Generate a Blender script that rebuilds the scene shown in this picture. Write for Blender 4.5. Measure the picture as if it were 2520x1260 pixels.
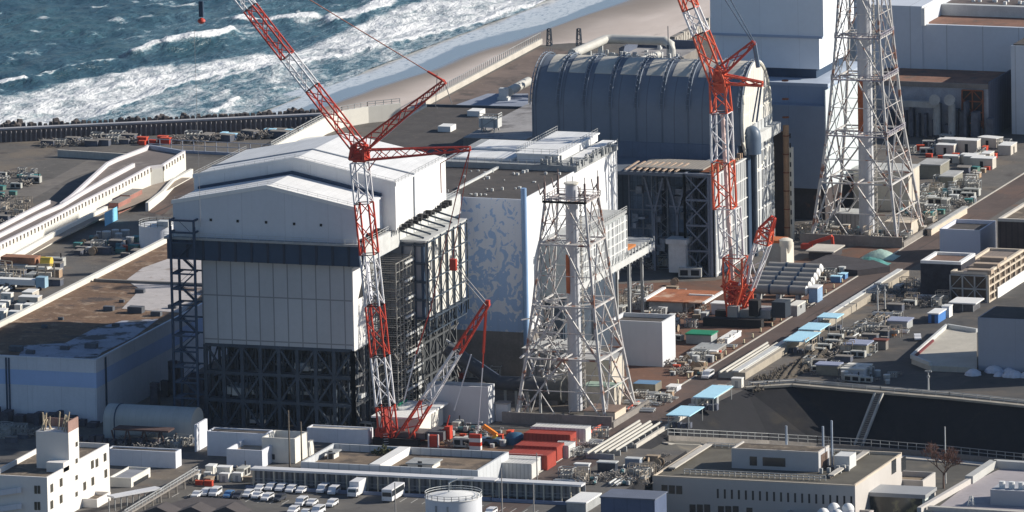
import bpy, math, random
import numpy as np
from mathutils import Vector, Matrix
random.seed(7); R=random.Random(11)
C=bpy.context.scene
for o in list(bpy.data.objects): bpy.data.objects.remove(o)
# ------------------------------------------------------------------ camera
F=28000.;TH=math.radians(10.5);AL=math.radians(18.91);RO=math.radians(1.134);DIST=2800.
_r=Vector((math.cos(AL),math.sin(AL),0));_h=Vector((-math.sin(AL),math.cos(AL),0));_z=Vector((0,0,1))
FW=_h*math.cos(TH)-_z*math.sin(TH);_u=_h*math.sin(TH)+_z*math.cos(TH)
RT=_r*math.cos(RO)-_u*math.sin(RO);UP=_u*math.cos(RO)+_r*math.sin(RO)
CAM=-FW*DIST
cd=bpy.data.cameras.new('camera');cam=bpy.data.objects.new('camera',cd);C.collection.objects.link(cam)
m=Matrix((RT,UP,-FW)).transposed().to_4x4();m.translation=CAM;cam.matrix_world=m
cd.sensor_width=36;cd.lens=F/2520*36;cd.clip_start=10;cd.clip_end=30000;C.camera=cam
# ------------------------------------------------------------------ world, sun, exposure
SUN_AZ=math.radians(28.0);SUN_EL=math.radians(26.0)      # azimuth from +X towards +Y
sd=Vector((math.cos(SUN_AZ)*math.cos(SUN_EL),math.sin(SUN_AZ)*math.cos(SUN_EL),math.sin(SUN_EL)))
w=bpy.data.worlds.new('World');C.world=w;w.use_nodes=True
nt=w.node_tree;bg=nt.nodes['Background'];sk=nt.nodes.new('ShaderNodeTexSky');sk.sky_type='NISHITA';sk.sun_disc=False
sk.sun_elevation=SUN_EL;sk.sun_rotation=math.pi/2-SUN_AZ;sk.air_density=1.0;sk.dust_density=.6;sk.ozone_density=5.0
nt.links.new(sk.outputs[0],bg.inputs[0]);bg.inputs[1].default_value=.07
sl=bpy.data.lights.new('sun','SUN');sl.energy=5.0;sl.angle=math.radians(.5);sl.color=(1,.93,.82)
so=bpy.data.objects.new('sun',sl);C.collection.objects.link(so);so.rotation_euler=(-sd).to_track_quat('-Z','Y').to_euler()
so.location=(300,300,400)
C.view_settings.view_transform='Standard';C.view_settings.look='None';C.view_settings.exposure=.38;C.view_settings.gamma=1
C.cycles.max_bounces=5
# ------------------------------------------------------------------ plan helpers: a sight line meets a known plane
def ray(x,y): return FW*F+RT*(x-1260)+UP*(630-y)
def G(x,y,z=0.):
    d=ray(x,y);t=(z-CAM.z)/d.z;return (CAM.x+d.x*t,CAM.y+d.y*t)
def FY(x,y,Y):
    d=ray(x,y);t=(Y-CAM.y)/d.y;return (CAM.x+d.x*t,CAM.z+d.z*t)
def FX(x,y,X):
    d=ray(x,y);t=(X-CAM.x)/d.x;return (CAM.y+d.y*t,CAM.z+d.z*t)
def PJ(X,Y,Z):
    v=Vector((X,Y,Z))-CAM;w_=v.dot(FW);return (1260+F*v.dot(RT)/w_,630-F*v.dot(UP)/w_)
def HZ(y,X,Y):
    z=0.
    for i in range(8): z+=(PJ(X,Y,z)[1]-y)/9.8
    return z
# ------------------------------------------------------------------ materials
_M={}
class N:
    def __init__(s,t): s.t=t
    def n(s,k,**a):
        x=s.t.nodes.new('ShaderNode'+k)
        for q,v in a.items(): setattr(x,q,v)
        return x
    def l(s,a,b): s.t.links.new(a,b)
    def math(s,op,a,b=None,c=None,clamp=False):
        x=s.n('Math',operation=op,use_clamp=clamp)
        for i,v in enumerate((a,b,c)):
            if v is None: continue
            if isinstance(v,(int,float)): x.inputs[i].default_value=v
            else: s.l(v,x.inputs[i])
        return x.outputs[0]
    def noise(s,co,sc,det=4,rough=.55,dis=0.,vec=None):
        x=s.n('TexNoise');x.inputs['Scale'].default_value=sc;x.inputs['Detail'].default_value=det
        x.inputs['Roughness'].default_value=rough;x.inputs['Distortion'].default_value=dis
        if vec is not None:
            mp=s.n('Mapping');mp.inputs['Scale'].default_value=vec;s.l(co,mp.inputs[0]);co=mp.outputs[0]
        s.l(co,x.inputs['Vector']);return x.outputs['Fac']
    def ramp(s,f,a,b):
        x=s.n('MapRange',interpolation_type='SMOOTHSTEP');s.l(f,x.inputs[0]);x.inputs[1].default_value=a;x.inputs[2].default_value=b;return x.outputs[0]
    def mix(s,f,a,b):
        x=s.n('Mix',data_type='RGBA')
        for i,v in ((0,f),(6,a),(7,b)):
            if isinstance(v,(int,float)): x.inputs[i].default_value=v
            elif isinstance(v,tuple): x.inputs[i].default_value=(*v,1) if len(v)==3 else v
            else: s.l(v,x.inputs[i])
        return x.outputs[2]
def mat(key,col,rough=.85,metal=0.,var=.18,ns=.25,spots=None,streak=0.,grid=None,gw=.12,gd=.45,bump=0.,corr=None,spec=.3,tv=.09):
    """col base colour; spots=[(colour,scale,lo,hi,stretch)] real stains / patches; grid=(dx,dy,dz) panel seams; corr=(axis pitch) corrugation"""
    if key in _M: return _M[key]
    m=bpy.data.materials.new(key);m.use_nodes=True;t=N(m.node_tree);b=m.node_tree.nodes['Principled BSDF']
    tc=t.n('TexCoord');co=tc.outputs['Object'];c=col
    if var:
        f=t.noise(co,ns,6,.6);f2=t.noise(co,ns*9,4,.6)
        f=t.math('ADD',t.math('MULTIPLY',f,.65),t.math('MULTIPLY',f2,.35))
        f=t.ramp(f,.3,.72)
        hi=tuple(min(1,v*(1+var)) for v in col);lo=tuple(v*(1-var) for v in col)
        c=t.mix(f,lo,hi)
    for s in (spots or []):
        sc,a_,b_=s[1],s[2],s[3];vec=s[4] if len(s)>4 else None
        f=t.ramp(t.noise(co,sc,6,.62,.3,vec),a_,b_);c=t.mix(f,c,s[0])
    if streak:
        f=t.ramp(t.noise(co,1.,4,.6,0,(1.3,1.3,.05)),.5,.85);c=t.mix(t.math('MULTIPLY',f,streak),c,tuple(v*.45 for v in col))
    if grid or corr:
        sp=t.n('SeparateXYZ');t.l(co,sp.inputs[0]);ge=t.n('NewGeometry');sn=t.n('SeparateXYZ');t.l(ge.outputs['Normal'],sn.inputs[0])
        ab=[t.math('ABSOLUTE',sn.outputs[i]) for i in range(3)]
    if grid:
        fl=t.n('CombineXYZ')
        for i,d in enumerate(grid):
            if d: t.l(t.math('FLOOR',t.math('MULTIPLY',t.math('ADD',sp.outputs[i],.011),1./d)),fl.inputs[i])
        wn=t.n('TexWhiteNoise');t.l(fl.outputs[0],wn.inputs[0])
        tone=t.math('ADD',1.-tv/2,t.math('MULTIPLY',wn.outputs['Value'],tv));hs=t.n('HueSaturation')
        t.l(tone,hs.inputs['Value'])
        if isinstance(c,tuple): hs.inputs['Color'].default_value=(*c,1)
        else: t.l(c,hs.inputs['Color'])
        c=hs.outputs[0];tot=None
        for i,d in enumerate(grid):
            if not d: continue
            fr=t.math('FRACT',t.math('MULTIPLY',t.math('ADD',sp.outputs[i],1000.*d),1./d))
            ln=t.math('LESS_THAN',fr,gw/d)
            mk=t.math('LESS_THAN',ab[i],.5)
            ln=t.math('MULTIPLY',ln,mk);tot=ln if tot is None else t.math('MAXIMUM',tot,ln)
        c=t.mix(t.math('MULTIPLY',tot,gd),c,tuple(v*.3 for v in col))
    m.node_tree.links.new(c,b.inputs['Base Color']) if not isinstance(c,tuple) else setattr(b.inputs['Base Color'],'default_value',(*c,1))
    b.inputs['Roughness'].default_value=rough;b.inputs['Metallic'].default_value=metal;b.inputs['Specular IOR Level'].default_value=spec
    h=None
    if corr:
        ax,pitch,amp=corr;h=t.math('MULTIPLY',t.math('SINE',t.math('MULTIPLY',sp.outputs[ax],6.2832/pitch)),amp)
    if bump:
        hb=t.math('MULTIPLY',t.noise(co,1.3,5,.65),bump);h=hb if h is None else t.math('ADD',h,hb)
    if h is not None:
        bp=t.n('Bump');bp.inputs['Strength'].default_value=.8;bp.inputs['Distance'].default_value=1.;t.l(h,bp.inputs['Height']);t.l(bp.outputs[0],b.inputs['Normal'])
    _M[key]=m;return m
# ------------------------------------------------------------------ mesh builder
class MB:
    def __init__(s): s.v=[];s.f=[];s.k=[]
    def add(s,vs,fs):
        s.k.append((len(s.v),len(s.f)))
        k=len(s.v);s.v+=[tuple(v) for v in vs];s.f+=[tuple(k+i for i in f) for f in fs];return s
    def box(s,x0,x1,y0,y1,z0,z1):
        if x0>x1:x0,x1=x1,x0
        if y0>y1:y0,y1=y1,y0
        if z0>z1:z0,z1=z1,z0
        return s.add([(x0,y0,z0),(x1,y0,z0),(x1,y1,z0),(x0,y1,z0),(x0,y0,z1),(x1,y0,z1),(x1,y1,z1),(x0,y1,z1)],
          [(0,3,2,1),(4,5,6,7),(0,1,5,4),(1,2,6,5),(2,3,7,6),(3,0,4,7)])
    def beam(s,p,q,w,h=None):
        p=Vector(p);q=Vector(q);d=q-p
        if d.length<1e-6: return s
        h=h or w;d.normalize();a=Vector((0,0,1)) if abs(d.z)<.95 else Vector((1,0,0))
        u=d.cross(a).normalized()*w/2;v=u.cross(d).normalized()*h/2
        return s.add([p-u-v,p+u-v,p+u+v,p-u+v,q-u-v,q+u-v,q+u+v,q-u+v],[(0,3,2,1),(4,5,6,7),(0,1,5,4),(1,2,6,5),(2,3,7,6),(3,0,4,7)])
    def tube(s,pts,r,n=8,cap=True):
        pts=[Vector(p) for p in pts];rings=[];rr=r if isinstance(r,(list,tuple)) else [r]*len(pts);k0=len(s.v);s.k.append((k0,len(s.f)))
        for i,p in enumerate(pts):
            d=((pts[i]-pts[i-1]).normalized() if i else Vector((0,0,0)))+((pts[i+1]-pts[i]).normalized() if i<len(pts)-1 else Vector((0,0,0)))
            d.normalize();a=Vector((0,0,1)) if abs(d.z)<.9 else Vector((1,0,0))
            u=d.cross(a).normalized();v=u.cross(d).normalized()
            for j in range(n):
                t=2*math.pi*j/n;s.v.append(tuple(p+(u*math.cos(t)+v*math.sin(t))*rr[i]))
        for i in range(len(pts)-1):
            for j in range(n):
                a=k0+i*n+j;b=k0+i*n+(j+1)%n;s.f.append((a,b,b+n,a+n))
        if cap:
            s.f.append(tuple(k0+j for j in range(n))[::-1]);s.f.append(tuple(k0+(len(pts)-1)*n+j for j in range(n)))
        return s
    def cyl(s,x,y,z0,z1,r0,r1=None,n=32):
        return s.tube([(x,y,z0),(x,y,z1)],[r0,r0 if r1 is None else r1],n)
    def lathe(s,x,y,prof,n=32):
        k=len(s.v);s.k.append((k,len(s.f)))
        for r,z in prof:
            for j in range(n):
                t=2*math.pi*j/n;s.v.append((x+r*math.cos(t),y+r*math.sin(t),z))
        for i in range(len(prof)-1):
            for j in range(n):
                a=k+i*n+j;b=k+i*n+(j+1)%n;s.f.append((a,b,b+n,a+n))
        s.f.append(tuple(k+j for j in range(n))[::-1]);s.f.append(tuple(k+(len(prof)-1)*n+j for j in range(n)))
        return s
    def prism(s,poly,z0,z1):
        """poly: xy list counter-clockwise; z may be numbers or lists"""
        n=len(poly);a=[z0]*n if isinstance(z0,(int,float)) else z0;b=[z1]*n if isinstance(z1,(int,float)) else z1
        ar=sum(poly[i][0]*poly[(i+1)%n][1]-poly[(i+1)%n][0]*poly[i][1] for i in range(n))
        if ar<0: poly=poly[::-1];a=a[::-1];b=b[::-1]
        vs=[(poly[i][0],poly[i][1],a[i]) for i in range(n)]+[(poly[i][0],poly[i][1],b[i]) for i in range(n)]
        fs=[tuple(range(n))[::-1],tuple(range(n,2*n))]+[(i,(i+1)%n,(i+1)%n+n,i+n) for i in range(n)]
        return s.add(vs,fs)
    def xz(s,prof,y0,y1):
        """profile in x,z extruded along y"""
        n=len(prof);ar=sum(prof[i][0]*prof[(i+1)%n][1]-prof[(i+1)%n][0]*prof[i][1] for i in range(n))
        if ar<0: prof=prof[::-1]
        vs=[(x,y0,z) for x,z in prof]+[(x,y1,z) for x,z in prof]
        return s.add(vs,[tuple(range(n)),tuple(range(n,2*n))[::-1]]+[(i,i+n,(i+1)%n+n,(i+1)%n) for i in range(n)])
    def yz(s,prof,x0,x1):
        n=len(prof);ar=sum(prof[i][0]*prof[(i+1)%n][1]-prof[(i+1)%n][0]*prof[i][1] for i in range(n))
        if ar<0: prof=prof[::-1]
        vs=[(x0,y,z) for y,z in prof]+[(x1,y,z) for y,z in prof]
        return s.add(vs,[tuple(range(n))[::-1],tuple(range(n,2*n))]+[(i,(i+1)%n,(i+1)%n+n,i+n) for i in range(n)])
    def wall(s,pts,h,w,z=None):
        """a wall following a polyline: pts (x,y[,z]) height h above z, thickness w"""
        for a,b in zip(pts,pts[1:]):
            za=a[2] if len(a)>2 else z;zb=b[2] if len(b)>2 else z
            d=Vector((b[0]-a[0],b[1]-a[1],0))
            if d.length<1e-6: continue
            n_=Vector((-d.y,d.x,0)).normalized()*w/2
            s.prism([(a[0]-n_.x,a[1]-n_.y),(b[0]-n_.x,b[1]-n_.y),(b[0]+n_.x,b[1]+n_.y),(a[0]+n_.x,a[1]+n_.y)],[za,zb,zb,za],[za+h,zb+h,zb+h,za+h])
        return s
    def lattice(s,p,q,w0,w1,n,r,side=None,br=None):
        """square truss from p to q; w0,w1 widths"""
        p=Vector(p);q=Vector(q);d=(q-p).normalized();a=Vector(side) if side else (Vector((0,1,0)) if abs(d.y)<.9 else Vector((1,0,0)))
        u=d.cross(a).normalized();v=u.cross(d).normalized();br=br or r*.55
        def c(i,k):
            t=i/n;ww=(w0+(w1-w0)*t)/2;sx,sy=((-1,-1),(1,-1),(1,1),(-1,1))[k%4];return p+(q-p)*t+u*sx*ww+v*sy*ww
        for k in range(4):
            s.beam(c(0,k),c(n,k),r)
            for i in range(n):
                s.beam(c(i,k),c(i+1,k+1),br) if (i+k)%2 else s.beam(c(i+1,k),c(i,k+1),br)
            for i in (0,n): s.beam(c(i,k),c(i,k+1),br)
        return s
_B={}
def _mk(name,mb,m,base,smooth=False):
    me=bpy.data.meshes.new(name);bx,by,bz=base
    me.from_pydata([(x-bx,y-by,z-bz) for x,y,z in mb.v],[],mb.f);me.materials.append(m)
    if smooth:
        me.shade_smooth()
        try: me.set_sharp_from_angle(angle=math.radians(38))
        except Exception: pass
    me.update();o=bpy.data.objects.new(name,me);C.collection.objects.link(o);return o
def tag(o,label,cat,group=None,kind=None):
    if label: o['label']=label
    if cat: o['category']=cat
    if group: o['group']=group
    if kind: o['kind']=kind
    return o
def thing(name,label,cat,loc,group=None):
    o=bpy.data.objects.new(name,None);C.collection.objects.link(o);o.location=loc;o.empty_display_size=.5;_B[o.name]=tuple(loc)
    return tag(o,label,cat,group)
def part(name,mb,m,parent,label=None,smooth=False):
    b=_B[parent.name];o=_mk(name,mb,m,b,smooth);o.parent=parent;_B[o.name]=b
    if label:o['label']=label
    return o
def multi(name,mb,m,parent,smooth=False):
    """every primitive of the builder becomes a part of its own"""
    out=[];ks=mb.k+[(len(mb.v),len(mb.f))]
    for (a,f),(b,g) in zip(ks,ks[1:]):
        q=MB();q.v=mb.v[a:b];q.f=[tuple(i-a for i in t) for t in mb.f[f:g]];out.append(part(name,q,m,parent,None,smooth))
    return out
def solos(name,mb,m,label,cat,group,smooth=False):
    """every primitive of the builder becomes a thing of its own"""
    out=[];ks=mb.k+[(len(mb.v),len(mb.f))]
    for (a,f),(b,g) in zip(ks,ks[1:]):
        q=MB();q.v=mb.v[a:b];q.f=[tuple(i-a for i in t) for t in mb.f[f:g]];out.append(solo(name,q,m,label,cat,group,None,smooth))
    return out
def solo(name,mb,m,label,cat,group=None,kind=None,smooth=False):
    xs=[v[0] for v in mb.v];ys=[v[1] for v in mb.v];b=((min(xs)+max(xs))/2,(min(ys)+max(ys))/2,min(v[2] for v in mb.v))
    o=_mk(name,mb,m,b,smooth);o.location=b;_B[o.name]=b;return tag(o,label,cat,group,kind)
def struct(name,mb,m,smooth=False,kind='structure'):
    o=_mk(name,mb,m,(0,0,0),smooth);o['kind']=kind;return o
def clone(o,loc,rz=0.,label=None,parent=None,sc=None):
    c=o.copy();C.collection.objects.link(c)
    if parent: c.parent=parent
    else:
        if loc is not None: c.location=loc;c.rotation_euler=(0,0,rz)
        if label: c['label']=label
        if sc: c.scale=sc
    for ch in [x for x in _kids(o)]:
        clone(ch,None,parent=c)
    return c
def _kids(o): return [x for x in bpy.data.objects if x.parent==o]
def foot(tl,tr,br,gb,z0=0.):
    """front-left, front-right and back-right top corners plus the foot of the front-right corner -> x0,x1,y0,y1,z1"""
    X1,Y0=G(*gb,z0);z1=FY(*tr,Y0)[1];X0=FY(*tl,Y0)[0];Y1=FX(*br,X1)[0];return X0,X1,Y0,Y1,z1
def bld(name,label,cat,tl,tr,br,gb,wall,roof,z0=0.,par=.5,pw=.35,group=None,extra=0,coping=None):
    x0,x1,y0,y1,z1=foot(tl,tr,br,gb,z0);t=thing(name,label,cat,((x0+x1)/2,(y0+y1)/2,z0),group)
    part('wall',MB().box(x0,x1,y0,y1,z0,z1-par),wall,t)
    part('roof',MB().box(x0+pw,x1-pw,y0+pw,y1-pw,z1-par,z1-par+.05),roof,t)
    if par>.06:
        mb=MB();mb.box(x0,x1,y0,y0+pw,z1-par,z1).box(x0,x1,y1-pw,y1,z1-par,z1).box(x0,x0+pw,y0+pw,y1-pw,z1-par,z1).box(x1-pw,x1,y0+pw,y1-pw,z1-par,z1)
        part('parapet',mb,coping or wall,t)
    t['_']=0;del t['_']
    return t,(x0,x1,y0,y1,z1)
def rail(mb,pts,h=1.1,step=2.,r=.07):
    for a,b in zip(pts,pts[1:]):
        a=Vector(a);b=Vector(b);L=(b-a).length;n=max(1,int(L/step))
        for i in range(n+1):
            p=a+(b-a)*i/n;mb.beam(p,p+Vector((0,0,h)),r)
        for k in (h,h*.5): mb.beam(a+Vector((0,0,k)),b+Vector((0,0,k)),r)
    return mb
# palette
W_=mat('white_panel',(.78,.775,.75),.6,var=.05,ns=.1,streak=.16)
WP=mat('white_panel_seamed',(.76,.76,.75),.6,var=.06,ns=.08,streak=.20,grid=(10.5,9.,0),gd=.3)
WR=mat('white_roof_sheet',(.78,.78,.77),.55,var=.08,ns=.2,streak=.12,grid=(1.6,0,0),gw=.14,gd=.14)
PANEL=mat('grey_wall_panel',(.43,.45,.47),.7,var=.06,ns=.1,streak=.15,grid=(3.42,0,10.2),gw=.3,gd=.65)
NAVY=mat('navy_steel',(.030,.058,.105),.6,var=.15,ns=.4)
DKST=mat('dark_frame_steel',(.042,.060,.085),.6,var=.3,ns=.3)
GREY=mat('grey_steel',(.34,.35,.35),.6,var=.2,ns=.4,streak=.3)
LGREY=mat('light_grey_steel',(.55,.56,.55),.6,var=.14,ns=.3,streak=.25)
BLK=mat('black_rubber',(.02,.02,.022),.8,var=.2)
CONC=mat('pale_concrete',(.50,.47,.42),.9,var=.14,ns=.15,streak=.25,bump=.02)
CONCW=mat('white_concrete',(.68,.66,.60),.85,var=.08,ns=.1,streak=.25,bump=.02)
CONCD=mat('dark_concrete',(.24,.22,.20),.9,var=.22,ns=.2,streak=.4,bump=.04)
ROOFB=mat('brown_roof',(.13,.105,.08),.95,var=.3,ns=.2,spots=[((.26,.21,.16),.35,.5,.7),((.05,.045,.04),.6,.58,.72)],bump=.08)
ROOFD=mat('dark_roof',(.075,.068,.065),.95,var=.2,ns=.15,spots=[((.11,.095,.085),.5,.52,.75)],bump=.05)
RED=mat('red_paint',(.50,.055,.03),.5,var=.16,ns=.8,spots=[((.28,.04,.03),1.5,.55,.75)])
REDO=mat('orange_red_paint',(.62,.10,.045),.5,var=.16,ns=.8,spots=[((.36,.07,.04),1.5,.55,.75)])
WHITE=mat('white_paint',(.72,.72,.70),.5,var=.1,ns=.6)
RUST=mat('rust',(.22,.075,.035),.85,var=.35,ns=.6)
RUSTY=mat('rusty_white_steel',(.52,.505,.49),.65,var=.14,ns=.4,spots=[((.27,.12,.075),.30,.535,.62),((.42,.40,.40),.6,.55,.7)])
GLASS=mat('dark_glass',(.03,.035,.04),.15,var=.1,spec=.6)
BLUE=mat('blue_paint',(.06,.17,.42),.5,var=.12)
LBLUE=mat('pale_blue_sheet',(.42,.70,.85),.6,var=.05,ns=.3)
TEAL=mat('teal_sheet',(.06,.22,.22),.6,var=.2,ns=.4)
GREEN=mat('green_paint',(.02,.22,.12),.6,var=.15)
ORANGE=mat('orange_paint',(.75,.23,.03),.5,var=.15)
YEL=mat('yellow_paint',(.7,.5,.08),.5,var=.15)
CABLE=mat('steel_cable',(.30,.29,.29),.6,var=.1)
# =================================================================== SETTING
def gm(key,base,pat): return mat(key,base,.95,var=.22,ns=.06,spots=pat,bump=.05)
GROUND=gm('yard_asphalt',(.118,.110,.102),[((.165,.138,.11),.05,.48,.66),((.07,.06,.058),.10,.54,.70),((.16,.10,.07),.07,.6,.74),((.24,.22,.19),.8,.60,.72),((.05,.048,.046),1.6,.62,.70)])
BROWN=gm('red_brown_yard',(.15,.078,.052),[((.10,.075,.062),.07,.5,.68),((.22,.13,.085),.3,.56,.74),((.05,.04,.038),.25,.6,.78)])
ROADM=gm('asphalt_road',(.095,.070,.062),[((.14,.088,.068),.05,.48,.7),((.055,.045,.042),.5,.56,.66,(1,.04,1)),((.15,.12,.10),1.1,.62,.70,(1,.05,1)),((.07,.062,.062),.2,.6,.78)])
PARKM=gm('parking_asphalt',(.115,.108,.10),[((.15,.14,.125),.09,.5,.7),((.08,.075,.075),.3,.6,.75)])
EARTHD=gm('dark_sprayed_slope',(.017,.017,.020),[((.055,.038,.027),.30,.66,.70,(1,.03,.03)),((.032,.028,.024),.12,.56,.75),((.012,.013,.016),.3,.5,.7)])
DIRT=gm('dry_soil',(.30,.23,.16),[((.20,.15,.11),.15,.5,.7)])
coast=[G(-700,380),G(0,330),G(790,287),G(1043,264),G(1320,112),G(1400,106),G(1640,106),G(1750,62),G(2700,-380)]
# basin in the bottom right: rim along the terrace, floor 11 m lower
BZ=-11.
rimL=G(1835,957)[0];RIM=[G(1835,957),G(1950,950),G(2160,968),G(2330,982),G(2700,1020)]
RIM=[G(1640,1058),G(1700,1020)]+RIM
TOE=[(1652,1080,-1.5),(1780,1086,-5.),(1900,1092,-8.),(2020,1099,-10.),(2130,1106,BZ),(2330,1122,BZ),(2700,1160,BZ)]
FLO=[(*G(x,y,z),z) for x,y,z in TOE]
EX=RIM[0][0];OXL=G(1610,1170)[0]-1.5;YK=G(1600,1105)[1]
outer=[(1600,coast[-1][1]),(1600,RIM[-1][1]),*RIM[::-1],(EX,YK),(OXL,YK),(OXL,-700),(-1700,-700),(-1700,coast[0][1]+60)]
mb=MB();poly=coast+outer
import bmesh
def flat(poly,z):
    bm=bmesh.new();vs=[bm.verts.new((x,y,z)) for x,y in poly];f=bm.faces.new(vs);bm.normal_update()
    if f.normal.z<0: f.normal_flip()
    bmesh.ops.triangulate(bm,faces=bm.faces[:]);m=MB();bm.verts.index_update()
    m.v=[tuple(v.co) for v in bm.verts];m.f=[tuple(v.index for v in f.verts) for f in bm.faces];bm.free();return m
g=flat(poly,0.)
for a,b in zip(coast,coast[1:]): g.add([(*a,0),(*b,0),(*b,-14),(*a,-14)],[(0,1,2,3)])
struct('ground',g,GROUND)
# slope and basin floor
rim=[(OXL,-700),(OXL,YK),(EX,YK)]+RIM
flo=[(OXL+.5,-700,BZ),(OXL+.5,YK+1,-2.5),(EX+.6,YK+1,-1.5)]+FLO
s=MB();k=len(rim)
s.v=[(x,y,0) for x,y in rim]+flo;s.f=[(i,i+k,i+1+k,i+1) for i in range(k-1)]
struct('slope',s,EARTHD)
s=MB();nr=[(EX+.6,YK+1,-1.5),(OXL+.5,YK+1,-2.5),(OXL+.5,YK+1,-2.5),(OXL+.5,-700,BZ),(OXL+20,-700,BZ),(OXL+60,-700,BZ),(1600,-700,BZ)]
s.v=FLO+nr;s.f=[(i,i+7,i+8,i+1) for i in range(6)]
struct('basin_floor',s,gm('basin_ground',(.10,.095,.085),[((.17,.15,.12),.1,.5,.7)]))
# road and coloured yard areas
def sheet(name,pix,m,z): return struct(name,flat([G(x,y,z) for x,y in pix],z),m)
rx0=G(1480,1115)[0]-6.5;rx1=EX-3.2
rd=MB();rd.box(rx0,rx1,-420,330,.002,.008);struct('road',rd,ROADM)
sheet('brown_yard',[(1490,700),(1760,690),(2300,560),(2310,600),(1985,742),(1830,872),(1590,1010),(1530,960),(1480,800)],BROWN,.004)
sheet('red_paved_yard',[(900,1105),(1000,1050),(1290,1060),(1560,1040),(1480,1120),(1240,1180),(900,1160)],gm('brown_gravel',(.17,.10,.065),[((.24,.17,.11),.3,.5,.7)]),.004)
sheet('parking_lot',[(440,1205),(640,1190),(1420,1232),(1640,1265),(1640,1330),(300,1330)],PARKM,.004)
sheet('terrace_road',[(1845,948),(2120,815),(2290,735),(2560,690),(2700,640),(2700,1016),(2330,976),(2160,962),(1950,946)],gm('terrace_asphalt',(.075,.072,.070),[((.12,.105,.09),.07,.5,.68),((.045,.045,.05),.2,.58,.72)]),.010)
sheet('coastal_road',[(0,470),(130,440),(250,375),(300,395),(170,440),(60,500),(0,530)],gm('pale_road',(.17,.155,.14),[((.11,.1,.095),.1,.5,.7)]),.004)
# paint lines in the parking lot and along the road
mk=MB()
for i in range(18):
    x,y=G(1000+i*27,1225+i*2.6);mk.box(x,x+.16,y-4.6,y,.012,.016)
for i in range(11):
    x,y=G(440+i*30,1213+i*2);mk.box(x,x+.16,y-4.6,y,.012,.016)

struct('painted_markings',mk,mat('road_paint',(.55,.54,.50),.8,var=.2,ns=1.))
kb=MB();kb.box(rx0-.4,rx0,-262,240,0,.14);struct('kerb',kb,CONC)
# scrubby earth bank between the duct bank and the terrace sheds
bk=MB();nx,ny=90,22
c0_=[(1965,835),(2110,775),(2230,745)];c1_=[(1860,945),(1985,900),(2110,840)]
for j in range(ny):
    for i in range(nx):
        u=i/(nx-1);v=j/(ny-1);L=[(1880+290*u,938-178*u),(1930+290*u,948-186*u)]
        p=G(L[0][0]+(L[1][0]-L[0][0])*v,L[0][1]+(L[1][1]-L[0][1])*v);e_=math.sin(math.pi*u)**.4*math.sin(math.pi*v)**.6
        bk.v.append((p[0],p[1],.02+e_*(.7+.5*math.sin(i*.55+j)+R.uniform(0,.35))))
bk.f=[(j*nx+i,j*nx+i+1,(j+1)*nx+i+1,(j+1)*nx+i) for j in range(ny-1) for i in range(nx-1)]
struct('scrub_bank',bk,mat('scrub_bank',(.095,.08,.062),.98,var=.4,ns=.6,spots=[((.045,.04,.034),.6,.5,.6),((.17,.145,.11),1.6,.6,.7)],bump=.15))
# ------------------------------------------------------------------ sea
SZ=-10.
def seg(P,A,B):
    A=np.array(A,float);B=np.array(B,float);d=B-A;L=(d**2).sum();t=np.clip(((P-A)@d)/L,0,1);q=A+t[:,None]*d
    return np.hypot(*(P-q).T),t
def pl(P,pts):
    """distance to a polyline and arc fraction"""
    best=None;fr=None;n=len(pts)-1
    for i in range(n):
        d,t=seg(P,pts[i],pts[i+1])
        if best is None: best=d;fr=(i+t)/n
        else:
            mkk=d<best;best=np.where(mkk,d,best);fr=np.where(mkk,(i+t)/n,fr)
    return best,fr
rs=np.random.RandomState(5)
def vnoise(x,y,s):
    gx=x/s;gy=y/s;ix=np.floor(gx).astype(int);iy=np.floor(gy).astype(int);fx=gx-ix;fy=gy-iy;fx=fx*fx*(3-2*fx);fy=fy*fy*(3-2*fy)
    T=rs_tab;h=lambda a,b:T[(a*73+b*157)%4096]
    return (h(ix,iy)*(1-fx)+h(ix+1,iy)*fx)*(1-fy)+(h(ix,iy+1)*(1-fx)+h(ix+1,iy+1)*fx)*fy
rs_tab=rs.rand(4096)
def fbm(x,y,s,o=4):
    r=0;a=.5
    for i in range(o): r=r+a*vnoise(x+i*37.1,y-i*11.3,s);s/=2.1;a*=.55
    return r
SH=[(-200,470),(560,330),(740,265),(840,213),(973,180),(1120,110),(1207,83),(1340,57),(1473,0),(1620,-70)]   # water's edge in the photograph
shw=[G(x,y,SZ) for x,y in SH]
ax=Vector((shw[6][0]-shw[2][0],shw[6][1]-shw[2][1],0)).normalized();ay=Vector((-ax.y,ax.x,0))  # along the shore, seaward
org=Vector((*G(200,300,SZ),0))
NU,NV=620,330;du,dv=.95,1.35
U,V=np.meshgrid(np.arange(NU)*du-120,np.arange(NV)*dv-40,indexing='ij')
X=org.x+ax.x*U+ay.x*V;Y=org.y+ax.y*U+ay.y*V
# picture coordinates only to read the wave pattern off the photograph once
vx=X-CAM.x;vy=Y-CAM.y;vz=SZ-CAM.z;wd=vx*FW.x+vy*FW.y+vz*FW.z
px=1260+F*(vx*RT.x+vy*RT.y+vz*RT.z)/wd;py=630-F*(vx*UP.x+vy*UP.y+vz*UP.z)/wd
P=np.stack([px.ravel(),py.ravel()],1)
wn=(fbm(U,V,26)-.45);P2=P+np.stack([wn.ravel()*26,(fbm(U+90,V+50,14).ravel()-.45)*13],1)
P2[:,1]*=1.;foam=np.zeros(len(P));H=np.zeros(len(P))
def sm(x,a,b): t=np.clip((x-a)/(b-a),0,1);return t*t*(3-2*t)
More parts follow.
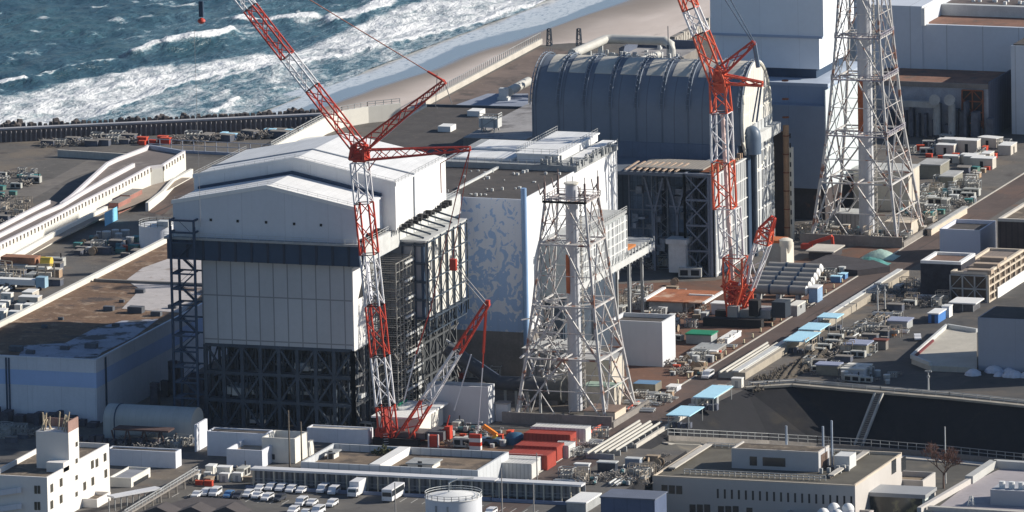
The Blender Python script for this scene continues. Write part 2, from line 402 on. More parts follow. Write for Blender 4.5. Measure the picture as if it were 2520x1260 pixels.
# broad churned zone between the breakers and the beach
top=np.interp(P2[:,0],[-300,0,110,200,330,450,600,700,800,900,1000,1100,1800],[260,236,215,186,160,150,128,118,92,45,12,-40,-300])
zone=sm(P2[:,1]-top,-6,16)
inner=np.interp(P2[:,0],[-300,0,210,300,400,533,633,750,840,1000,1200,1300,1700],[420,330,297,262,224,190,172,155,138,100,52,15,-120])
zl=np.where(P2[:,1]<inner,.70,.50)
foam=np.maximum(foam,zone*zl)
top2=np.interp(P2[:,0],[300,340,450,560,700,900,1000],[80,60,20,-5,-20,-40,-60])
foam=np.maximum(foam,.30*sm(P2[:,1]-top2,0,20)*(P2[:,0]>300))
def line(pts,wd_,st,h=0.,lead=None):
    global foam,H
    d,fr=pl(P if wd_<4.6 else P2,pts);e=np.minimum(1,np.minimum(fr,1-fr)*9+.15)
    foam=np.maximum(foam,st*e*(1-sm(d,wd_*.45,wd_)));H=np.maximum(H,h*e*np.exp(-(d/(wd_*1.2))**2))
line([(385,118),(440,110),(500,104),(545,96),(582,83)],8.5,1.1,1.6)
line([(308,136),(345,130),(372,120),(392,117)],5,.95,1.2)
line([(-20,214),(30,206),(66,199)],7,1.05,1.2)
line([(60,214),(120,190),(200,172),(300,150)],6,.55,1.0)
line([(560,52),(640,50),(720,46),(800,42)],7,.85,.5)
line([(790,52),(850,44),(910,28),(960,10),(1010,-14)],15,1.0,1.0)
line([(60,262),(200,236),(330,205),(470,178),(600,150)],5,.9,.3)
line([(0,285),(120,272),(240,255),(330,232)],5,.85,.3)
line([(205,298),(300,261),(400,221),(460,205),(533,188),(600,165),(700,138)],6.5,1.05,.6)
line([(483,213),(560,190),(633,173),(750,153),(840,137),(957,110),(1073,83),(1173,57),(1240,30),(1357,0),(1430,-25)],4.5,.95,.4)
line([(850,101),(957,80),(1047,63)],3.5,.85,.3)
line([(540,233),(566,219)],3.2,.9,.2);line([(655,227),(705,217)],2.6,.8,.2);line([(508,284),(560,262),(592,244)],4,.95,.3)
line([(25,133),(78,128)],5,.5);line([(105,112),(145,106)],4,.42);line([(335,50),(380,40)],6,.5);line([(395,98),(440,92)],5,.45)
line([(290,92),(330,96),(372,88)],4,.5);line([(470,62),(600,66)],5,.4)
line(SH[2:],4.4,1.15,0);line([(x,y-9) for x,y in SH[2:]],5,.62)
caps=sm(fbm(U,V*1.8,11).ravel()+(fbm(U+300,V,60).ravel()-.45)*.5,.64,.78)*.52*(P2[:,1]<top)
foam=np.maximum(foam,caps)
# dark faces below the breaking crests
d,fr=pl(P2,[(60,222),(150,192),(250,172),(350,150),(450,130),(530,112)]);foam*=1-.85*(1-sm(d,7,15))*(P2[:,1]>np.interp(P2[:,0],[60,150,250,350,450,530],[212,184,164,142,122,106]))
swell=.55*np.sin(V.ravel()/7.5+fbm(U,V,60).ravel()*9)+.25*np.sin(V.ravel()/3.1+U.ravel()/19.)
chop=(fbm(U*.5,V,5.)-.45).ravel()*2.2
shd,_=pl(P,SH);fade=np.clip(shd/60,0,1)
Z=SZ+(swell*.5+chop)*fade+H*1.5
vs=np.stack([X.ravel(),Y.ravel(),Z],1)
me=bpy.data.meshes.new('sea')
idx=np.arange(NU*NV).reshape(NU,NV);a=idx[:-1,:-1].ravel();b=idx[1:,:-1].ravel();c=idx[1:,1:].ravel();d=idx[:-1,1:].ravel()
fq=np.stack([a,b,c,d],1)
k=len(vs);big=[(-3500,9000,SZ-.6),(6000,9000,SZ-.6),(3000,-400,SZ-1.2),(-3500,-400,SZ-1.2)]
me.vertices.add(k+4);me.vertices.foreach_set('co',np.concatenate([vs.ravel(),np.array(big).ravel()]))
nf=len(fq)+1;me.loops.add(nf*4);me.loops.foreach_set('vertex_index',np.concatenate([fq.ravel(),[k+3,k+2,k+1,k]]).astype(np.int32))
me.polygons.add(nf);me.polygons.foreach_set('loop_start',np.arange(nf,dtype=np.int32)*4);me.update(calc_edges=True)
at=me.attributes.new('foam','FLOAT','POINT');at.data.foreach_set('value',np.concatenate([foam,[0]*4]).astype(np.float32))
me.shade_smooth();me.validate()
m_=bpy.data.materials.new('sea_water');m_.use_nodes=True;t=N(m_.node_tree);bs=m_.node_tree.nodes['Principled BSDF']
tc=t.n('TexCoord').outputs['Object'];fa=t.n('Attribute');fa.attribute_name='foam'
rot=t.n('Mapping');rot.inputs['Rotation'].default_value=(0,0,-math.atan2(ax.y,ax.x));t.l(tc,rot.inputs[0]);rc=rot.outputs[0]
n1=t.noise(rc,.16,7,.68,.8,(.5,1.,1));n2=t.noise(rc,.9,5,.7,.4,(.6,1,1))
v_=t.math('ADD',fa.outputs['Fac'],t.math('ADD',t.math('MULTIPLY',t.math('SUBTRACT',n1,.5),1.15),t.math('MULTIPLY',t.math('SUBTRACT',n2,.5),.55)))
fm=t.ramp(v_,.36,.82)
deep=t.mix(t.ramp(t.noise(rc,.03,4,.6),.3,.7),(.026,.070,.100),(.038,.096,.118))
deep=t.mix(t.math('MULTIPLY',t.ramp(v_,.12,.6),.75),deep,(.15,.27,.32))
col=t.mix(fm,deep,(.84,.85,.85));t.l(col,bs.inputs['Base Color'])
t.l(t.math('ADD',t.math('MULTIPLY',fm,.55),.22),bs.inputs['Roughness']);bs.inputs['Specular IOR Level'].default_value=.35
bp=t.n('Bump');bp.inputs['Distance'].default_value=1.9;bp.inputs['Strength'].default_value=.9
t.l(t.math('ADD',t.noise(rc,.35,6,.62,.3,(.45,1,1)),t.math('MULTIPLY',fm,.25)),bp.inputs['Height']);t.l(bp.outputs[0],bs.inputs['Normal'])
me.materials.append(m_);o=bpy.data.objects.new('sea',me);C.collection.objects.link(o);o['kind']='structure'
# ------------------------------------------------------------------ beach: from the water's edge up to the sea wall
dry=[(500,470),(740,285),(840,253),(940,217),(1073,173),(1173,133),(1273,103),(1407,53),(1557,0),(1700,-60)]
bm_=MB();nn=60
def samp(pts,t):
    x=t*(len(pts)-1);i=min(int(x),len(pts)-2);f=x-i;return (pts[i][0]+(pts[i+1][0]-pts[i][0])*f,pts[i][1]+(pts[i+1][1]-pts[i][1])*f)
wet=[(s[0],s[1]) for s in SH[1:]];land=[(520,560),(760,330),(900,330),(1040,290),(1180,215),(1320,150),(1500,150),(1700,140),(1900,80),(2300,-60)]
def row(pts,z): return [(*G(*samp(pts,i/(nn-1)),z),z) for i in range(nn)]
wl=row(wet,SZ)
def off(L,d_,z): return [(x+ay.x*d_,y+ay.y*d_,z) for x,y,_q in L]
rows=[off(wl,30,SZ-.8),off(wl,.3,SZ-.02),row(dry,SZ+1.3),row([( (a[0]+b[0])/2,(a[1]+b[1])/2) for a,b in zip(dry,land)],SZ+2.2),row(land,SZ+3.0)]
for r_ in rows: bm_.v+=r_
for j in range(4):
    for i in range(nn-1):
        a=j*nn+i;bm_.f.append((a,a+1,a+1+nn,a+nn))
fl=bmesh.new();
bo=struct('beach',bm_,WHITE,True)
bmm=bmesh.new();bmm.from_mesh(bo.data);bmesh.ops.recalc_face_normals(bmm,faces=bmm.faces)
if sum(f.normal.z for f in bmm.faces)<0: bmesh.ops.reverse_faces(bmm,faces=bmm.faces)
bmm.to_mesh(bo.data);bmm.free()
m_=bpy.data.materials.new('beach_sand');m_.use_nodes=True;t=N(m_.node_tree);bs=m_.node_tree.nodes['Principled BSDF']
tc=t.n('TexCoord').outputs['Object'];sp=t.n('SeparateXYZ');t.l(tc,sp.inputs[0])
rot=t.n('Mapping');rot.inputs['Rotation'].default_value=(0,0,-math.atan2(ax.y,ax.x));t.l(tc,rot.inputs[0]);rc=rot.outputs[0]
hz=t.math('ADD',sp.outputs[2],t.math('MULTIPLY',t.math('SUBTRACT',t.noise(rc,.03,3,.5),.5),.5))
wetf=t.ramp(hz,SZ+1.35,SZ+1.0)
sand=t.mix(t.ramp(t.noise(rc,.08,5,.6,0,(.35,1,1)),.35,.7),(.56,.475,.415),(.68,.59,.525))
track=t.ramp(t.noise(rc,.07,6,.7,1.2,(.25,1.6,1)),.6,.72);sand=t.mix(t.math('MULTIPLY',t.math('MULTIPLY',track,t.ramp(hz,SZ+1.7,SZ+2.4)),.6),sand,(.17,.145,.13))
sand=t.mix(t.ramp(hz,SZ+2.0,SZ+1.3),sand,(.27,.225,.19))
ff=t.ramp(t.math('ADD',sp.outputs[2],t.math('MULTIPLY',t.math('SUBTRACT',t.noise(rc,.045,4,.6),.5),.7)),SZ+.30,SZ+.10);ff=t.math('MULTIPLY',ff,t.ramp(t.noise(rc,.9,5,.7,.4,(.4,1,1)),.30,.52));t.l(t.mix(ff,t.mix(wetf,sand,(.27,.32,.39)),(.80,.81,.82)),bs.inputs['Base Color']);t.l(t.math('SUBTRACT',.9,t.math('MULTIPLY',wetf,.72)),bs.inputs['Roughness'])  # wet sand band; its blue also paints in the reflected sky
bs.inputs['Specular IOR Level'].default_value=.5
bo.data.materials[0]=m_
# =================================================================== COVERED REACTOR BUILDING (left, white gabled cover on a steel frame)
def grid_frame(mb,u0,u1,z0,z1,nu,nz,fn,w,bw=None,xb=True,alt=0):
    """columns, beams and X/K braces on a face; fn(u,z)->xyz"""
    bw=bw or w*.6
    for i in range(nu+1): u=u0+(u1-u0)*i/nu;mb.beam(fn(u,z0),fn(u,z1),w)
    for j in range(nz+1): z=z0+(z1-z0)*j/nz;mb.beam(fn(u0,z),fn(u1,z),w*.9)
    if xb:
        for i in range(nu):
            for j in range(nz):
                a=u0+(u1-u0)*i/nu;b=u0+(u1-u0)*(i+1)/nu;c=z0+(z1-z0)*j/nz;d=z0+(z1-z0)*(j+1)/nz
                if (i+j+alt)%2: mb.beam(fn(a,c),fn(b,d),bw)
                else: mb.beam(fn(b,c),fn(a,d),bw)
X1,Y1=G(874,1068);UB=thing('covered_reactor_building','white gabled cover on a dark open steel frame, behind the left crawler crane','building',(0,Y1,0))
zp0=19.2;zp1=39.5
# storey frame below the panels
YB=-157.;YDK=FX(1132,466,X1+4)[0]
mb=MB()
for yy in (Y1+.3,):
    grid_frame(mb,.3,X1-.3,0,zp0,8,3,lambda u,z:(u,yy,z),.8,.45)
    grid_frame(mb,.3,X1-.3,0,zp0,16,3,lambda u,z:(u,yy+3.,z),.4,.3,True,1)
    grid_frame(mb,.3,X1-.3,0,zp0,9,4,lambda u,z:(u,yy+9.,z),.5,.35,True,1)
part('front_frame',mb,DKST,UB)
mb=MB();grid_frame(mb,Y1+.3,YB,0,zp0,9,3,lambda u,z:(X1-.3,u,z),.8,.45)
grid_frame(mb,Y1+4,YB,0,zp0,18,4,lambda u,z:(X1-4,u,z),.4,.3,True,1)
part('side_frame',mb,mat('side_frame_steel',(.13,.135,.14),.6,var=.5,ns=.6),UB)
part('inner_wall',MB().box(1.5,X1-5,Y1+12.5,YB-2,0,zp0).box(2,X1-2,Y1+1,YB-1,zp0-.6,zp0),mat('sooty_wall',(.03,.032,.036),.9,var=.35,ns=.2,spots=[((.10,.10,.10),.5,.62,.7)]),UB)  # near-black inner wall with paler specks, plus the slab above
mb=MB()
for i in range(26):
    x=R.uniform(1,X1-2);z=R.choice([0,6.5,12.9])+.8;mb.box(x,x+R.uniform(.8,3.5),Y1+R.uniform(1,7),Y1+8,z,z+R.uniform(.3,2.2))
multi('site_equipment',mb,LGREY,UB)
# big panels
part('panel_wall',MB().box(0,X1,Y1,YB,zp0,zp1),PANEL,UB)
XR=G(0,0)[0] if 0 else X1
sidep=MB();ya=Y1+.05;yb=FX(908,860,X1)[0];sidep.box(X1+.02,X1+.25,ya,yb,zp0,zp1-1.2);part('side_panel',sidep,W_,UB)
va=FX(889,716,X1+.25);part('black_triangle',MB().yz([(va[0]-2.2,va[1]-1.4),(va[0]+2.2,va[1]-1.4),(va[0]+.4,va[1]+1.9)],X1+.2,X1+.36),BLK,UB)  # small black triangle on the side panel
# deck and navy belt truss
zb=44.3;zb0=zp1-.4
part('belt_truss',MB().box(-7.5,X1+3.2,Y1-2.2,YDK-1,zb0,zb-.5),NAVY,UB)
mb=MB()
for i in range(13):
    x=-6.5+i*3.9;mb.box(x-.25,x+.25,Y1-2.4,Y1-2.2,zb0,zb-.5)
multi('belt_rib',mb,mat('navy_rib',(.022,.035,.06),.6,var=.1),UB)
part('deck',MB().box(-8,X1+3.8,Y1-2.8,YDK,zb-.5,zb),GREY,UB)
mb=MB();rail(mb,[(-8,Y1-2.7,zb),(X1+3.7,Y1-2.7,zb),(X1+3.7,YDK,zb)],1.1,2.);part('railing',mb,LGREY,UB)
part('fascia',MB().box(X1+3.82,X1+4.1,Y1-2.8,YDK,zb-4.6,zb-.1),LGREY,UB)
# lower front hall (gabled)
ze=51.8;zk=56.2;xa,xb_=-6.2,38.1;xm=16.6
def gable(x0,x1,y0,y1,zb_,ze_,zk_,xm_,nm,wall,roof,par=True):
    part(nm+'_wall',MB().xz([(x0,zb_),(x1,zb_),(x1,ze_),(xm_,zk_),(x0,ze_)],y0,y1),wall,UB)
    mb=MB();t=.35
    for a,b,c,d in ((x0-.25,ze_,xm_,zk_),(xm_,zk_,x1+.25,ze_)):
        mb.xz([(a,b),(c,d),(c,d+t),(a,b+t)],y0+.9,y1)
    part(nm+'_roof',mb,roof,UB)
    mb=MB()
    for a,b,c,d in ((x0-.3,ze_,xm_,zk_),(xm_,zk_,x1+.3,ze_)):
        mb.xz([(a,b-.1),(c,d-.1),(c,d+.75),(a,b+.75)],y0-.15,y0+.5)
    part(nm+'_gable_coping',mb,W_,UB)
yf0=Y1-1.2;yf1=FX(941,557,xb_)[0]
FR=mat('cover_front',(.62,.65,.69),.6,var=.05,ns=.1,streak=.18,grid=(10.4,10.4,0),gd=.22,gw=.14)
gable(xa,xb_,yf0,yf1,zb,ze,zk,xm,'front_hall',FR,WR)
mb=MB()
for x,y in ((519,541),(585,544),(655,547),(724,551),(790,554)):
    a=FY(x,y,yf0);mb.box(a[0]-.28,a[0]+.28,yf0-.12,yf0,a[1]-.3,a[1]+.3)
multi('wall_lamp',mb,BLK,UB)
# taller rear hall, wider to both sides
X3=xb_+3.3;z2=54.7;y20=yf1;y21=FX(1098,475,X3)[0];zk2=59.6;x20=xa-1.2
gable(x20,X3,y20,y21,zb,z2,zk2,xm+.6,'rear_hall',WP,WR)
ys=FX(1017,431,X3)[0]
mb=MB()
for a,b,c,d in ((x20-.3,z2,xm+.6,zk2),(xm+.6,zk2,X3+.3,z2)): mb.xz([(a,b+.3),(c,d+.3),(c,d+.62),(a,b+.62)],ys-.25,ys+.25)
mb.box(X3,X3+.3,ys-.25,ys+.25,zb,z2);part('roof_joint',mb,mat('joint_grey',(.35,.38,.42),.7,var=.1),UB)
mb=MB()
for a,b,c,d in ((xa,ze,xm,zk),(xm,zk,xb_,ze)): mb.xz([(a,b+.35),(c,d+.35),(c,d+1.0),(a,b+1.0)],y20-.9,y20-.02)
part('painted_shadow_strip',mb,NAVY,UB)  # navy strip drawn as the shadow between front roof and rear hall
mb=MB()
rail(mb,[(x20,y20+.3,z2+.4),(xm+.6,y20+.3,zk2+.4),(X3,y20+.3,z2+.4)],.9,2.4,.05);rail(mb,[(x20,y20,z2+.4),(x20,y21,z2+.4)],.9,2.2,.06);rail(mb,[(X3,y20,z2+.4),(X3,y21,z2+.4)],.9,2.2,.06)
rail(mb,[(xa,yf0+1,ze+.5),(xm,yf0+1,zk+.5),(xb_,yf0+1,ze+.5)],.9,2.4,.05);part('roof_railing',mb,GREY,UB)
mb=MB()
for i in range(20):
    y=y20+1+i*(y21-y20-2)/20;mb.box(X3+.3,X3+1.0+R.random(),y,y+R.uniform(.4,1.3),zb,zb+R.uniform(.4,1.3))
for i in range(6): y=yf0+1+i*2.6;mb.box(xb_+.2,xb_+1.4,y,y+1.3,zb,zb+R.uniform(.5,1.4))
multi('deck_equipment',mb,BLK,UB)
# stair tower at the front-left corner
sx0=FY(430,900,Y1-3)[0];sx1=-.3
mb=MB()
for x in (sx0,sx1):
    for y in (Y1-3.6,Y1+1.5): mb.beam((x,y,0),(x,y,47),.5)
for k in range(13):
    z=k*3.6
    mb.beam((sx0,Y1-3.6,z),(sx1,Y1-3.6,z),.35);mb.beam((sx0,Y1+1.5,z),(sx1,Y1+1.5,z),.35);mb.beam((sx0,Y1-3.6,z),(sx0,Y1+1.5,z),.3)
    mb.box(sx0,sx0+1.4,Y1-3.5,Y1+1.4,z-.08,z+.06)
    a,b=((sx0+1.2,sx1-.6) if k%2 else (sx1-.6,sx0+1.2));yy=Y1-2.6 if k%2 else Y1-.6
    mb.beam((a,yy,z),(b,yy,z+3.6),1.1,.22);mb.beam((a,yy-.6,z+1),(b,yy-.6,z+4.6),.09)
part('stair_tower',mb,NAVY,UB)
mb=MB();z0=46.8
for x in (sx0,sx1):
    for y in (Y1-3.8,Y1+1.5): mb.beam((x,y,44),(x,y,z0+1.6),.45)
for z in (z0-1.2,z0+1.6):
    mb.beam((sx0,Y1-3.8,z),(sx1,Y1-3.8,z),.4);mb.beam((sx0,Y1+1.5,z),(sx1,Y1+1.5,z),.4);mb.beam((sx0,Y1-3.8,z),(sx0,Y1+1.5,z),.4);mb.beam((sx1,Y1-3.8,z),(sx1,Y1+1.5,z),.4)
part('stair_head_frame',mb,NAVY,UB)
# lit scaffold stair on the right side
xs0=X1+.4;xs1=X1+7.2;ya=FX(915,1000,X1)[0]-2;yb=ya+17
mb=MB()
for i in range(8):
    y=ya+i*(yb-ya)/7
    for x in (xs0,xs1): mb.beam((x,y,0),(x,y,zp1-1.5),.22)
for k in range(19):
    z=k*2.1
    for x in (xs0,xs1): mb.beam((x,ya,z),(x,yb,z),.18)
    for i in range(8): y=ya+i*(yb-ya)/7;mb.beam((xs0,y,z),(xs1,y,z),.16)
    mb.beam((xs1,ya+(k%7)*2.4,z),(xs1,ya+(k%7)*2.4+2.4,z+2.1),.14)
part('scaffold',mb,mat('scaffold_tube',(.24,.235,.22),.6,var=.25,ns=.8),UB)
mb=MB()
for k in range(9): z=3+k*4.2;mb.box(xs1-.1,xs1+.25,ya+6,yb,z,z+.5)
for k in range(18): z=2+k*2.1;mb.box(xs1,xs1+.2,yb-3.4,yb-1.4,z,z+.7)
multi('scaffold_board',mb,LGREY,UB)
# hanging module on the right: clad box with slotted sunlit face
hx=X1+13.2
mX=FY(1048,593,-200)[0]
Yh=FX(1048,700,hx)[0]
hYf=None
# its front face stands at the depth where the panel building side meets it
hY0=Y1+22.5;hx1,hz1=FY(1048,593,hY0);_,hz0=FY(1048,815,hY0);hY1=FX(1146,560,hx1)[0];hz1b=FX(1146,541,hx1)[1]
HM=mat('module_front',(.34,.36,.40),.7,var=.08,ns=.2,grid=(3.1,0,0),gw=.3,gd=.7)
part('module_body',MB().box(X1,hx1-.9,hY0,hY1,hz0+2.5,hz1-.3),HM,UB)
part('module_roof',MB().box(X1+3.,hx1+.2,hY0-.6,hY1+.5,hz1-.3,hz1+.15),mat('module_roof',(.50,.51,.50),.6,var=.1,grid=(0,3.6,0)),UB)
mb=MB();nb=6
for i in range(nb+1):
    y=hY0+(hY1-hY0)*i/nb;mb.box(hx1-1.1,hx1-.5,y-.45,y+.45,hz0+3,hz1-1)
multi('module_slot',mb,NAVY,UB)
mb=MB()
for i in range(nb):
    y=hY0+(hY1-hY0)*(i+.12)/nb;y2=hY0+(hY1-hY0)*(i+.88)/nb;mb.box(hx1-.9,hx1-.1,y+.3,y2-.1,hz0+3,hz1-.5)
multi('module_side_panel',mb,CONCW,UB)
mb=MB()
for k in range(5):
    z=hz0+2.5+(hz1-hz0-3)*k/4
    mb.beam((hx1+.3,hY0,z),(hx1+.3,hY1,z),.28);
for i in range(nb+1):
    y=hY0+(hY1-hY0)*i/nb;mb.beam((hx1+.3,y,hz0),(hx1+.3,y,hz1),.3)
for i in range(nb):
    for k in range(4):
        z=hz0+2.5+(hz1-hz0-3)*k/4;z2=hz0+2.5+(hz1-hz0-3)*(k+1)/4;ya_=hY0+(hY1-hY0)*i/nb;yb_=hY0+(hY1-hY0)*(i+1)/nb
        mb.beam((hx1+.3,ya_,z),(hx1+.3,yb_,z2),.15) if (i+k)%2 else mb.beam((hx1+.3,yb_,z),(hx1+.3,ya_,z2),.15)
grid_frame(mb,hY0,hY1,hz0-1,hz0+2.5,8,1,lambda u,z:(hx1-.2,u,z),.3)
for k in range(5): z=hz0+3+(hz1-hz0-4)*k/4;mb.beam((X1,hY0-.4,z),(hx1,hY0-.4,z),.5)
for x in (X1+4.5,X1+7.5): mb.beam((x,hY0-.4,hz0),(x,hY0-.4,hz1),.35)
part('module_frame',mb,DKST,UB)
mb=MB()
for i in range(26):
    y=R.uniform(hY0+.5,hY1-1);z=R.uniform(hz0+3,hz1-2);a_=R.uniform(.3,1.1);mb.box(hx1-.08,hx1+.1,y,y+a_,z,z+R.uniform(.5,3.2))
multi('module_patch',mb,mat('module_patch',(.30,.31,.32),.7,var=.4,ns=1),UB)
mb=MB()
for i in range(60):
    y=R.uniform(Y1+2,hY1);z=R.uniform(0,hz0);x=X1+R.uniform(.6,9);mb.beam((x,y,z),(x+R.uniform(-.4,.4),y+R.uniform(-5,5),z+R.uniform(-3.,3.)),R.uniform(.18,.4))
multi('loose_brace',mb,mat('loose_bracing',(.17,.165,.16),.7,var=.5,ns=1),UB)
mb=MB()
for i in range(6):
    y=hY0+2+i*(hY1-hY0-2)/5.2;mb.beam((X1+4.4,y-3,zb-1),(hx1-1.2,y,hz1+.3),.4)
multi('tie_rod',mb,DKST,UB)
# legs and bracing under the module
mb=MB();grid_frame(mb,hY0,hY1,0,hz0,6,5,lambda u,z:(hx1-3,u,z),.5,.3);grid_frame(mb,X1+1,hx1-3,0,hz0,2,5,lambda u,z:(u,hY0,z),.5,.3)
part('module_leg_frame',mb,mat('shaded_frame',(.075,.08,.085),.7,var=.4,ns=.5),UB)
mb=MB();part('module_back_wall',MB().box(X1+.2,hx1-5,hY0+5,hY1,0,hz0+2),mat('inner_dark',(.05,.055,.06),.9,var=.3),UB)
part('green_banner',MB().box(X1+7.3,X1+7.5,*sorted([FX(978,1010,X1+7.4)[0],FX(1002,1000,X1+7.4)[0]]),FX(990,1017,X1+7.4)[1],FX(990,988,X1+7.4)[1]),GREEN,UB)
bz=FX(990,1017,X1+7.4)[1];by0,by1=sorted([FX(978,1010,X1+7.4)[0],FX(1002,1000,X1+7.4)[0]]);mb=MB();mb.box(X1+7.3,X1+7.5,by0,by1,bz-1.3,bz)
mb.beam((X1+7.6,by0+2.8,bz+.5),(X1+7.6,by0+2.8,bz+2.2),.5).beam((X1+7.6,by0+2.,bz+1.4),(X1+7.6,by0+3.6,bz+1.4),.5);part('banner_mark',mb,WHITE,UB)
part('hoarding_roof',MB().box(X1+5,X1+17,Y1-3,Y1+16,4.6,5.0),W_,UB);part('hoarding_wall',MB().box(X1+6,X1+16,Y1-2,Y1+15,0,4.6),CONCW,UB)
# =================================================================== MOTTLED BUILDING
xl=21.;X2,Y2=G(1296,935);M2=thing('mottled_reactor_building','tall building whose pale front wall is patched with sky blue cloud shapes','building',(X2-16,Y2,0))
m_=bpy.data.materials.new('cloud_painted_wall');m_.use_nodes=True;t=N(m_.node_tree);bs=m_.node_tree.nodes['Principled BSDF']
tc=t.n('TexCoord').outputs['Object'];sp=t.n('SeparateXYZ');t.l(tc,sp.inputs[0])
nz=t.noise(tc,.42,2,.5,1.3,(1,1,.8));nz2=t.noise(tc,1.1,3,.6,.2)
hh=t.math('MULTIPLY',t.math('SUBTRACT',sp.outputs[2],24.),.0062)
v=t.math('ADD',t.math('ADD',nz,t.math('MULTIPLY',t.math('SUBTRACT',nz2,.5),.30)),hh);f=t.ramp(v,.488,.508)
c1=t.mix(f,(.37,.52,.75),(.73,.76,.82));st=t.ramp(t.noise(tc,.9,5,.6,0,(1,1,.06)),.5,.8);c1=t.mix(t.math('MULTIPLY',st,.25),c1,(.3,.32,.35))
t.l(c1,bs.inputs['Base Color']);bs.inputs['Roughness'].default_value=.75;CLOUD=m_
zr=42.6;zc=11.2;Y2b=FX(1515,362,X2)[0]
part('concrete_base',MB().box(xl,X2,Y2,Y2b,0,zc),CONCD,M2)
part('wall',MB().box(xl,X2-.02,Y2-.02,Y2b,zc,zr),CLOUD,M2)
part('side_wall',MB().box(X2,X2+.25,Y2,Y2b,zc,zr+.2),mat('white_side',(.72,.73,.74),.6,var=.05,ns=.1,streak=.15,grid=(0,8.,0),gd=.2),M2)
part('roof',MB().box(xl+.3,X2-.4,Y2+.4,Y2b-.3,zr,zr+.06),ROOFD,M2)
mb=MB()
for i in range(36):
    x=R.uniform(xl+4,X2-2);y=R.uniform(Y2+1,Y2+40);s_=R.uniform(.2,.7);mb.box(x,x+s_,y,y+s_,zr+.06,zr+.06+R.uniform(.15,.7))
multi('roof_debris',mb,LGREY,M2)
mb=MB();a=G(1128,468,zr);b=G(1235,412,zr);mb.beam((*a,zr+.5),(*b,zr+.5),.6,.5);part('roof_duct',mb,LGREY,M2)
# blue drain pipe on the corner
part('corner_pipe',MB().tube([(X2+.5,Y2-1.,6),(X2+.5,Y2-1,HZ(463,X2+.5,Y2-1))],.68,14),mat('sky_blue_pipe',(.24,.37,.57),.45,var=.08),M2,smooth=True)
# rooftop service boxes (rear part of the roof)
def rbox(tl,tr,br,gb,zb_,wall,roof,nm,par=.0):
    x0,x1,y0,y1,z1=foot(tl,tr,br,gb,zb_);part(nm+'_wall',MB().box(x0,x1,y0,y1,zb_,z1-.3),wall,M2);part(nm+'_roof',MB().box(x0-.4,x1+.4,y0-.4,y1+.4,z1-.3,z1),roof,M2);return x0,x1,y0,y1,z1
e=rbox((1272,372),(1373,380),(1471,331),(1373,400),zr+1.4,WP,WR,'service_box')
part('rear_deck',MB().box(e[0]-18,X2+.9,e[2]-4,Y2b-1,zr+.06,zr+1.4),GREY,M2)
multi('white_deck_sheet',MB().box(e[0]-15,e[0]-1,e[2]-1,e[2]+9,zr+1.4,zr+1.9).box(e[0]-15,e[0]-1,e[2]+12,e[2]+24,zr+1.4,zr+1.9).box(e[1]+1.2,X2-.5,e[2]+6,e[3],zr+1.4,zr+1.7),WR,M2)
mb=MB();rail(mb,[(e[0]-17,e[2]-4,zr+1.4),(X2+.8,e[2]-4,zr+1.4),(X2+.8,Y2b-1,zr+1.4)],1.2,2.,.08);rail(mb,[(e[0],e[2],e[4]),(e[1],e[2],e[4]),(e[1],e[3],e[4])],1.1,2.,.07);rail(mb,[(e[0],e[2],e[4]),(e[0],e[3],e[4])],1.3,1.5,.09)
part('railing',mb,GREY,M2)
mb=MB()
for i in range(60):
    a=R.random();x=X2+.6+R.uniform(-1.2,.6);y=e[2]-3+(Y2b-e[2])*a;mb.box(x,x+.5,y,y+.6,zr+.8,zr+1.4+R.uniform(.2,1.3))
for i in range(22): x=X2-9+R.uniform(0,8);y=e[2]-3+R.uniform(-1,3);mb.box(x,x+.5,y,y+.5,zr+1,zr+1.6+R.uniform(.2,1.6))
multi('edge_fitting',mb,GREY,M2)
# annex with a gridded sunlit face, right of the short stack
yA=FY(0,0,0);
AX1=None
a_=G(1540,655,18);AX=a_[0]
ya0=FX(1478,560,AX)[0];ya1,za1=FX(1541,512,AX);_,zb0_=FX(1541,605,AX)
AN=thing('gridded_annex','grey annex with white gridded face and ribbed roof joined to the cloud-patterned building','building',(AX-10,ya0,0))
za=FX(1478,560,AX)[1]
part('wall',MB().box(X2+.3,AX-.3,ya0-22,ya1,18,za1-1.2),mat('teal_grey_wall',(.34,.37,.37),.7,var=.12,ns=.2,streak=.4),AN)
part('roof',MB().box(X2+.3,AX,ya0-22.5,ya1+.4,za1-1.2,za1-.6),mat('ribbed_roof',(.36,.37,.37),.7,var=.1,grid=(0,1.2,0),gw=.2,gd=.4),AN)
LAT=mat('white_lattice_cladding',(.50,.52,.53),.6,var=.05,ns=.1,grid=(0,2.7,0),gw=1.25,gd=.55)
part('cladding',MB().box(AX-.3,AX,ya0-22,ya1,zb0_-3,za1-1.6),LAT,AN)
mb=MB()
for k in range(5): z=zb0_-2.6+k*(za1-zb0_+.6)/4.4;mb.beam((AX+.1,ya0-22,z),(AX+.1,ya1,z),.2)
for k in range(13): y=ya0-22+k*(ya1-ya0+22)/12;mb.beam((AX+.1,y,zb0_-3),(AX+.1,y,za1-1.6),.16)
part('grid_rail',mb,WHITE,AN)
mb=MB();rail(mb,[(AX,ya0-22.5,za1-.6),(AX,ya1+.4,za1-.6)],1.,1.3,.12);part('railing',mb,GREY,AN)
part('lower_wall',MB().box(X2+1,AX-3,ya0-20,ya1,0,18),DKST,AN)
mb=MB();yb2=ya1+19;mb.box(AX-9,AX+.4,ya1,yb2,zb0_-2.2,zb0_-1.6);part('balcony',mb,GREY,AN)
mb=MB()
for k in range(26): y=ya0-22+k*(yb2-ya0+22)/25;mb.beam((AX+.5,y,zb0_-4.6),(AX+.5,y,zb0_-1.2),.28)
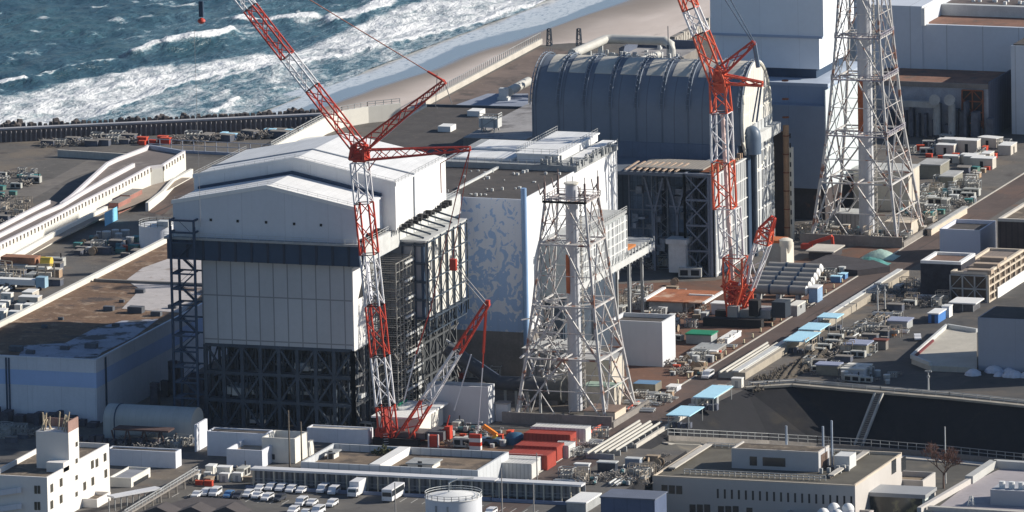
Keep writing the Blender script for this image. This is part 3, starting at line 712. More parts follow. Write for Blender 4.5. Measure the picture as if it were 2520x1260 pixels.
mb.beam((AX+.5,ya0-22,zb0_-3.4),(AX+.5,yb2,zb0_-3.4),.5,1.6);part('balcony_rail',mb,LGREY,AN)
part('orange_tarp',MB().box(AX-3,AX-.4,ya1+1,ya1+8,zb0_-1.6,zb0_-1.1),mat('faded_orange',(.50,.19,.06),.8,var=.2),AN)
mb=MB();mb.box(AX-8,AX-7.2,ya1-6,ya1+12,zb0_-8,zb0_-4.6);mb.box(AX-16,AX-7,ya1-12,ya1-11,zb0_-8,zb0_-5.);multi('teal_beam',mb,TEAL,AN)
mb=MB()
for x in (X2+4,AX-8,AX-1):
    for y in (ya0-18,ya0-4,ya1+4,ya1+14): mb.beam((x,y,0),(x,y,zb0_-3),.6)
multi('column',mb,GREY,AN)
# =================================================================== DOME BUILDING
X5,Y5=G(1762,682)
DB=thing('domed_reactor_building','long blue-grey barrel vault shelter with pale ribbed end disc, on a tall lattice-clad building','building',(X5-25,Y5,0))
DOME=mat('dome_blue',(.165,.195,.24),.55,var=.08,ns=.08,grid=(7.15,0,0),gw=.25,gd=.4,spec=.4)
DTOP=mat('dome_top_sunlight',(.58,.54,.46),.6,var=.12,ns=.3)
a=FX(1828,240,X5);b=FX(1897,240,X5);yc=(a[0]+b[0])/2;rd_=(b[0]-a[0])/2;ztop=FX(1862,153,X5)[1];zc_=ztop-rd_;zhem=zc_-7.5
xL=FY(1296,240,yc-rd_)[0]
def arch(r,zb_,n=28,t0=0,t1=180,cy=None):
    return [(cy+r*math.cos(math.radians(t)),zc_+r*math.sin(math.radians(t))) for t in [t0+(t1-t0)*i/n for i in range(n+1)]]
prof=[(yc+rd_,zhem)]+arch(rd_,0,cy=yc)+[(yc-rd_,zhem)]
part('vault',MB().yz(prof,xL+1.5,X5-.8),DOME,DB,smooth=True)
# cream sheets that paint sunlight onto the vault's crown, between the rib stairs
n=8;pit=(X5-.8-xL-1.5)/n
mb=MB()
for i in range(n):
    x0=xL+1.5+pit*i+(1.6 if i else 2.6);x1=xL+1.5+pit*(i+1)-.5
    o_=arch(rd_+.10,0,10,30,132,yc);q=arch(rd_-.2,0,10,30,132,yc);mb.yz(o_+q[::-1],x0,x1)
multi('crown_sunlight',mb,DTOP,DB,True)
mb=MB()
for i in range(n+1):
    x=xL+1.5+pit*i
    for dx in (-.5,.5):
        pts=[(x+dx,yc+(rd_+.5)*math.cos(math.radians(t)),zc_+(rd_+.5)*math.sin(math.radians(t))) for t in range(40,182,8)]
        mb.tube(pts,.14,4)
    for t in range(44,176,7):
        p=(x,yc+(rd_+.5)*math.cos(math.radians(t)),zc_+(rd_+.5)*math.sin(math.radians(t)));mb.beam((x-.5,p[1],p[2]),(x+.5,p[1],p[2]),.12)
        q=(x,yc+(rd_+1.5)*math.cos(math.radians(t)),zc_+(rd_+1.5)*math.sin(math.radians(t)));mb.beam(p,q,.08)
part('rib_ladder',mb,mat('rib_steel',(.19,.225,.28),.6,var=.15),DB)
mb=MB()
for i in range(n+1):
    x=xL+1.5+pit*i;o_=arch(rd_+.12,0,24,60,180,yc);q=arch(rd_-.1,0,24,60,180,yc);mb.yz([(yc-rd_-.22,zhem)]+q[::-1][:0]+o_[::-1]+q+[(yc-rd_,zhem)],x-.16,x+.16)
multi('rib_band',mb,mat('rib_band_steel',(.13,.16,.20),.5,var=.1),DB)
# end disc
ED=mat('ribbed_end_sheet',(.64,.62,.57),.65,var=.05,ns=.2,grid=(0,1.45,0),gw=.4,gd=.3)
part('end_disc',MB().yz([(yc+(rd_-.1)*math.cos(t*math.pi/20),zc_-2+(rd_+1.8)*math.sin(t*math.pi/20)) for t in range(40)],X5-.8,X5-.3),ED,DB)
mb=MB();ring=[(X5-.2,yc+(rd_+.15)*math.cos(t*math.pi/18),zc_-2+(rd_+2.1)*math.sin(t*math.pi/18)) for t in range(-18,19)];mb.tube(ring,.42,6)
for dz in (-8,-3.2,1.6,6):
    w_=rd_*math.sqrt(max(0,1-(dz/(rd_+1.8))**2));mb.beam((X5-.2,yc-w_,zc_-2+dz),(X5-.2,yc+w_,zc_-2+dz),.26)
part('end_ring',mb,mat('cream_ring',(.70,.68,.60),.6,var=.08),DB,smooth=True)
# skirt and platform beneath the vault
zsk=FX(1762,345,X5)[1];z25=FY(1762,432,Y5)[1]
yfr=yc-rd_
part('skirt_wall',MB().box(xL+1,X5-1.5,yfr-.4,yc+rd_,zhem-6,zhem),mat('dark_blue_skirt',(.13,.165,.23),.6,var=.12,ns=.2,grid=(3.6,0,0),gd=.3),DB)
part('platform',MB().box(xL,X5-.2,yfr-6,yfr+.4,zhem-6.6,zhem-5.9).box(xL,X5-.2,Y5+.5,yfr-4,z25-.8,z25),mat('platform_grey',(.14,.16,.19),.7,var=.15),DB)
part('lower_wall',MB().box(xL,X5-4,yfr-5,yc+rd_,0,zhem-6.6),mat('dark_wall',(.06,.075,.10),.8,var=.2,ns=.2,grid=(2.4,0,0),gw=.3,gd=.4),DB)
# open steel frame at the front and gridded cladding on the sunlit side
xf0=FY(1514,500,Y5)[0];xf1=FY(1685,500,Y5)[0];xcl=FY(1744,500,Y5)[0]
mb=MB();grid_frame(mb,Y5,yfr-1,0,z25,4,5,lambda u,z:(xf1,u,z),.55,.3)
grid_frame(mb,xf1,xcl,0,z25,1,4,lambda u,z:(u,Y5,z),.55,.35,True);grid_frame(mb,xf1,xcl,0,z25,1,4,lambda u,z:(u,Y5,z),.4,.3,True,1)

for vx_ in (xf1-9.5,xf1-3.6):
    mb.beam((vx_-2.4,Y5+5,z25-2),(vx_,Y5+5,z25-11),.5);mb.beam((vx_+2.4,Y5+5,z25-2),(vx_,Y5+5,z25-11),.5);mb.beam((vx_,Y5+5,z25-11),(vx_,Y5+5,0),.6);mb.beam((vx_-2,Y5+5,z25-9),(vx_+2,Y5+5,z25-9),.4)
grid_frame(mb,xf0,xf0+7,0,z25-2,2,5,lambda u,z:(u,Y5+11,z),.35,.2,False)
part('front_frame',mb,mat('blue_grey_frame',(.16,.18,.22),.6,var=.2),DB)
FP=mat('blue_sheet_wall',(.10,.14,.20),.7,var=.35,ns=.25,grid=(1.3,0,3.4),gw=.16,gd=.4)
mb=MB().box(xf0,xf0+8,Y5+12,Y5+13,3,z25-2).box(xf0+8,xf1-7,Y5+15,Y5+16,0,z25-3).box(xf1-7,xf1-.5,Y5+9,Y5+10,9,z25-1.5);multi('sheeted_wall',mb,FP,DB)
mb=MB()
for i in range(24):
    x=R.uniform(xf0,xf1-1);z=R.uniform(2,z25-5);a_=R.uniform(.6,2.2);mb.box(x,x+a_,Y5+R.uniform(5,8.5),Y5+9,z,z+R.uniform(.5,2.4))
multi('hanging_equipment',mb,mat('hanging_equipment',(.20,.22,.25),.7,var=.5,ns=.7),DB)
q0=FY(1645,600,Y5-2);q1=FY(1688,672,Y5-2);part('white_hopper',MB().box(q0[0],q1[0],Y5-2,Y5+2,q1[1],q0[1]).box(q0[0]-.6,q1[0]+.4,Y5-2.4,Y5+2.4,q0[1],q0[1]+1.2),LGREY,DB)
part('frame_column',MB().box(xcl,X5-.2,Y5,Y5+2.2,0,z25+.2),mat('grey_column',(.30,.32,.36),.7,var=.06,streak=.1),DB)
yE=FX(1905,560,X5)[0]
part('side_cladding',MB().box(X5-.6,X5,Y5,FX(1838,500,X5)[0],0,z25).box(X5-.6,X5,FX(1858,500,X5)[0],yE,0,z25+7.2),LAT,DB)
mb=MB()
for k in range(6): z=.8+k*(z25)/5.2;mb.beam((X5+.12,Y5,z),(X5+.12,yE,z),.24)
for k in range(17): y=Y5+k*(yE-Y5)/16;mb.beam((X5+.12,y,0),(X5+.12,y,z25),.18)
part('grid_rail',mb,WHITE,DB)
part('shaft',MB().box(X5-1.2,X5+.5,FX(1838,500,X5)[0],FX(1858,500,X5)[0],0,FX(1848,360,X5)[1]),NAVY,DB)
mb=MB();ys_=(FX(1838,500,X5)[0]+FX(1858,500,X5)[0])/2;mb.tube([(X5+.9,ys_,0),(X5+.9,ys_,z25+2)],.8,10);mb.tube([(X5+.9,ys_,z25+2),(X5+.9,ys_,z25+5)],[1.3,1.3],10)
part('hoist_duct',mb,DKST,DB,smooth=True)
zho=FX(1848,305,X5)[1]
part('cable_hood',MB().lathe(X5+.9,ys_-1,[(2.2,zho-7),(2.2,zho-3),(1.9,zho-1.4),(1.1,zho-.4),(.3,zho)],14),mat('slate_hood',(.10,.14,.20),.4,var=.1),DB,smooth=True)
q=FX(1905,300,X5);mb=MB();mb.beam((X5+.4,FX(1845,345,X5)[0],zhem+0.5),(X5+.4,FX(1905,300,X5)[0],zhem+.5),2.6,2.6);part('top_walkway',mb,LGREY,DB)
mb=MB()
for k in range(30): y=Y5+1+k*(yE-Y5-1)/30;mb.box(X5-1.5+R.uniform(-.5,.5),X5-.6,y,y+.7,z25,z25+R.uniform(.3,1.6))
multi('edge_fitting',mb,mat('mixed_fitting',(.32,.22,.15),.8,var=.4,ns=1),DB)
part('rusty_deck',MB().box(xf1+3,X5-1.5,Y5+3,Y5+20,z25,z25+.25),RUST,DB)
a_=G(1725,408,z25);part('ribbed_lean_roof',MB().box(xf1-13,xf1+4.,yfr-21,yfr-9,z25+.6,z25+.9),mat('tan_ribbed',(.34,.31,.27),.7,var=.15,grid=(.9,0,0),gw=.2),DB)
mb=MB()
for i in range(9): x=xf1-15+i*1.6;mb.beam((x,yfr-24,z25+.6),(x+.2,yfr-14,z25+1),.5,.2)
multi('long_pipe',mb,mat('tan_pipe',(.48,.36,.27),.6,var=.3,ns=.5),DB)
part('stair_tower',MB().lattice((xf1-9,Y5+10,0),(xf1-9,Y5+10,z25-2),4,4,7,.3),mat('blue_grey_tower',(.20,.23,.27),.6,var=.3),DB)
# slender brown and cream masts at the far corner
bp_=G(1938,590)
t=thing('brown_mast','slender rust brown vertical duct rising beside the gridded cladding of the domed building','mast',(*bp_,0))
ztm=HZ(308,*bp_);mb=MB().tube([(*bp_,0),(*bp_,ztm)],.75,10);part('duct',mb,mat('tan_duct',(.42,.25,.14),.7,var=.25,ns=.3,streak=.3),t,smooth=True)
part('backing',MB().box(bp_[0]-3.6,bp_[0]-1.1,bp_[1]+1,bp_[1]+3,0,ztm-2),mat('brown_backing',(.10,.07,.055),.85,var=.2),t)
mb=MB()
for k in range(9): mb.tube([(*bp_,3+k*4.6),(*bp_,3.3+k*4.6)],.85,10)
multi('flange',mb,RUST,t)
cp_=G(1950,590);t=thing('cream_mast','slender cream vertical duct with slots, directly right of the brown duct','mast',(*cp_,0))
ztm=HZ(362,*cp_);part('duct',MB().tube([(*cp_,0),(*cp_,ztm)],.6,10),mat('cream_paint',(.70,.66,.56),.6,var=.08),t,smooth=True)
mb=MB()
for k in range(10): mb.box(cp_[0]-.15,cp_[0]+.15,cp_[1]-.68,cp_[1]-.5,4+k*2.4,5.2+k*2.4)
multi('slot',mb,BLK,t)
# roof-side pipework behind the vault
TB=thing('seaside_turbine_hall','low hall with large cream pipes on its pale roof, behind the blue vault','building',(-20,110,0))
zt=18.
c0=G(1300,150,zt);c1=G(1560,108,zt)
p=[G(1345,140,zt),G(1365,118,zt),G(1655,132,zt),G(1640,165,zt)]
x0=G(1290,200,zt)[0];xE_=G(1660,150,zt)[0];y1=G(1500,112,zt)[1];y0=30.
part('wall',MB().box(x0+12,xE_,60,y1,0,zt),CONCD,TB)
part('roof',MB().box(x0+12,xE_,60,y1,zt,zt+.1),mat('pale_flat_roof',(.30,.29,.29),.9,var=.25,ns=.1,spots=[((.14,.13,.13),.15,.52,.66)]),TB)
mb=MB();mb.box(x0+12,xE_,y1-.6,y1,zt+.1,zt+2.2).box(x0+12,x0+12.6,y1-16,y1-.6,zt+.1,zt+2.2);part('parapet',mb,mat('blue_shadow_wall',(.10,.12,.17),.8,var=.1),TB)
a=G(1410,130,zt+2);b=G(1487,92,zt+2);rr_=1.25
PZ=zt+4.;A_=(*G(1408,133,PZ),PZ);B_=(*G(1490,97,PZ),PZ)
dd=Vector((1,0,0));Lx=G(1650,104,PZ)[0]
by=B_[1];pts=[A_,(B_[0],by,PZ),(B_[0]+1.6,by+1.0,PZ),(Lx-2.2,by+1.0,PZ),(Lx-.4,by+.4,PZ-.8),(Lx,by-.4,PZ-2.2),(Lx,by-.4,zt)]
part('elbow_pipe',MB().tube(pts,rr_,12),mat('cream_pipe',(.50,.49,.45),.5,var=.1),TB,smooth=True)
part('second_pipe',MB().tube([(Lx-5,by-22,zt+1.2),(Lx-2.4,by-4,zt+1.2)],1.0,12),_M['cream_pipe'],TB,smooth=True)
mb=MB()
for k in (.15,.5,.85): q=Vector(A_)+(Vector(B_)-Vector(A_))*k;mb.box(q.x-.6,q.x+.6,q.y-.3,q.y+.3,zt,PZ-1)
for k in range(9): x=B_[0]+3+k*2.2;mb.box(x,x+.7,by-4,by-3.3,zt,zt+R.uniform(.8,2.))
multi('pipe_support',mb,LGREY,TB)
for px_,h_ in ((1352,90),(1425,100)):
    q=G(px_,112,zt);mb=MB().lattice((*q,zt),(*q,zt+4.5),1.2,.8,4,.2);part('roof_mast',mb,DKST,TB)
mb=MB()
for k in range(30):
    q=G(R.uniform(1400,1640),R.uniform(120,150),zt);s_=R.uniform(.5,1.5);mb.box(q[0],q[0]+s_,q[1],q[1]+s_,zt,zt+R.uniform(.3,1.4))
multi('roof_unit',mb,LGREY,TB)
# whip aerials against the sand
for i,(px_,pb,pt) in enumerate(((1645,148,62),(2105-700,40,-10))):
    q=G(px_,pb,zt) if i==0 else G(px_,100,0)
    if i==0: solo('whip_aerial',MB().tube([(*q,zt),(*q,zt+9)],.12,5).box(q[0]-.3,q[0]+.3,q[1]-.2,q[1]+.2,zt+3,zt+4),DKST,'thin dark aerial standing above the big pipe elbow against the sand','aerial')
# flat strip roof with a cylindrical vessel, left of the dome
za_=8.
t=thing('shore_annex','low blue-grey flat annex carrying a cream horizontal pipe, left of the dome','building',(*G(1240,260,0),0))
q=[G(1115,262,za_),G(1300,272,za_),G(1300,232,za_),G(1200,232,za_)]
part('wall',MB().prism(q,0,za_),CONCD,t);part('roof',MB().prism(q,za_,za_+.2),mat('blue_grey_roof',(.26,.29,.36),.8,var=.12,ns=.2),t)
part('cream_pipe',MB().tube([(*G(1252,226,za_+2),za_+2),(*G(1300,200,za_+2),za_+2)],1.2,12),_M['cream_pipe'],t,smooth=True)
q=G(1240,248,za_);part('vent_stack',MB().box(q[0]-1.1,q[0]+1.1,q[1]-.8,q[1]+.8,za_,za_+3.4).box(q[0]-1.5,q[0]+1.5,q[1]-1,q[1]+1,za_,za_+1),LGREY,t)
# dark flat turbine hall between the covered building and the dome
ty=15.
def hall(name,label,pix,z,wall,roof,par=.7,pm=None):
    q=[G(x,y,z) for x,y in pix];t=thing(name,label,'building',(q[0][0],q[0][1],0));part('wall',MB().prism(q,0,z-.1),wall,t)
    part('roof',MB().prism(q,z-.1,z),roof,t)
    mb=MB();mb.wall([(*p,z) for p in q+[q[0]]],par,.5);part('parapet',mb,pm or wall,t);return t
H1=hall('dark_roofed_hall','broad hall with flat dark asphalt roof between the gabled cover and the dome',[(880,395),(1150,405),(1340,300),(1290,268),(1050,262),(1000,290)],ty,CONCW,ROOFD,.6,DKST)
for px_,py_,lb in ((1172,284,'small pale rooftop hatch box farther from the gantry post'),(1100,322,'small pale rooftop hatch box nearer the gabled cover')):
    q=G(px_,py_,ty);solo('roof_hatch',MB().box(q[0]-1.7,q[0]+1.7,q[1]-2.2,q[1]+2.2,ty+.1,ty+1.5),W_,lb,'hatch')
q=G(1207,352,ty);t=thing('roof_gantry','grey lattice lift gantry standing on the dark asphalt roof','gantry',(*q,ty))
part('frame',MB().lattice((*q,ty),(*q,ty+6.5),3.4,3.4,3,.3),GREY,t);part('head',MB().box(q[0]-2.4,q[0]+2.6,q[1]-1.6,q[1]+1.6,ty+4.2,ty+6.5),LGREY,t)
mb=MB();rail(mb,[(q[0]-2.4,q[1]-1.6,ty+6.5),(q[0]+2.6,q[1]-1.6,ty+6.5),(q[0]+2.6,q[1]+1.6,ty+6.5)],1.2,1.2,.14);part('railing',mb,LGREY,t)
t=thing('blue_strip_building','low building with pale blue edge sheet just behind the gabled cover','building',(*G(980,372,0),0))
q=[G(885,385,9),G(1150,398,9),G(1160,372,9),G(900,352,9)];part('wall',MB().prism(q,0,8.6),CONC,t);part('roof',MB().prism(q,8.6,9),mat('sky_sheet',(.16,.36,.52),.6,var=.15),t)
# sea wall along the beach, with fence
sw=thing('sea_wall','pale concrete sea wall with fence posts along the beach','wall',(*G(1180,190,0),0))
A0=G(1043,262);A1=G(1330,108);mb=MB().wall([A0,A1],1.5,1.2,0.);part('wall',mb,CONC,sw)
mb=MB()
for i in range(60):
    p=(A0[0]+(A1[0]-A0[0])*i/59,A0[1]+(A1[1]-A0[1])*i/59,1.5);mb.beam(p,(p[0],p[1],3.2),.16)
mb.beam((*A0,3.1),(*A1,3.1),.12);part('fence',mb,GREY,sw)
sheetm=gm('brown_bank',(.17,.13,.11),[((.09,.075,.068),.1,.5,.66),((.25,.21,.18),.4,.6,.75)])
sheet('brown_bank',[(1050,266),(1330,116),(1430,130),(1300,235),(1110,268)],sheetm,.02)
sw2=thing('beach_rear_wall','weathered wall backing the beach between the pipe elbow and white tower','wall',(*G(1700,90,0),0))
A0=G(1655,112);A1=G(1762,58);part('wall',MB().wall([A0,A1],2.4,1.4,0.),CONCD,sw2)
mb=MB()
for i in range(26):
    p=(A0[0]+(A1[0]-A0[0])*i/26,A0[1]+(A1[1]-A0[1])*i/26-1.5);mb.box(p[0],p[0]+.9,p[1],p[1]+.8,0,R.uniform(1,3))
multi('stored_block',mb,CONC,sw2)
# =================================================================== WHITE TOWER BUILDING (top right)
X6=57.;Yw=72.
TW=thing('white_tower_building','tall white windowless tower block with stepped overhang, top right behind the lattice stack','building',(X6-15,80,0))
WB=mat('white_cladding',(.79,.83,.87),.6,var=.04,ns=.1,grid=(10.,0,0),gd=.2)
zA=FY(2025,90,Yw)[1];zB=FY(2012,172,Yw)[1];x0=FY(1748,50,Yw)[0];xA=FY(2026,50,Yw)[0]
part('upper_block',MB().box(x0,xA,Yw,Yw+26,zA,zA+40),WB,TW)
part('lower_block',MB().box(x0+1,xA-1.4,Yw+.8,Yw+25,zB,zA),WB,TW)
part('ledge',MB().box(x0-.3,xA-.3,Yw-.2,Yw+.8,zA-.6,zA),mat('ledge_blue',(.35,.42,.55),.6,var=.03),TW)
part('neck',MB().box(x0+3,xA-2.5,Yw+1.5,Yw+24,zB-4,zB),NAVY,TW)
part('pedestal_roof',MB().box(FY(1890,180,Yw-4)[0]-12,xA+2.8,Yw-6,Yw+28,zB-3.2,zB-2.4),mat('pale_step_roof',(.40,.46,.55),.7,var=.06,grid=(0,3.4,0),gd=.35),TW)
xp=xA+2.8
part('pedestal',MB().box(xA-40,xp,Yw-5.8,Yw+27,zB-8,zB-3.2),mat('pedestal_wall',(.30,.37,.48),.7,var=.06,grid=(9,0,0),gd=.3),TW)
part('pedestal_lower',MB().box(xA-22,xp,Yw-9,Yw+27,8,zB-7.6),mat('pedestal_low',(.26,.31,.39),.7,var=.06,grid=(10,0,0),gd=.3),TW)
part('side_sheet',MB().box(xp,xp+.3,Yw-9,Yw+27,8,zB-3.6),mat('pale_teal_sheet',(.58,.64,.66),.6,var=.06,grid=(0,4,0),gd=.2),TW)
part('base',MB().box(xA-22,xp-.5,Yw-8,Yw+27,0,8),mat('brown_dark_base',(.06,.05,.05),.9,var=.3,spots=[((.16,.08,.05),.3,.6,.7)]),TW)
# grey pipe bridge in front of it
b0=G(1950,400);pb=thing('pipe_bridge','grey pipe bridge on concrete posts, between the cream duct and the tall stack','bridge',(*b0,0))
y_=b0[1];z_=FY(1960,350,y_)[1];x_0=b0[0];x_1=FY(2120,360,y_)[0]
mb=MB().box(x_0,x_1,y_,y_+4,z_-1.8,z_-.6);rail(mb,[(x_0,y_,z_-.6),(x_1,y_,z_-.6)],1.4,1.4,.2);part('deck',mb,CONC,pb)
mb=MB()
for k in range(4): x=x_0+2+(x_1-x_0-4)*k/3;mb.box(x-.7,x+.7,y_+.4,y_+2.4,0,z_-1.8)
multi('post',mb,GREY,pb);part('wall',MB().box(x_0+6,x_1-2,y_+5,y_+8,0,z_-9),LGREY,pb)
# =================================================================== TOP RIGHT TURBINE BLOCK
fy2=G(2430,340)[1];zs0=FY(2433,208,fy2)[1];fy=G(2300,170,zs0)[1]
FB=thing('blue_grey_hall','long pale blue-grey hall wall with brown gravel roof, far right behind the stack','building',(70,fy,0))
x0=FY(2196,100,fy)[0];x1=FY(2600,150,fy)[0];zt_=FY(2280,60,fy)[1]
BG=mat('hall_panel',(.58,.62,.68),.7,var=.05,ns=.1,grid=(9.8,0,0),gw=.25,gd=.4)
part('wall',MB().box(x0,x1,fy,fy+1.2,0,zt_),BG,FB)
xb=FY(2270,40,fy)[0];part('end_tower',MB().box(x0-10,xb,fy-.3,fy+30,0,FY(2230,14,fy)[1]),BG,FB)
part('roof',MB().box(xb,x1,fy+1,fy+17,zt_-.5,zt_-.35),mat('gravel_roof_red',(.22,.12,.085),.95,var=.25,ns=.2,spots=[((.14,.10,.08),.3,.5,.65),((.34,.21,.15),.6,.6,.75)]),FB)
part('white_return',MB().box(xb-.1,xb+.9,fy-1,fy+2.5,zt_-.2,zt_+4.4),W_,FB)
part('rear_parapet',MB().box(xb,x1,fy+17,fy+19,zt_-.4,zt_+2.6),LGREY,FB)
part('rear_roof',MB().box(xb-5,x1+20,fy+19,fy+75,zt_+2,zt_+2.2),mat('brown_far_roof',(.12,.10,.095),.95,var=.25,ns=.15,spots=[((.2,.12,.09),.1,.55,.65)]),FB)
part('rear_white_wall',MB().box(x0-22,xb+3,fy+32,fy+40,10,zt_+8),LGREY,FB)
mb=MB()
for k in range(9): q=(xb+6+R.uniform(0,16),fy+21+R.uniform(0,6));mb.box(q[0],q[0]+.8,q[1],q[1]+.8,zt_+2.2,zt_+3)
multi('roof_vent',mb,WHITE,FB)
z7=14.;fy2=G(2430,340)[1]
SB=thing('shaded_service_block','shaded service block with pipes, round fans and rusty braced bay, under the blue-grey hall','building',(80,fy2,0))
x0,x1=FY(2130,300,fy2)[0],FY(2433,300,fy2)[0];zs=FY(2433,208,fy2)[1]
part('wall',MB().box(x0,x1,fy2,fy,0,zs-.3),mat('service_wall',(.30,.32,.37),.85,var=.25,ns=.3,streak=.5),SB)
part('roof',MB().box(x0,x1,fy2,fy-.1,zs-.3,zs),_M['gravel_roof_red'],SB);part('side_wall',MB().box(x1,x1+.4,fy2,fy,0,zs+.6),mat('corrugated_side',(.10,.11,.15),.8,var=.1,grid=(0,1.6,0),gw=.4),SB)
part('coping',MB().box(x0,x1,fy2-.3,fy2,zs-1.2,zs+.1),mat('coping_brown',(.2,.18,.17),.9,var=.2),SB)
bx0=FY(2370,300,fy2)[0];part('bay',MB().box(bx0,x1-1.3,fy2-.5,fy2-.1,1,zs-1.6),BLK,SB)
mb=MB();grid_frame(mb,bx0,x1-1.3,1,zs-1.6,2,4,lambda u,z:(u,fy2-.6,z),.35,.22);part('bay_brace',mb,RUST,SB)
for px_ in (2305,2342):
    q=FY(px_,245,fy2-3);mb=MB();pts=[(q[0],fy2-3,1),(q[0],fy2-3,q[1]-1.),(q[0],fy2-3.6,q[1]),(q[0],fy2-5,q[1]+.2)];mb.tube(pts,[1.,1.,1.1,1.5],12);part('duct',mb,GREY,SB,smooth=True)
mb=MB()
for k in range(16): x=x0+5+k*1.9;mb.box(x,x+R.uniform(.5,1.8),fy2-R.uniform(.6,4),fy2-.1,0,R.uniform(2,10))
multi('equipment',mb,mat('dark_equipment',(.09,.10,.13),.7,var=.4,ns=.6),SB)
part('gantry_beam',MB().box(x0,bx0-6,fy2-4,fy2-3,zs-6,zs-4.4),GREY,SB)
t=thing('far_right_block','plain blue-grey block with lit roof corner at the far right edge','building',(*G(2500,330,0),0))
q=G(2490,330);x_=q[0];y_=q[1];zz=FY(2490,112,y_)[1];part('wall',MB().box(x_,x_+30,y_,y_+30,0,zz),BG,t);part('roof',MB().box(x_+.5,x_+30,y_+.5,y_+30,zz,zz+.3),ROOFD,t)
# =================================================================== LATTICE STACKS
def wid(cx,cy,z,dx):
    a=PJ(cx-.5,cy,z)[0];b=PJ(cx+.5,cy,z)[0];return dx/(b-a)
def stack(name,label,c,rings,ztop_pipe,r0,r1,top_deck):
    """rings: list of (z, width)"""
    t=thing(name,label,'chimney',(*c,0));cx,cy=c
    def cor(i,k): z,w_=rings[i];sx,sy=((-1,-1),(1,-1),(1,1),(-1,1))[k%4];return Vector((cx+sx*w_/2,cy+sy*w_/2,z))
    for k in range(4):
        mb=MB()
        for i in range(len(rings)-1):
            th=.86-.4*i/len(rings);mb.tube([cor(i,k),cor(i+1,k)],th*.5,8)
        part('leg',mb,RUSTY,t,smooth=True)
    for i in range(1,len(rings)):
        mb=MB()
        for k in range(4): mb.beam(cor(i,k),cor(i,k+1),.38)
        mids=[(cor(i,k)+cor(i,k+1))/2 for k in range(4)]
        for k in range(4): mb.beam(mids[k],mids[(k+1)%4],.3);mb.beam(mids[k],(cx,cy,rings[i][0]),.3)
        part('ring',mb,RUSTY,t)
    for k in range(4):
        mb=MB()
        for i in range(len(rings)-1):
            a,b,c_,d=cor(i,k),cor(i,k+1),cor(i+1,k),cor(i+1,k+1);th=.38 if i<2 else .29
            m_=(c_+d)/2
            mb.beam(a,m_,th);mb.beam(b,m_,th)                      # inverted V up to the ring's middle
            p=a+(m_-a)*.5;q=b+(m_-b)*.5
            l_=a+(c_-a)*.5;r_=b+(d-b)*.5
            mb.beam(l_,p,th*.5);mb.beam(r_,q,th*.5);mb.beam(p,q,th*.5);mb.beam(p,c_,th*.45);mb.beam(q,d,th*.45);mb.beam(p,(a+b)/2,th*.5);mb.beam(q,(a+b)/2,th*.5);e1=a+(m_-a)*.25;e2=b+(m_-b)*.25;mb.beam(e1,a+(c_-a)*.25,th*.4);mb.beam(e2,b+(d-b)*.25,th*.4);mb.beam(e1,l_,th*.4);mb.beam(e2,r_,th*.4)
        part('bracing',mb,RUSTY,t)
    part('pipe',MB().tube([(cx,cy,1),(cx,cy,ztop_pipe*.5),(cx,cy,ztop_pipe)],[r0,(r0+r1)/2,r1],24),mat('stack_pipe',(.50,.51,.54),.6,var=.07,ns=.2,streak=.3),t,smooth=True)
    # caged ladder beside the pipe
    mb=MB();lx=cx+r0+1.0
    for s_ in (-.35,.35): mb.beam((lx,cy+s_-.6,1),(lx-.4,cy+s_-.6,ztop_pipe-1),.14)
    for z in np.arange(2,ztop_pipe-2,1.3): mb.beam((lx-.5,cy-1.1,z),(lx+.3,cy-1.1,z),.16);mb.beam((lx-.5,cy-1.1,z),(lx-.2,cy-.3,z+.6),.12)
    part('ladder',mb,mat('ladder_cream',(.50,.47,.42),.7,var=.3,ns=1),t)
    return t,cor
c1=(78.,-185.);zr1=[HZ(y,*c1) for y in (1017,868,742,593,490)]
rg=[(0.,21.6),(zr1[1],17.4),(zr1[2],14.6),(zr1[3],11.8),(zr1[4],9.7)]
zt1=HZ(449,*c1)
S1,cor1=stack('short_lattice_stack','shorter white rust-streaked lattice tower around a cut-off exhaust pipe, centre of the site',c1,rg,zt1,1.65,1.4,True)
z=rg[-1][0];mb=MB();w_=5.2
mb.prism([(c1[0]-w_,c1[1]-w_),(c1[0]+w_,c1[1]-w_),(c1[0]+w_,c1[1]+w_),(c1[0]-w_,c1[1]+w_)],z,z+.3)
mb=MB()
for a,b in ((-1,-1),(-1,1)): mb.box(c1[0]-w_,c1[0]+w_,c1[1]+a*w_-.6,c1[1]+a*w_+.6,z,z+.3) if a==b or True else None
mb.box(c1[0]-w_,c1[0]-w_+.8,c1[1]-w_,c1[1]+w_,z,z+.3).box(c1[0]+w_-.8,c1[0]+w_,c1[1]-w_,c1[1]+w_,z,z+.3).box(c1[0]-w_,c1[0]+w_,c1[1]+w_-.8,c1[1]+w_,z,z+.3)
rail(mb,[(c1[0]-w_,c1[1]-w_,z+.3),(c1[0]+w_,c1[1]-w_,z+.3),(c1[0]+w_,c1[1]+w_,z+.3),(c1[0]-w_,c1[1]+w_,z+.3),(c1[0]-w_,c1[1]-w_,z+.3)],1.1,1.6,.14)
part('top_platform',mb,mat('weathered_platform',(.42,.38,.37),.8,var=.4,ns=.8),S1)
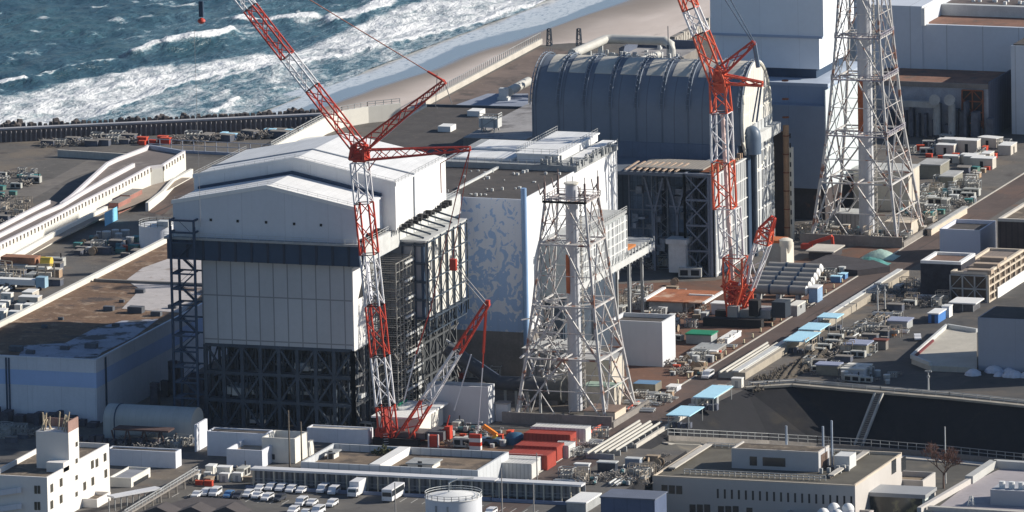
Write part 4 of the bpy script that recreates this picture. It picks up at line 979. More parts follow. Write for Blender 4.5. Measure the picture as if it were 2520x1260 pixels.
for k,(dx,dy) in enumerate(((-4.8,-4.8),(4.8,-4.8),(4.8,4.8),(-4.8,4.8))):
    mb=MB();x,y=c1[0]+dx,c1[1]+dy;mb.beam((x,y,z-2),(x,y,z+4.6),.4);mb.beam((x,y,z+4.6),(x,y,z+6),.15);mb.beam((x-1.1,y,z+1.6),(x,y,z+3.2),.25);mb.beam((x-1.1,y,z+1.6),(x-1.6,y,z+4),.2);mb.beam((x,y-1.1,z+2),(x,y,z+3.4),.25)
    part('corner_post',mb,mat('dark_post',(.20,.15,.14),.8,var=.4,ns=1),S1)
part('pipe_lip',MB().lathe(c1[0],c1[1],[(1.5,zt1-.4),(1.75,zt1-.3),(1.75,zt1),(1.4,zt1+.05)],20),_M['cream_paint'],S1)
mb=MB()
for i in range(3): a=R.uniform(0,6);mb.beam((c1[0]+math.cos(a),c1[1]+math.sin(a),zt1),(c1[0]+math.cos(a),c1[1]+math.sin(a),zt1+1.5),.12)
multi('rod',mb,LGREY,S1)
za_=HZ(720,*c1);zb_=HZ(625,*c1)
def rustpatch(t,c,r,z0,z1,a0,a1):
    mb=MB();n=10;vs=[];
    for z in (z0,z1):
        for i in range(n+1): an=math.radians(a0+(a1-a0)*i/n);vs.append((c[0]+r*math.cos(an),c[1]+r*math.sin(an),z))
    mb.add(vs,[(i,i+1,i+n+2,i+n+1) for i in range(n)]);part('rust_stain',mb,mat('rust_stain',(.33,.10,.04),.9,var=.3,ns=.5),t)
rustpatch(S1,c1,1.6,za_,zb_,190,262)
# clutter wrapped round the lower part of the tower: ducts and platforms
mb=MB()
for i in range(90):
    k=R.choice((0,3));zz=R.uniform(8,27);x=c1[0]-R.uniform(3,8.5);y=c1[1]+R.uniform(-8,8)
    mb.beam((x,y,zz),(x+R.uniform(-3,3),y+R.uniform(-3,3),zz+R.uniform(-2.5,2.5)),R.uniform(.16,.4))
multi('service_pipe',mb,mat('service_pipe',(.52,.51,.50),.6,var=.3,ns=1),S1)
# tall stack, the same design, top out of the picture
c2=(77.6,45.);zr2=[HZ(y,*c2) for y in (575,437,323,187,85,0)]
def w2(y,dx): z=HZ(y,*c2);return wid(c2[0],c2[1],z,dx)
rg2=[(0.,22.2),(zr2[1],18.2),(zr2[2],15.2),(zr2[3],12.8),(zr2[4],11.2),(zr2[5]+3,9.8),(zr2[5]+16,9.0),(zr2[5]+32,8.4)]
S2,cor2=stack('tall_lattice_stack','taller white rust-streaked lattice tower with full exhaust pipe, upper right',c2,rg2,zr2[5]+38,1.9,1.7,False)
rustpatch(S2,c2,1.86,HZ(325,*c2),HZ(192,*c2),185,270)
for yy in (85,187,323):
    z=HZ(yy,*c2);w_=[w for q,w in rg2 if abs(q-z)<.5][0]/2+.3;mb=MB();rail(mb,[(c2[0]-w_,c2[1]-w_,z),(c2[0]+w_,c2[1]-w_,z),(c2[0]+w_,c2[1]+w_,z)],1.2,1.4,.13)
    mb.box(c2[0]-w_,c2[0]+w_,c2[1]-w_-.3,c2[1]-w_+.7,z-.1,z+.1);part('walkway',mb,mat('purple_grey',(.30,.28,.33),.7,var=.3,ns=.5),S2)
for i,c in enumerate((c1,c2)):
    mb=MB();w_=13.2
    mb.box(c[0]-w_,c[0]+w_,c[1]-w_-.3,c[1]-w_+.3,0,2.6).box(c[0]+w_-.3,c[0]+w_+.3,c[1]-w_,c[1]+w_,0,1.4)
    solo('base_wall',mb,CONCD,('dark stained low wall at the foot of the short stack','dark stained low wall at the foot of the tall stack')[i],'wall')
    for k,(sx,sy) in enumerate(((-1,-1),(1,-1),(1,1),(-1,1))):
        S=(S1,S2)[i];part('footing',MB().box(c[0]+sx*10.8-1.1,c[0]+sx*10.8+1.1,c[1]+sy*10.8-1.1,c[1]+sy*10.8+1.1,0,1.1),CONC,S)
# tanks, hut and ducts between the legs of the short stack
def gbox(name,label,cat,x,y,w_,d_,h_,wall,roof=None,group=None,z0=0.,over=.2):
    t=thing(name,label,cat,(x,y,z0),group);part('wall',MB().box(x-w_/2,x+w_/2,y-d_/2,y+d_/2,z0,z0+h_-.2),wall,t)
    part('roof',MB().box(x-w_/2-over,x+w_/2+over,y-d_/2-over,y+d_/2+over,z0+h_-.2,z0+h_),roof or wall,t);return t
q=G(1490,985);t=gbox('filter_house','cream plant house among the right legs of the short stack','building',q[0]-4,q[1]+2,13,9,10,mat('cream_plaster',(.55,.50,.42),.8,var=.1,streak=.3),mat('plant_roof',(.38,.38,.37),.8,var=.2))
q=G(1360,965);t=gbox('louvred_shed','shaded grey ribbed shed behind the exhaust pipe of the short stack','shed',q[0]+1,q[1]+4,15,12,10.5,mat('louvred_wall',(.36,.35,.34),.8,var=.15,grid=(1.1,0,0),gw=.3,gd=.5),mat('shed_roof',(.45,.45,.43),.8,var=.15))
q=G(1520,1000);t=gbox('green_roof_hut','small hut with faded green roof, right foot of the short stack','hut',q[0]-3,q[1]-2,7.5,5,5.5,_M['cream_plaster'],mat('faded_green',(.30,.40,.33),.8,var=.1))
q=G(1533,1030);t=gbox('brown_roof_hut','low hut with brown roof and cream end wall at the road edge','hut',q[0]-3,q[1]-4,7.5,8,3.2,mat('cream_wall2',(.58,.50,.40),.8,var=.08),mat('brown_hut_roof',(.20,.14,.11),.9,var=.15))
q=G(1345,1000);t=thing('dark_vessel','dark round vessel standing behind the short stack pipe','tank',(*q,0));part('shell',MB().tube([(q[0]-5,q[1]+4,3.2),(q[0]+3,q[1]+4,3.2)],3,20),mat('vessel_grey',(.16,.16,.15),.6,var=.2),t,smooth=True)
part('saddle',MB().box(q[0]-4,q[0]+2,q[1]+2,q[1]+6,0,1.5),CONCD,t)
# big black duct crossing from the covered building
a=FY(1098,855,-196);b=FY(1230,940,-192);c=FY(1345,945,-190)
t=thing('black_duct','large black round duct with pale top running down to the short stack','duct',(a[0],-196,0))
part('pipe',MB().tube([(a[0],-196,a[1]),(b[0],-193,b[1]),(c[0],-191,c[1])],1.7,14),mat('black_duct',(.05,.055,.065),.5,var=.2,spots=[((.3,.3,.29),.4,.62,.7)]),t,smooth=True)
mb=MB().beam((a[0],-196,a[1]+1.8),(b[0],-193,b[1]+1.8),.8,.3);part('top_cover',mb,LGREY,t)
mb=MB()
for k in (.1,.35,.6,.9):
    x=b[0]+(c[0]-b[0])*k;mb.beam((x,-191.5,0),(x,-191.5,b[1]-1.2),.5)
multi('support',mb,GREY,t)
q=G(1262,940);t=thing('teal_pool_cover','dark teal tarpaulin cover sagging over a curved frame beside the duct','cover',(*q,0))
mb=MB();cx_,cy_=FY(1268,915,q[1]+6);pts=[(cx_+7*math.cos(a_),q[1]+8+5*math.sin(a_)) for a_ in np.linspace(0,6.0,18)];part('sheet',MB().prism(pts,cy_-1,cy_-.5),TEAL,t);part('drum',MB().prism(pts,0,cy_-1),CONCD,t)
# =================================================================== CRAWLER CRANES
CW=mat('boom_white',(.66,.66,.68),.5,var=.08,ns=1)
def V3(px_,py_,Y_): a=FY(px_,py_,Y_);return Vector((a[0],Y_,a[1]))
def boom(t,name,p,q,segs,w,r,side=(0,1,0),w_end=None):
    """p,q ends; segs [(fraction0,fraction1,material)]"""
    L=(q-p).length;we=w_end or w
    for f0,f1,m_ in segs:
        mb=MB();a=p+(q-p)*f0;b=p+(q-p)*f1;n_=max(2,int(round((f1-f0)*L/(w*1.02))))
        mb.lattice(a,b,w+(we-w)*f0,w+(we-w)*f1,n_,r,side);part(name,mb,m_,t)
qc=G(968,1092);YC=qc[1]
CA=thing('left_crawler_crane','red and white lattice crawler crane standing before the gabled cover','crane',(*qc,0),'lattice crawler cranes')
foot_=V3(958,1092,YC);head=V3(884,392,YC)
fr=lambda y:(foot_.z-V3(900,y,YC).z)/(foot_.z-head.z)
w_=3.3
boom(CA,'lower_boom_section',foot_,foot_+(head-foot_)*fr(1060),[(0,1,RED)],1.2,.4,w_end=w_)
boom(CA,'boom_section',foot_,head,[(fr(1060),fr(995),RED),(fr(995),fr(875),CW),(fr(875),fr(750),RED),(fr(750),fr(625),CW),(fr(625),fr(500),RED),(fr(500),fr(400),CW)],w_,.36)
a=foot_+(head-foot_)*fr(1085);b=foot_+(head-foot_)*fr(1000)
part('boom_foot_plate',MB().beam(a,b,2.9,.4),mat('dark_red',(.30,.03,.02),.5,var=.2),CA)
hd=V3(885,372,YC);part('boom_head',MB().lattice(head,hd+Vector((0,0,1.4)),3.4,2.6,2,.6).box(hd.x-1.4,hd.x+1.4,YC-1,YC+1,hd.z-2.4,hd.z-.2),RED,CA)
j0=V3(885,366,YC);j1=V3(560,-52,YC)
fj=lambda x:(j0.x-V3(x,(x-560)*1.29-52,YC).x)/(j0.x-j1.x)
boom(CA,'jib_section',j0,j1,[(0,.36,RED),(.36,.545,CW),(.545,.83,RED),(.83,1.,CW)],2.7,.32,w_end=2.6)
s1=V3(1094,201,YC);s2=V3(1157,366,YC)
boom(CA,'upper_strut',j0,s1,[(0,1,RED)],2.6,.34,w_end=.9);boom(CA,'lower_strut',V3(890,382,YC),s2,[(0,1,RED)],2.4,.3,w_end=.8)
mt=V3(1200,746,YC+1);m0=V3(985,1092,YC+1)
fm_=lambda x:(V3(x,900,YC+1).x-m0.x)/(mt.x-m0.x)
boom(CA,'mast_section',m0,mt,[(0,.30,RED),(.30,.655,CW),(.655,1.,RED)],2.9,.34,w_end=1.0)
part('mast_head',MB().box(mt.x-.4,mt.x+.45,YC+.5,YC+1.5,mt.z-.7,mt.z+.7),RED,CA)
def line(p,q,m_,r=.16,nm='pendant_line'): part(nm,MB().tube([p,q],r,5),m_,CA)
tp=V3(750,-8,YC)
line(s1,s1+(tp-s1)*.12,RED,.3);line(s1+(tp-s1)*.12,tp,mat('faded_red_line',(.38,.16,.12),.6,var=.3),.13)
line(s2,V3(1126,470,YC+.6),RED,.14);line(V3(1126,470,YC+.6),V3(1060,760,YC+.6),mat('dark_red_line',(.30,.08,.06),.6),.13);line(V3(1060,760,YC+.6),V3(1024,872,YC+.6),RED,.16);line(V3(1024,872,YC+.6),V3(993,992,YC+.6),CW,.16)
line(mt,V3(1110,640,YC),CABLE,.13);line(V3(1196,752,YC),V3(1106,648,YC),CABLE,.1);line(s2,V3(1112,648,YC),mat('thin_red_line',(.4,.1,.07),.6),.1);line(s2+Vector((-1,0,0)),V3(1084,402,YC),RED,.1);line(V3(1084,402,YC),V3(1086,475,YC),_M['thin_red_line'],.12)
line(V3(1160,872,YC),V3(1118,1010,YC),CW,.16);line(V3(1197,752,YC+1),V3(1190,868,YC+1),RED,.36);line(V3(1188,905,YC+1),V3(1176,1066,YC+1),CW,.14);line(V3(1190,868,YC+1),V3(1188,905,YC+1),RED,.2)
line(V3(890,384,YC),V3(1080,180,YC)+Vector((-9,0,-9)),RED,.2)
line(V3(940,372,YC),V3(905,420,YC),_M['thin_red_line'],.13);line(V3(1075,262,YC),V3(1076,268,YC),CABLE,.1)
line(V3(1076,180,YC),V3(1072,262,YC),CABLE,.08);line(s1,V3(1112,255,YC),CABLE,.1)
hk=V3(1116,648,YC);part('strut_block',MB().box(hk.x-.8,hk.x+.7,YC-.5,YC+.5,hk.z-1.6,hk.z+1.),RED,CA)
def on_boom(yy,off): f=fr(yy);p=foot_+(head-foot_)*f;return Vector((p.x+off,YC-w_/2-.25,p.z))
a=on_boom(735,0);b=on_boom(640,0);part('name_board',MB().beam(a,b,2.3,.12),mat('board_white',(.66,.66,.70),.5,var=.08,ns=.8),CA)
mb=MB()
for k in range(9):
    c_=on_boom(655+k*9,R.uniform(-.7,.1));mb.beam(c_+Vector((0,-.12,0)),c_+Vector((R.uniform(.3,.9),-.12,R.uniform(-.5,.2))),R.uniform(.25,.6),.05)
multi('board_mark',mb,mat('mark_navy',(.04,.05,.09),.5),CA)
mb=MB()
for k in range(5): c_=on_boom(1062+k*6,-.5);mb.beam(c_,c_+Vector((1.,0,.1)),.28,.06)
multi('boom_lettering',mb,WHITE,CA)
# machine body, tracks and folded red arm
part('car_body',MB().box(qc[0]-2,qc[0]+7.5,YC+.5,YC+6,1.2,2.6),mat('dark_body',(.12,.11,.11),.5,var=.2),CA);part('counterweight',MB().box(qc[0]+8,qc[0]+12,YC,YC+6,1.2,3.2),mat('dark_weight',(.10,.10,.11),.6),CA)
for dy in (-1.5,6.5): part('track',MB().box(qc[0]-4.5,qc[0]+6.5,YC+dy,YC+dy+1.6,0,1.5),BLK,CA)
part('cab',MB().box(qc[0]-4.,qc[0]-1.4,YC-1,YC+1.,1.6,3.4),RED,CA)
a=V3(1000,1092,YC+3);b=V3(1104,1058,YC+3);part('stub_arm',MB().beam(a,b,1.0,1.2),RED,CA);part('arm_tip',MB().box(b.x-.7,b.x+.6,YC+2,YC+4,b.z-2.0,b.z+.9),RED,CA)
part('arm_rod',MB().beam(V3(1018,1062,YC),V3(1026,1095,YC),.35).beam(V3(1098,1052,YC+3),V3(1106,1022,YC+3),.25),RED,CA)
# hook hanging from the left crane jib
hx=V3(495,20,YC);t=thing('hook_block','dark and red hook block hanging on a cable against the sea','hook',(hx.x,YC,hx.z-3))
part('hoist_rope',MB().tube([(hx.x,YC,hx.z+2),(hx.x,YC,hx.z+16)],.12,5),CABLE,t);part('sheave_block',MB().box(hx.x-.5,hx.x+.5,YC-.3,YC+.3,hx.z-2,hx.z+1.6),NAVY,t)
part('ball',MB().lathe(hx.x,YC,[(.2,hx.z-2.2),(.8,hx.z-2.6),(.95,hx.z-3),(.6,hx.z-3.4),(.2,hx.z-3.6)],12),RED,t,smooth=True)
part('tag_line',MB().tube([(hx.x-1.8,YC,hx.z-5),(hx.x-1.4,YC,HZ(560,hx.x,YC))],.045,4),CABLE,t)
# right crane
qd=G(1800,795);YD=qd[1];CB=thing('right_crawler_crane','red and white lattice crawler crane with black body before the domed building','crane',(*qd,0),'lattice crawler cranes')
D=lambda x,y,dy=0:V3(x,y,YD+dy)
foot_=D(1800,778);p1=D(1812,632);hd=D(1772,205)
boom(CB,'lower_boom_section',foot_,D(1810,700),[(0,1,REDO)],1.4,.45,w_end=4.6)
def bs(a,b,m_,w0,w1,nm='boom_section'):
    mb=MB();L=(b-a).length;mb.lattice(a,b,w0,w1,max(2,int(L/3.4)),.42,(0,1,0));part(nm,mb,m_,CB)
bs(D(1810,700),D(1810,632),REDO,4.6,4.7);bs(D(1800,632),D(1794,512),CW,4.5,4.4);bs(D(1784,512),D(1779,397),REDO,4.3,4.2);bs(D(1778,397),D(1775,277),CW,4.2,4.0);bs(D(1775,277),D(1770,205),REDO,4.,3.6)
mb=MB();mb.box(hd.x-1.4,hd.x+1.4,YD-1,YD+1,hd.z-2.2,hd.z+3.);part('boom_head',mb,REDO,CB)
mb=MB();mb.beam(D(1803,690),D(1790,500),.75);mb.beam(D(1790,500),D(1778,280),.75);part('inner_boom_tube',mb,mat('mid_boom',(.60,.45,.42),.6,var=.4,ns=.4),CB)
bs(D(1770,200),D(1725,82),REDO,3.6,3.2,'jib_section');bs(D(1725,82),D(1700,22),CW,3.2,3.1,'jib_section');bs(D(1700,22),D(1676,-40),REDO,3.1,3.0,'jib_section')
bs(D(1768,180),D(1856,104),RED,2.3,.9,'upper_strut');bs(D(1774,194),D(1876,207),REDO,2.2,.9,'lower_strut')
for a,b,r_ in ((D(1852,104),D(1780,-8),.15),(D(1858,106),D(1794,-8),.15),(D(1856,106),D(1866,166),.55),(D(1874,207),D(1862,300),.25),(D(1868,207),D(1852,300),.2)):
    part('pendant_line',MB().tube([a,b],r_,6),mat('blue_grey_rope',(.12,.16,.22),.5),CB)
ms=[D(1812,778,1.5),D(1848,690,1.5),D(1878,598,1.5),D(1888,552,1.5),D(1903,535,1.5)]
bs(ms[0],D(1838,706,1.5),REDO,1.6,3.2,'mast_section');bs(D(1838,706,1.5),ms[2],CW,3.2,3.2,'mast_section');bs(ms[2],D(1884,568,1.5),REDO,3.4,3.,'mast_section');bs(D(1884,568,1.5),ms[4],RED,3.,1.,'mast_section')
for k,(a,b) in enumerate(((D(1852,612),D(1840,700)),(D(1850,700,3),D(1852,772,3)),(D(1840,700,-1),D(1798,775,-1)),(D(1825,705,2),D(1832,775,2)))): part('back_stay',MB().beam(a,b,.55),REDO if k else CW,CB)
mb=MB()
for i in range(26):
    a=D(R.uniform(1790,1842),R.uniform(700,765),R.uniform(-1,3));mb.beam(a,a+Vector((R.uniform(-2.5,2.5),R.uniform(-1,1),R.uniform(-2.5,2.5))),R.uniform(.3,.75))
part('winch_frame',mb,RED,CB)
bx,by=qd[0]+1,YD
part('machine_deck',MB().box(bx,bx+9,by-1,by+5,1.6,3.6),GREY,CB);part('rear_weight',MB().box(bx+4.2,bx+6.6,by-2.6,by-.2,2.4,6.2),BLK,CB);part('side_weight',MB().box(bx+9.2,bx+12.6,by-.4,by+4,1.8,5.6),mat('slate_black',(.03,.04,.055),.5,var=.1),CB)
for dy in (-5,4.5): part('track',MB().box(bx-6.5,bx+8,by+dy,by+dy+2.2,0,2.),BLK,CB)
part('cab',MB().box(bx-1,bx+1.4,by-3,by-1,1.8,4.6),mat('crane_cab',(.30,.31,.31),.5,var=.1),CB)
# =================================================================== LEFT: BLUE-BANDED HALL
xc,yc0=G(240,1045);zt=14.7
TH1=thing('blue_banded_hall','big flat-roofed white hall with a sky blue band, lower left in shade','building',(xc-17,yc0,0))
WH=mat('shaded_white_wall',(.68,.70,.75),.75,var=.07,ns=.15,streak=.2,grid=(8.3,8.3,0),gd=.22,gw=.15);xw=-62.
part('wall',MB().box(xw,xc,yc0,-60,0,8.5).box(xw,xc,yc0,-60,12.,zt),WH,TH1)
part('blue_band',MB().box(xw,xc+.02,yc0-.02,-60,8.5,12.),mat('sky_blue_band',(.42,.55,.80),.7,var=.05),TH1)
part('roof',MB().box(xw+.4,xc-.4,yc0+.4,-60.4,zt,zt+.08),mat('weathered_brown_roof',(.175,.108,.068),.95,var=.35,ns=.12,spots=[((.30,.22,.155),.25,.52,.66),((.07,.055,.05),.12,.52,.66),((.33,.22,.15),.9,.60,.70),((.05,.04,.035),.7,.60,.70)],bump=.08),TH1)
q=[G(x,y,zt+.1) for x,y in ((300,760),(345,712),(310,690),(350,660),(420,635),(560,600),(520,700),(450,770))]
part('pale_membrane',MB().prism(q,zt+.08,zt+.16),mat('pale_membrane',(.46,.43,.42),.9,var=.14,ns=.2,spots=[((.20,.15,.12),.10,.58,.68,(1,1,1)),((.30,.25,.22),.5,.6,.75)]),TH1)
q=[G(x,y,zt+.1) for x,y in ((45,878),(60,850),(160,845),(230,810),(300,790),(390,785),(330,830),(250,868),(236,885))]
part('bluish_membrane',MB().prism(q,zt+.08,zt+.17),mat('shaded_membrane',(.36,.38,.45),.8,var=.2,ns=.25,spots=[((.09,.085,.085),.16,.50,.60),((.05,.05,.05),.5,.6,.7)]),TH1)  # pale membrane again, tinted blue so its colour carries the roof shade
mb=MB().box(xw-.3,xw+.6,yc0-5,-60,zt,zt+1.3);part('sea_side_parapet',mb,CONCW,TH1)
mb=MB().box(xw,xc+.15,yc0-.15,yc0+.4,zt,zt+.5).box(xc-.4,xc+.15,yc0+.4,-60,zt,zt+.5);part('parapet',mb,WH,TH1)
a=G(232,693,zt);mb=MB().box(a[0],xc,a[1]-.5,a[1]+.5,zt,zt+.7);part('expansion_strip',mb,CONCD,TH1)
mb=MB();
for px_,py_,s_ in ((268,765,1.2),(335,770,1.8),(385,778,1.2),(425,760,1),(160,862,1.),(225,858,1.4),(75,872,1),(300,745,.6),(345,722,1.1),(40,865,1.5),(285,805,.8),(110,808,.7),(150,788,.6)):
    q=G(px_,py_,zt);mb.box(q[0]-s_,q[0]+s_,q[1]-s_*.6,q[1]+s_*.6,zt+.1,zt+.3+s_*.7)
multi('roof_unit',mb,mat('roof_unit',(.10,.11,.13),.8,var=.3),TH1)
mb=MB()
for k in (0,1): x=FY(15+k*7,950,yc0)[0];mb.box(x,x+.35,yc0-.2,yc0,0,zt)
mb.box(xc+.02,xc+.22,yc0+5.5,yc0+6.3,0,zt);multi('drain_strip',mb,NAVY,TH1)
mb=MB()
for k in range(14):
    x=xw+2+k*2.6;mb.box(x,x+R.uniform(1,2.4),yc0-R.uniform(2,6),yc0-1,0,R.uniform(1,3.4))
multi('yard_plant',mb,mat('dark_yard_plant',(.07,.07,.09),.8,var=.4,ns=.6),TH1)
mb=MB()
for k in range(22):
    x=xc+R.uniform(2,20);y=R.uniform(yc0+12,yc0+46);s_=R.uniform(.8,2.2);mb.box(x,x+s_,y,y+s_,0,R.uniform(2,9))
multi('side_plant',mb,_M['dark_yard_plant'],TH1)
# barrel-roofed shelter
q=G(472,1088);Yv=q[1];xr=q[0];xl_=FY(253,1010,Yv)[0];h=FY(472,1012,Yv)[1]
VT=thing('barrel_shelter','long pale green-grey shelter with rounded roof, in front of the blue-banded hall','shelter',((xl_+xr)/2,Yv,0))
n=12;prof=[(Yv+8,0)]+[(Yv+4+4*math.cos(math.pi*i/n),h-3+3*math.sin(math.pi*i/n)) for i in range(n+1)]+[(Yv,0)]
part('shell',MB().yz(prof,xl_,xr),mat('pale_green_shell',(.42,.44,.43),.6,var=.06,ns=.1,streak=.25,grid=(1.5,0,0),gw=.12,gd=.15),VT,smooth=True)
x=xl_+2.6;prof=[(Yv+4+4.15*math.cos(math.pi*i/n),h-3+3.15*math.sin(math.pi*i/n)) for i in range(n+1)]
part('strap',MB().yz([(Yv+8.15,0)]+prof+[(Yv-.15,0)],x,x+.25),NAVY,VT)
t=thing('rusted_pergola','dark rusted canopy on raking legs standing before the barrel shelter','canopy',(xl_+12,Yv-6,0))
mb=MB().box(xl_+5,xr-3,Yv-7,Yv-3,3.4,3.8);part('roof',mb,mat('dark_rust',(.09,.055,.05),.9,var=.3,ns=.6),t)
mb=MB()
for k in range(8): x=xl_+5.5+k*2;mb.beam((x,Yv-7,0),(x+(.8 if k%2 else -.8),Yv-7,3.4),.28)
multi('leg',mb,_M['dark_rust'],t)
mb=MB()
for k in range(16): x=xl_-9+k*1.7;mb.box(x,x+R.uniform(.5,1.5),Yv-8,Yv-6,0,R.uniform(.8,2.4))
solos('equipment_cabinet',mb,_M['dark_yard_plant'],'small dark equipment cabinet in the shaded yard before the barrel shelter','cabinet','cabinets in the shaded yard')
# =================================================================== BOTTOM LEFT WHITE OFFICE WITH STAIR TOWER
OB,(x0,x1,y0,y1,z1)=bld('white_stair_office','bright white office block with square tower and small windows, bottom left corner','building',(-30,1167),(118,1175),(268,1094),(119,1295),mat('bright_white_render',(.74,.71,.67),.8,var=.04,ns=.1,streak=.1),ROOFB,0,1.1,.4)
ya,zt_=FX(168,1065,x1);yb,_=FX(193,1052,x1);xt=FY(88,1065,ya)[0];zr_=z1
part('tower',MB().box(xt,x1+.02,ya,yb,z1-1,zt_),_M['bright_white_render'],OB)
part('tower_screen',MB().box(x1-.3,x1+.02,ya,yb,zt_,zt_+2.4).box(xt,x1-.3,yb-.3,yb,zt_,zt_+1.9),mat('rust_screen',(.30,.19,.16),.85,var=.2),OB)
mb=MB()
for i in range(14):
    x=R.uniform(xt+.5,x1-1.);mb.beam((x,ya+R.uniform(.5,4),zt_),(x+R.uniform(-.5,.8),ya+R.uniform(1,4.5),zt_+R.uniform(2.4,4.2)),.22)
multi('roof_antenna',mb,mat('tan_antenna',(.50,.42,.30),.8,var=.2),OB)
part('porch',MB().box(x1-4,x1,ya-3.5,ya,z1-1,FX(168,1133,x1)[1]),_M['bright_white_render'],OB)
mb=MB()
for px_,py_ in ((127,1201),(150,1187),(227,1143),(228,1184),(258,1125),(260,1165),(208,1196),(127,1242),(150,1228),(238,1139)):
    y,z=FX(px_,py_,x1);mb.box(x1,x1+.12,y-.75,y+.75,z-.9,z+.9)
for py_ in (1093,1134,1175,1216):
    y,z=FX(188,py_,x1);mb.box(x1,x1+.12,y-.6,y+.6,z-.5,z+.5)
for px_ in (88,96):
    for py_ in (1205,1245):
        q=FY(px_,py_,y0);mb.box(q[0]-.3,q[0]+.3,y0-.1,y0,q[1]-.9,q[1]+.9)
multi('window',mb,mat('window_dark_olive',(.07,.065,.05),.3,var=.2),OB)
mb=MB()
for k in range(3):
    z=z1-1.5-k*3.6;mb.prism([(x0-14,y0-1),(x0+8,y0-1),(x0+8,y0-.6),(x0-14,y0-.6)],[z-6,z-2,z-2,z-6],[z-4.8,z-.8,z-.8,z-4.8])
multi('outer_stair',mb,_M['shaded_white_wall'],OB)
t,e=bld('white_annex','low white annex with recessed roof at the right foot of the stair tower office','building',(190,1227),(238,1229),(272,1209),(239,1250),_M['bright_white_render'],ROOFB,0,.8,.3)
t,e=bld('small_white_store','small white store with long window slot, right of the white office','building',(268,1172),(322,1177),(370,1158),(323,1200),CONCW,mat('blue_grey_flat',(.24,.25,.28),.9,var=.2),0,.5,.3)
part('window',MB().box(e[1],e[1]+.1,e[2]+1.5,e[3]-1.5,e[4]-2.1,e[4]-1.2),GLASS,t)
# covered passage running right from the annex
p=[G(272,1222,3.2),G(390,1200,3.2)];t=thing('angled_walkway','narrow covered walkway angled up to the right of the white annex','walkway',(*p[0],0))
part('roof',MB().wall([(*p[0],3.0),(*p[1],3.0)],.35,2.6),mat('walkway_roof',(.58,.59,.62),.7,var=.08),t)
mb=MB()
for k in range(9): x=p[0][0]+(p[1][0]-p[0][0])*k/8;y=p[0][1]+(p[1][1]-p[0][1])*k/8-1.1;mb.beam((x,y,0),(x,y,3),.2)
multi('post',mb,GREY,t)
p=[G(300,1265,2.4),G(480,1162,2.4)];t=thing('long_ramp_walk','long grey handrailed ramp climbing past the dark shed roofs, bottom left','walkway',(*p[0],0))
part('deck',MB().wall([(*p[0],1.9),(*p[1],2.4)],.4,2.2),mat('ramp_deck',(.24,.22,.20),.9,var=.15),t)
mb=MB();rail(mb,[(p[0][0]+1,p[0][1]-1.1,2.3),(p[1][0]+1,p[1][1]-1.1,2.8)],1.2,2.2,.16);part('railing',mb,GREY,t)
mb=MB()
for k in range(7): f=.3+k*.11;x=p[0][0]+(p[1][0]-p[0][0])*f;y=p[0][1]+(p[1][1]-p[0][1])*f;mb.beam((x,y,0),(x,y,2.1),.3)
multi('post',mb,CONCD,t)
# long shaded walls and low blocks
for nm,lb,tl,tr,br,gb in (
 ('shaded_low_block','low pale wall-like block between the white office and the scaffold','building',0,0,0),):
    pass
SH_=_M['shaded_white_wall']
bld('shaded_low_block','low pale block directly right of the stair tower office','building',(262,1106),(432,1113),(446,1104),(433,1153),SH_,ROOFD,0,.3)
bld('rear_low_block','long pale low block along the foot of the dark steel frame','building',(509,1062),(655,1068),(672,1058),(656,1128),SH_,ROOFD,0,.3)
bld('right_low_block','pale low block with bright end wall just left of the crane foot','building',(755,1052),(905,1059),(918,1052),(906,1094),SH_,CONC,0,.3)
q=G(482,1112);q2=G(509,1096);t=solo('screen_wall',MB().wall([q,q2],6.2,.5,0.),SH_,'tall narrow pale screen wall at the right end of the barrel shelter','wall')
t,e=bld('courtyard_house','white block with deep open roof court, above the covered walkway','building',(644,1077),(725,1080),(757,1060),(727,1141),CONCW,mat('court_floor',(.20,.24,.32),.9,var=.15),0,2.6,.4)
mb=MB()
for i in range(9): x=R.uniform(e[0]+1,e[1]-2);mb.box(x,x+R.uniform(.4,1.1),e[2]+1,e[2]+2,e[4]-2.6,e[4]-R.uniform(1.,2.1))
multi('court_unit',mb,WHITE,t);q=FY(669,1124,e[2]);part('window',MB().box(q[0]-.7,q[0]+.7,e[2]-.08,e[2],q[1]-.6,q[1]+.6),GLASS,t)
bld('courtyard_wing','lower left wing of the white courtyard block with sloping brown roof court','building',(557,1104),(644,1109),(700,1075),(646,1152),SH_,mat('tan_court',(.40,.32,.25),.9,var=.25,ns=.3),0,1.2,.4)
bld('courtyard_stub','small bright stub wall block right of the courtyard house','building',(752,1088),(760,1089),(772,1081),(761,1123),CONCW,CONC,0,.3)
for k,(px_,yb_,yt_) in enumerate(((713,1152,1010),(743,1152,1038))):
    q=G(px_,yb_);solo('utility_pole',MB().tube([(*q,0),(*q,HZ(yt_,*q))],[.22,.14],8),mat('wood_pole',(.22,.18,.14),.9,var=.2),('tall thin pole in front of the courtyard house','shorter thin pole just right of the tall one at the courtyard house')[k],'pole')
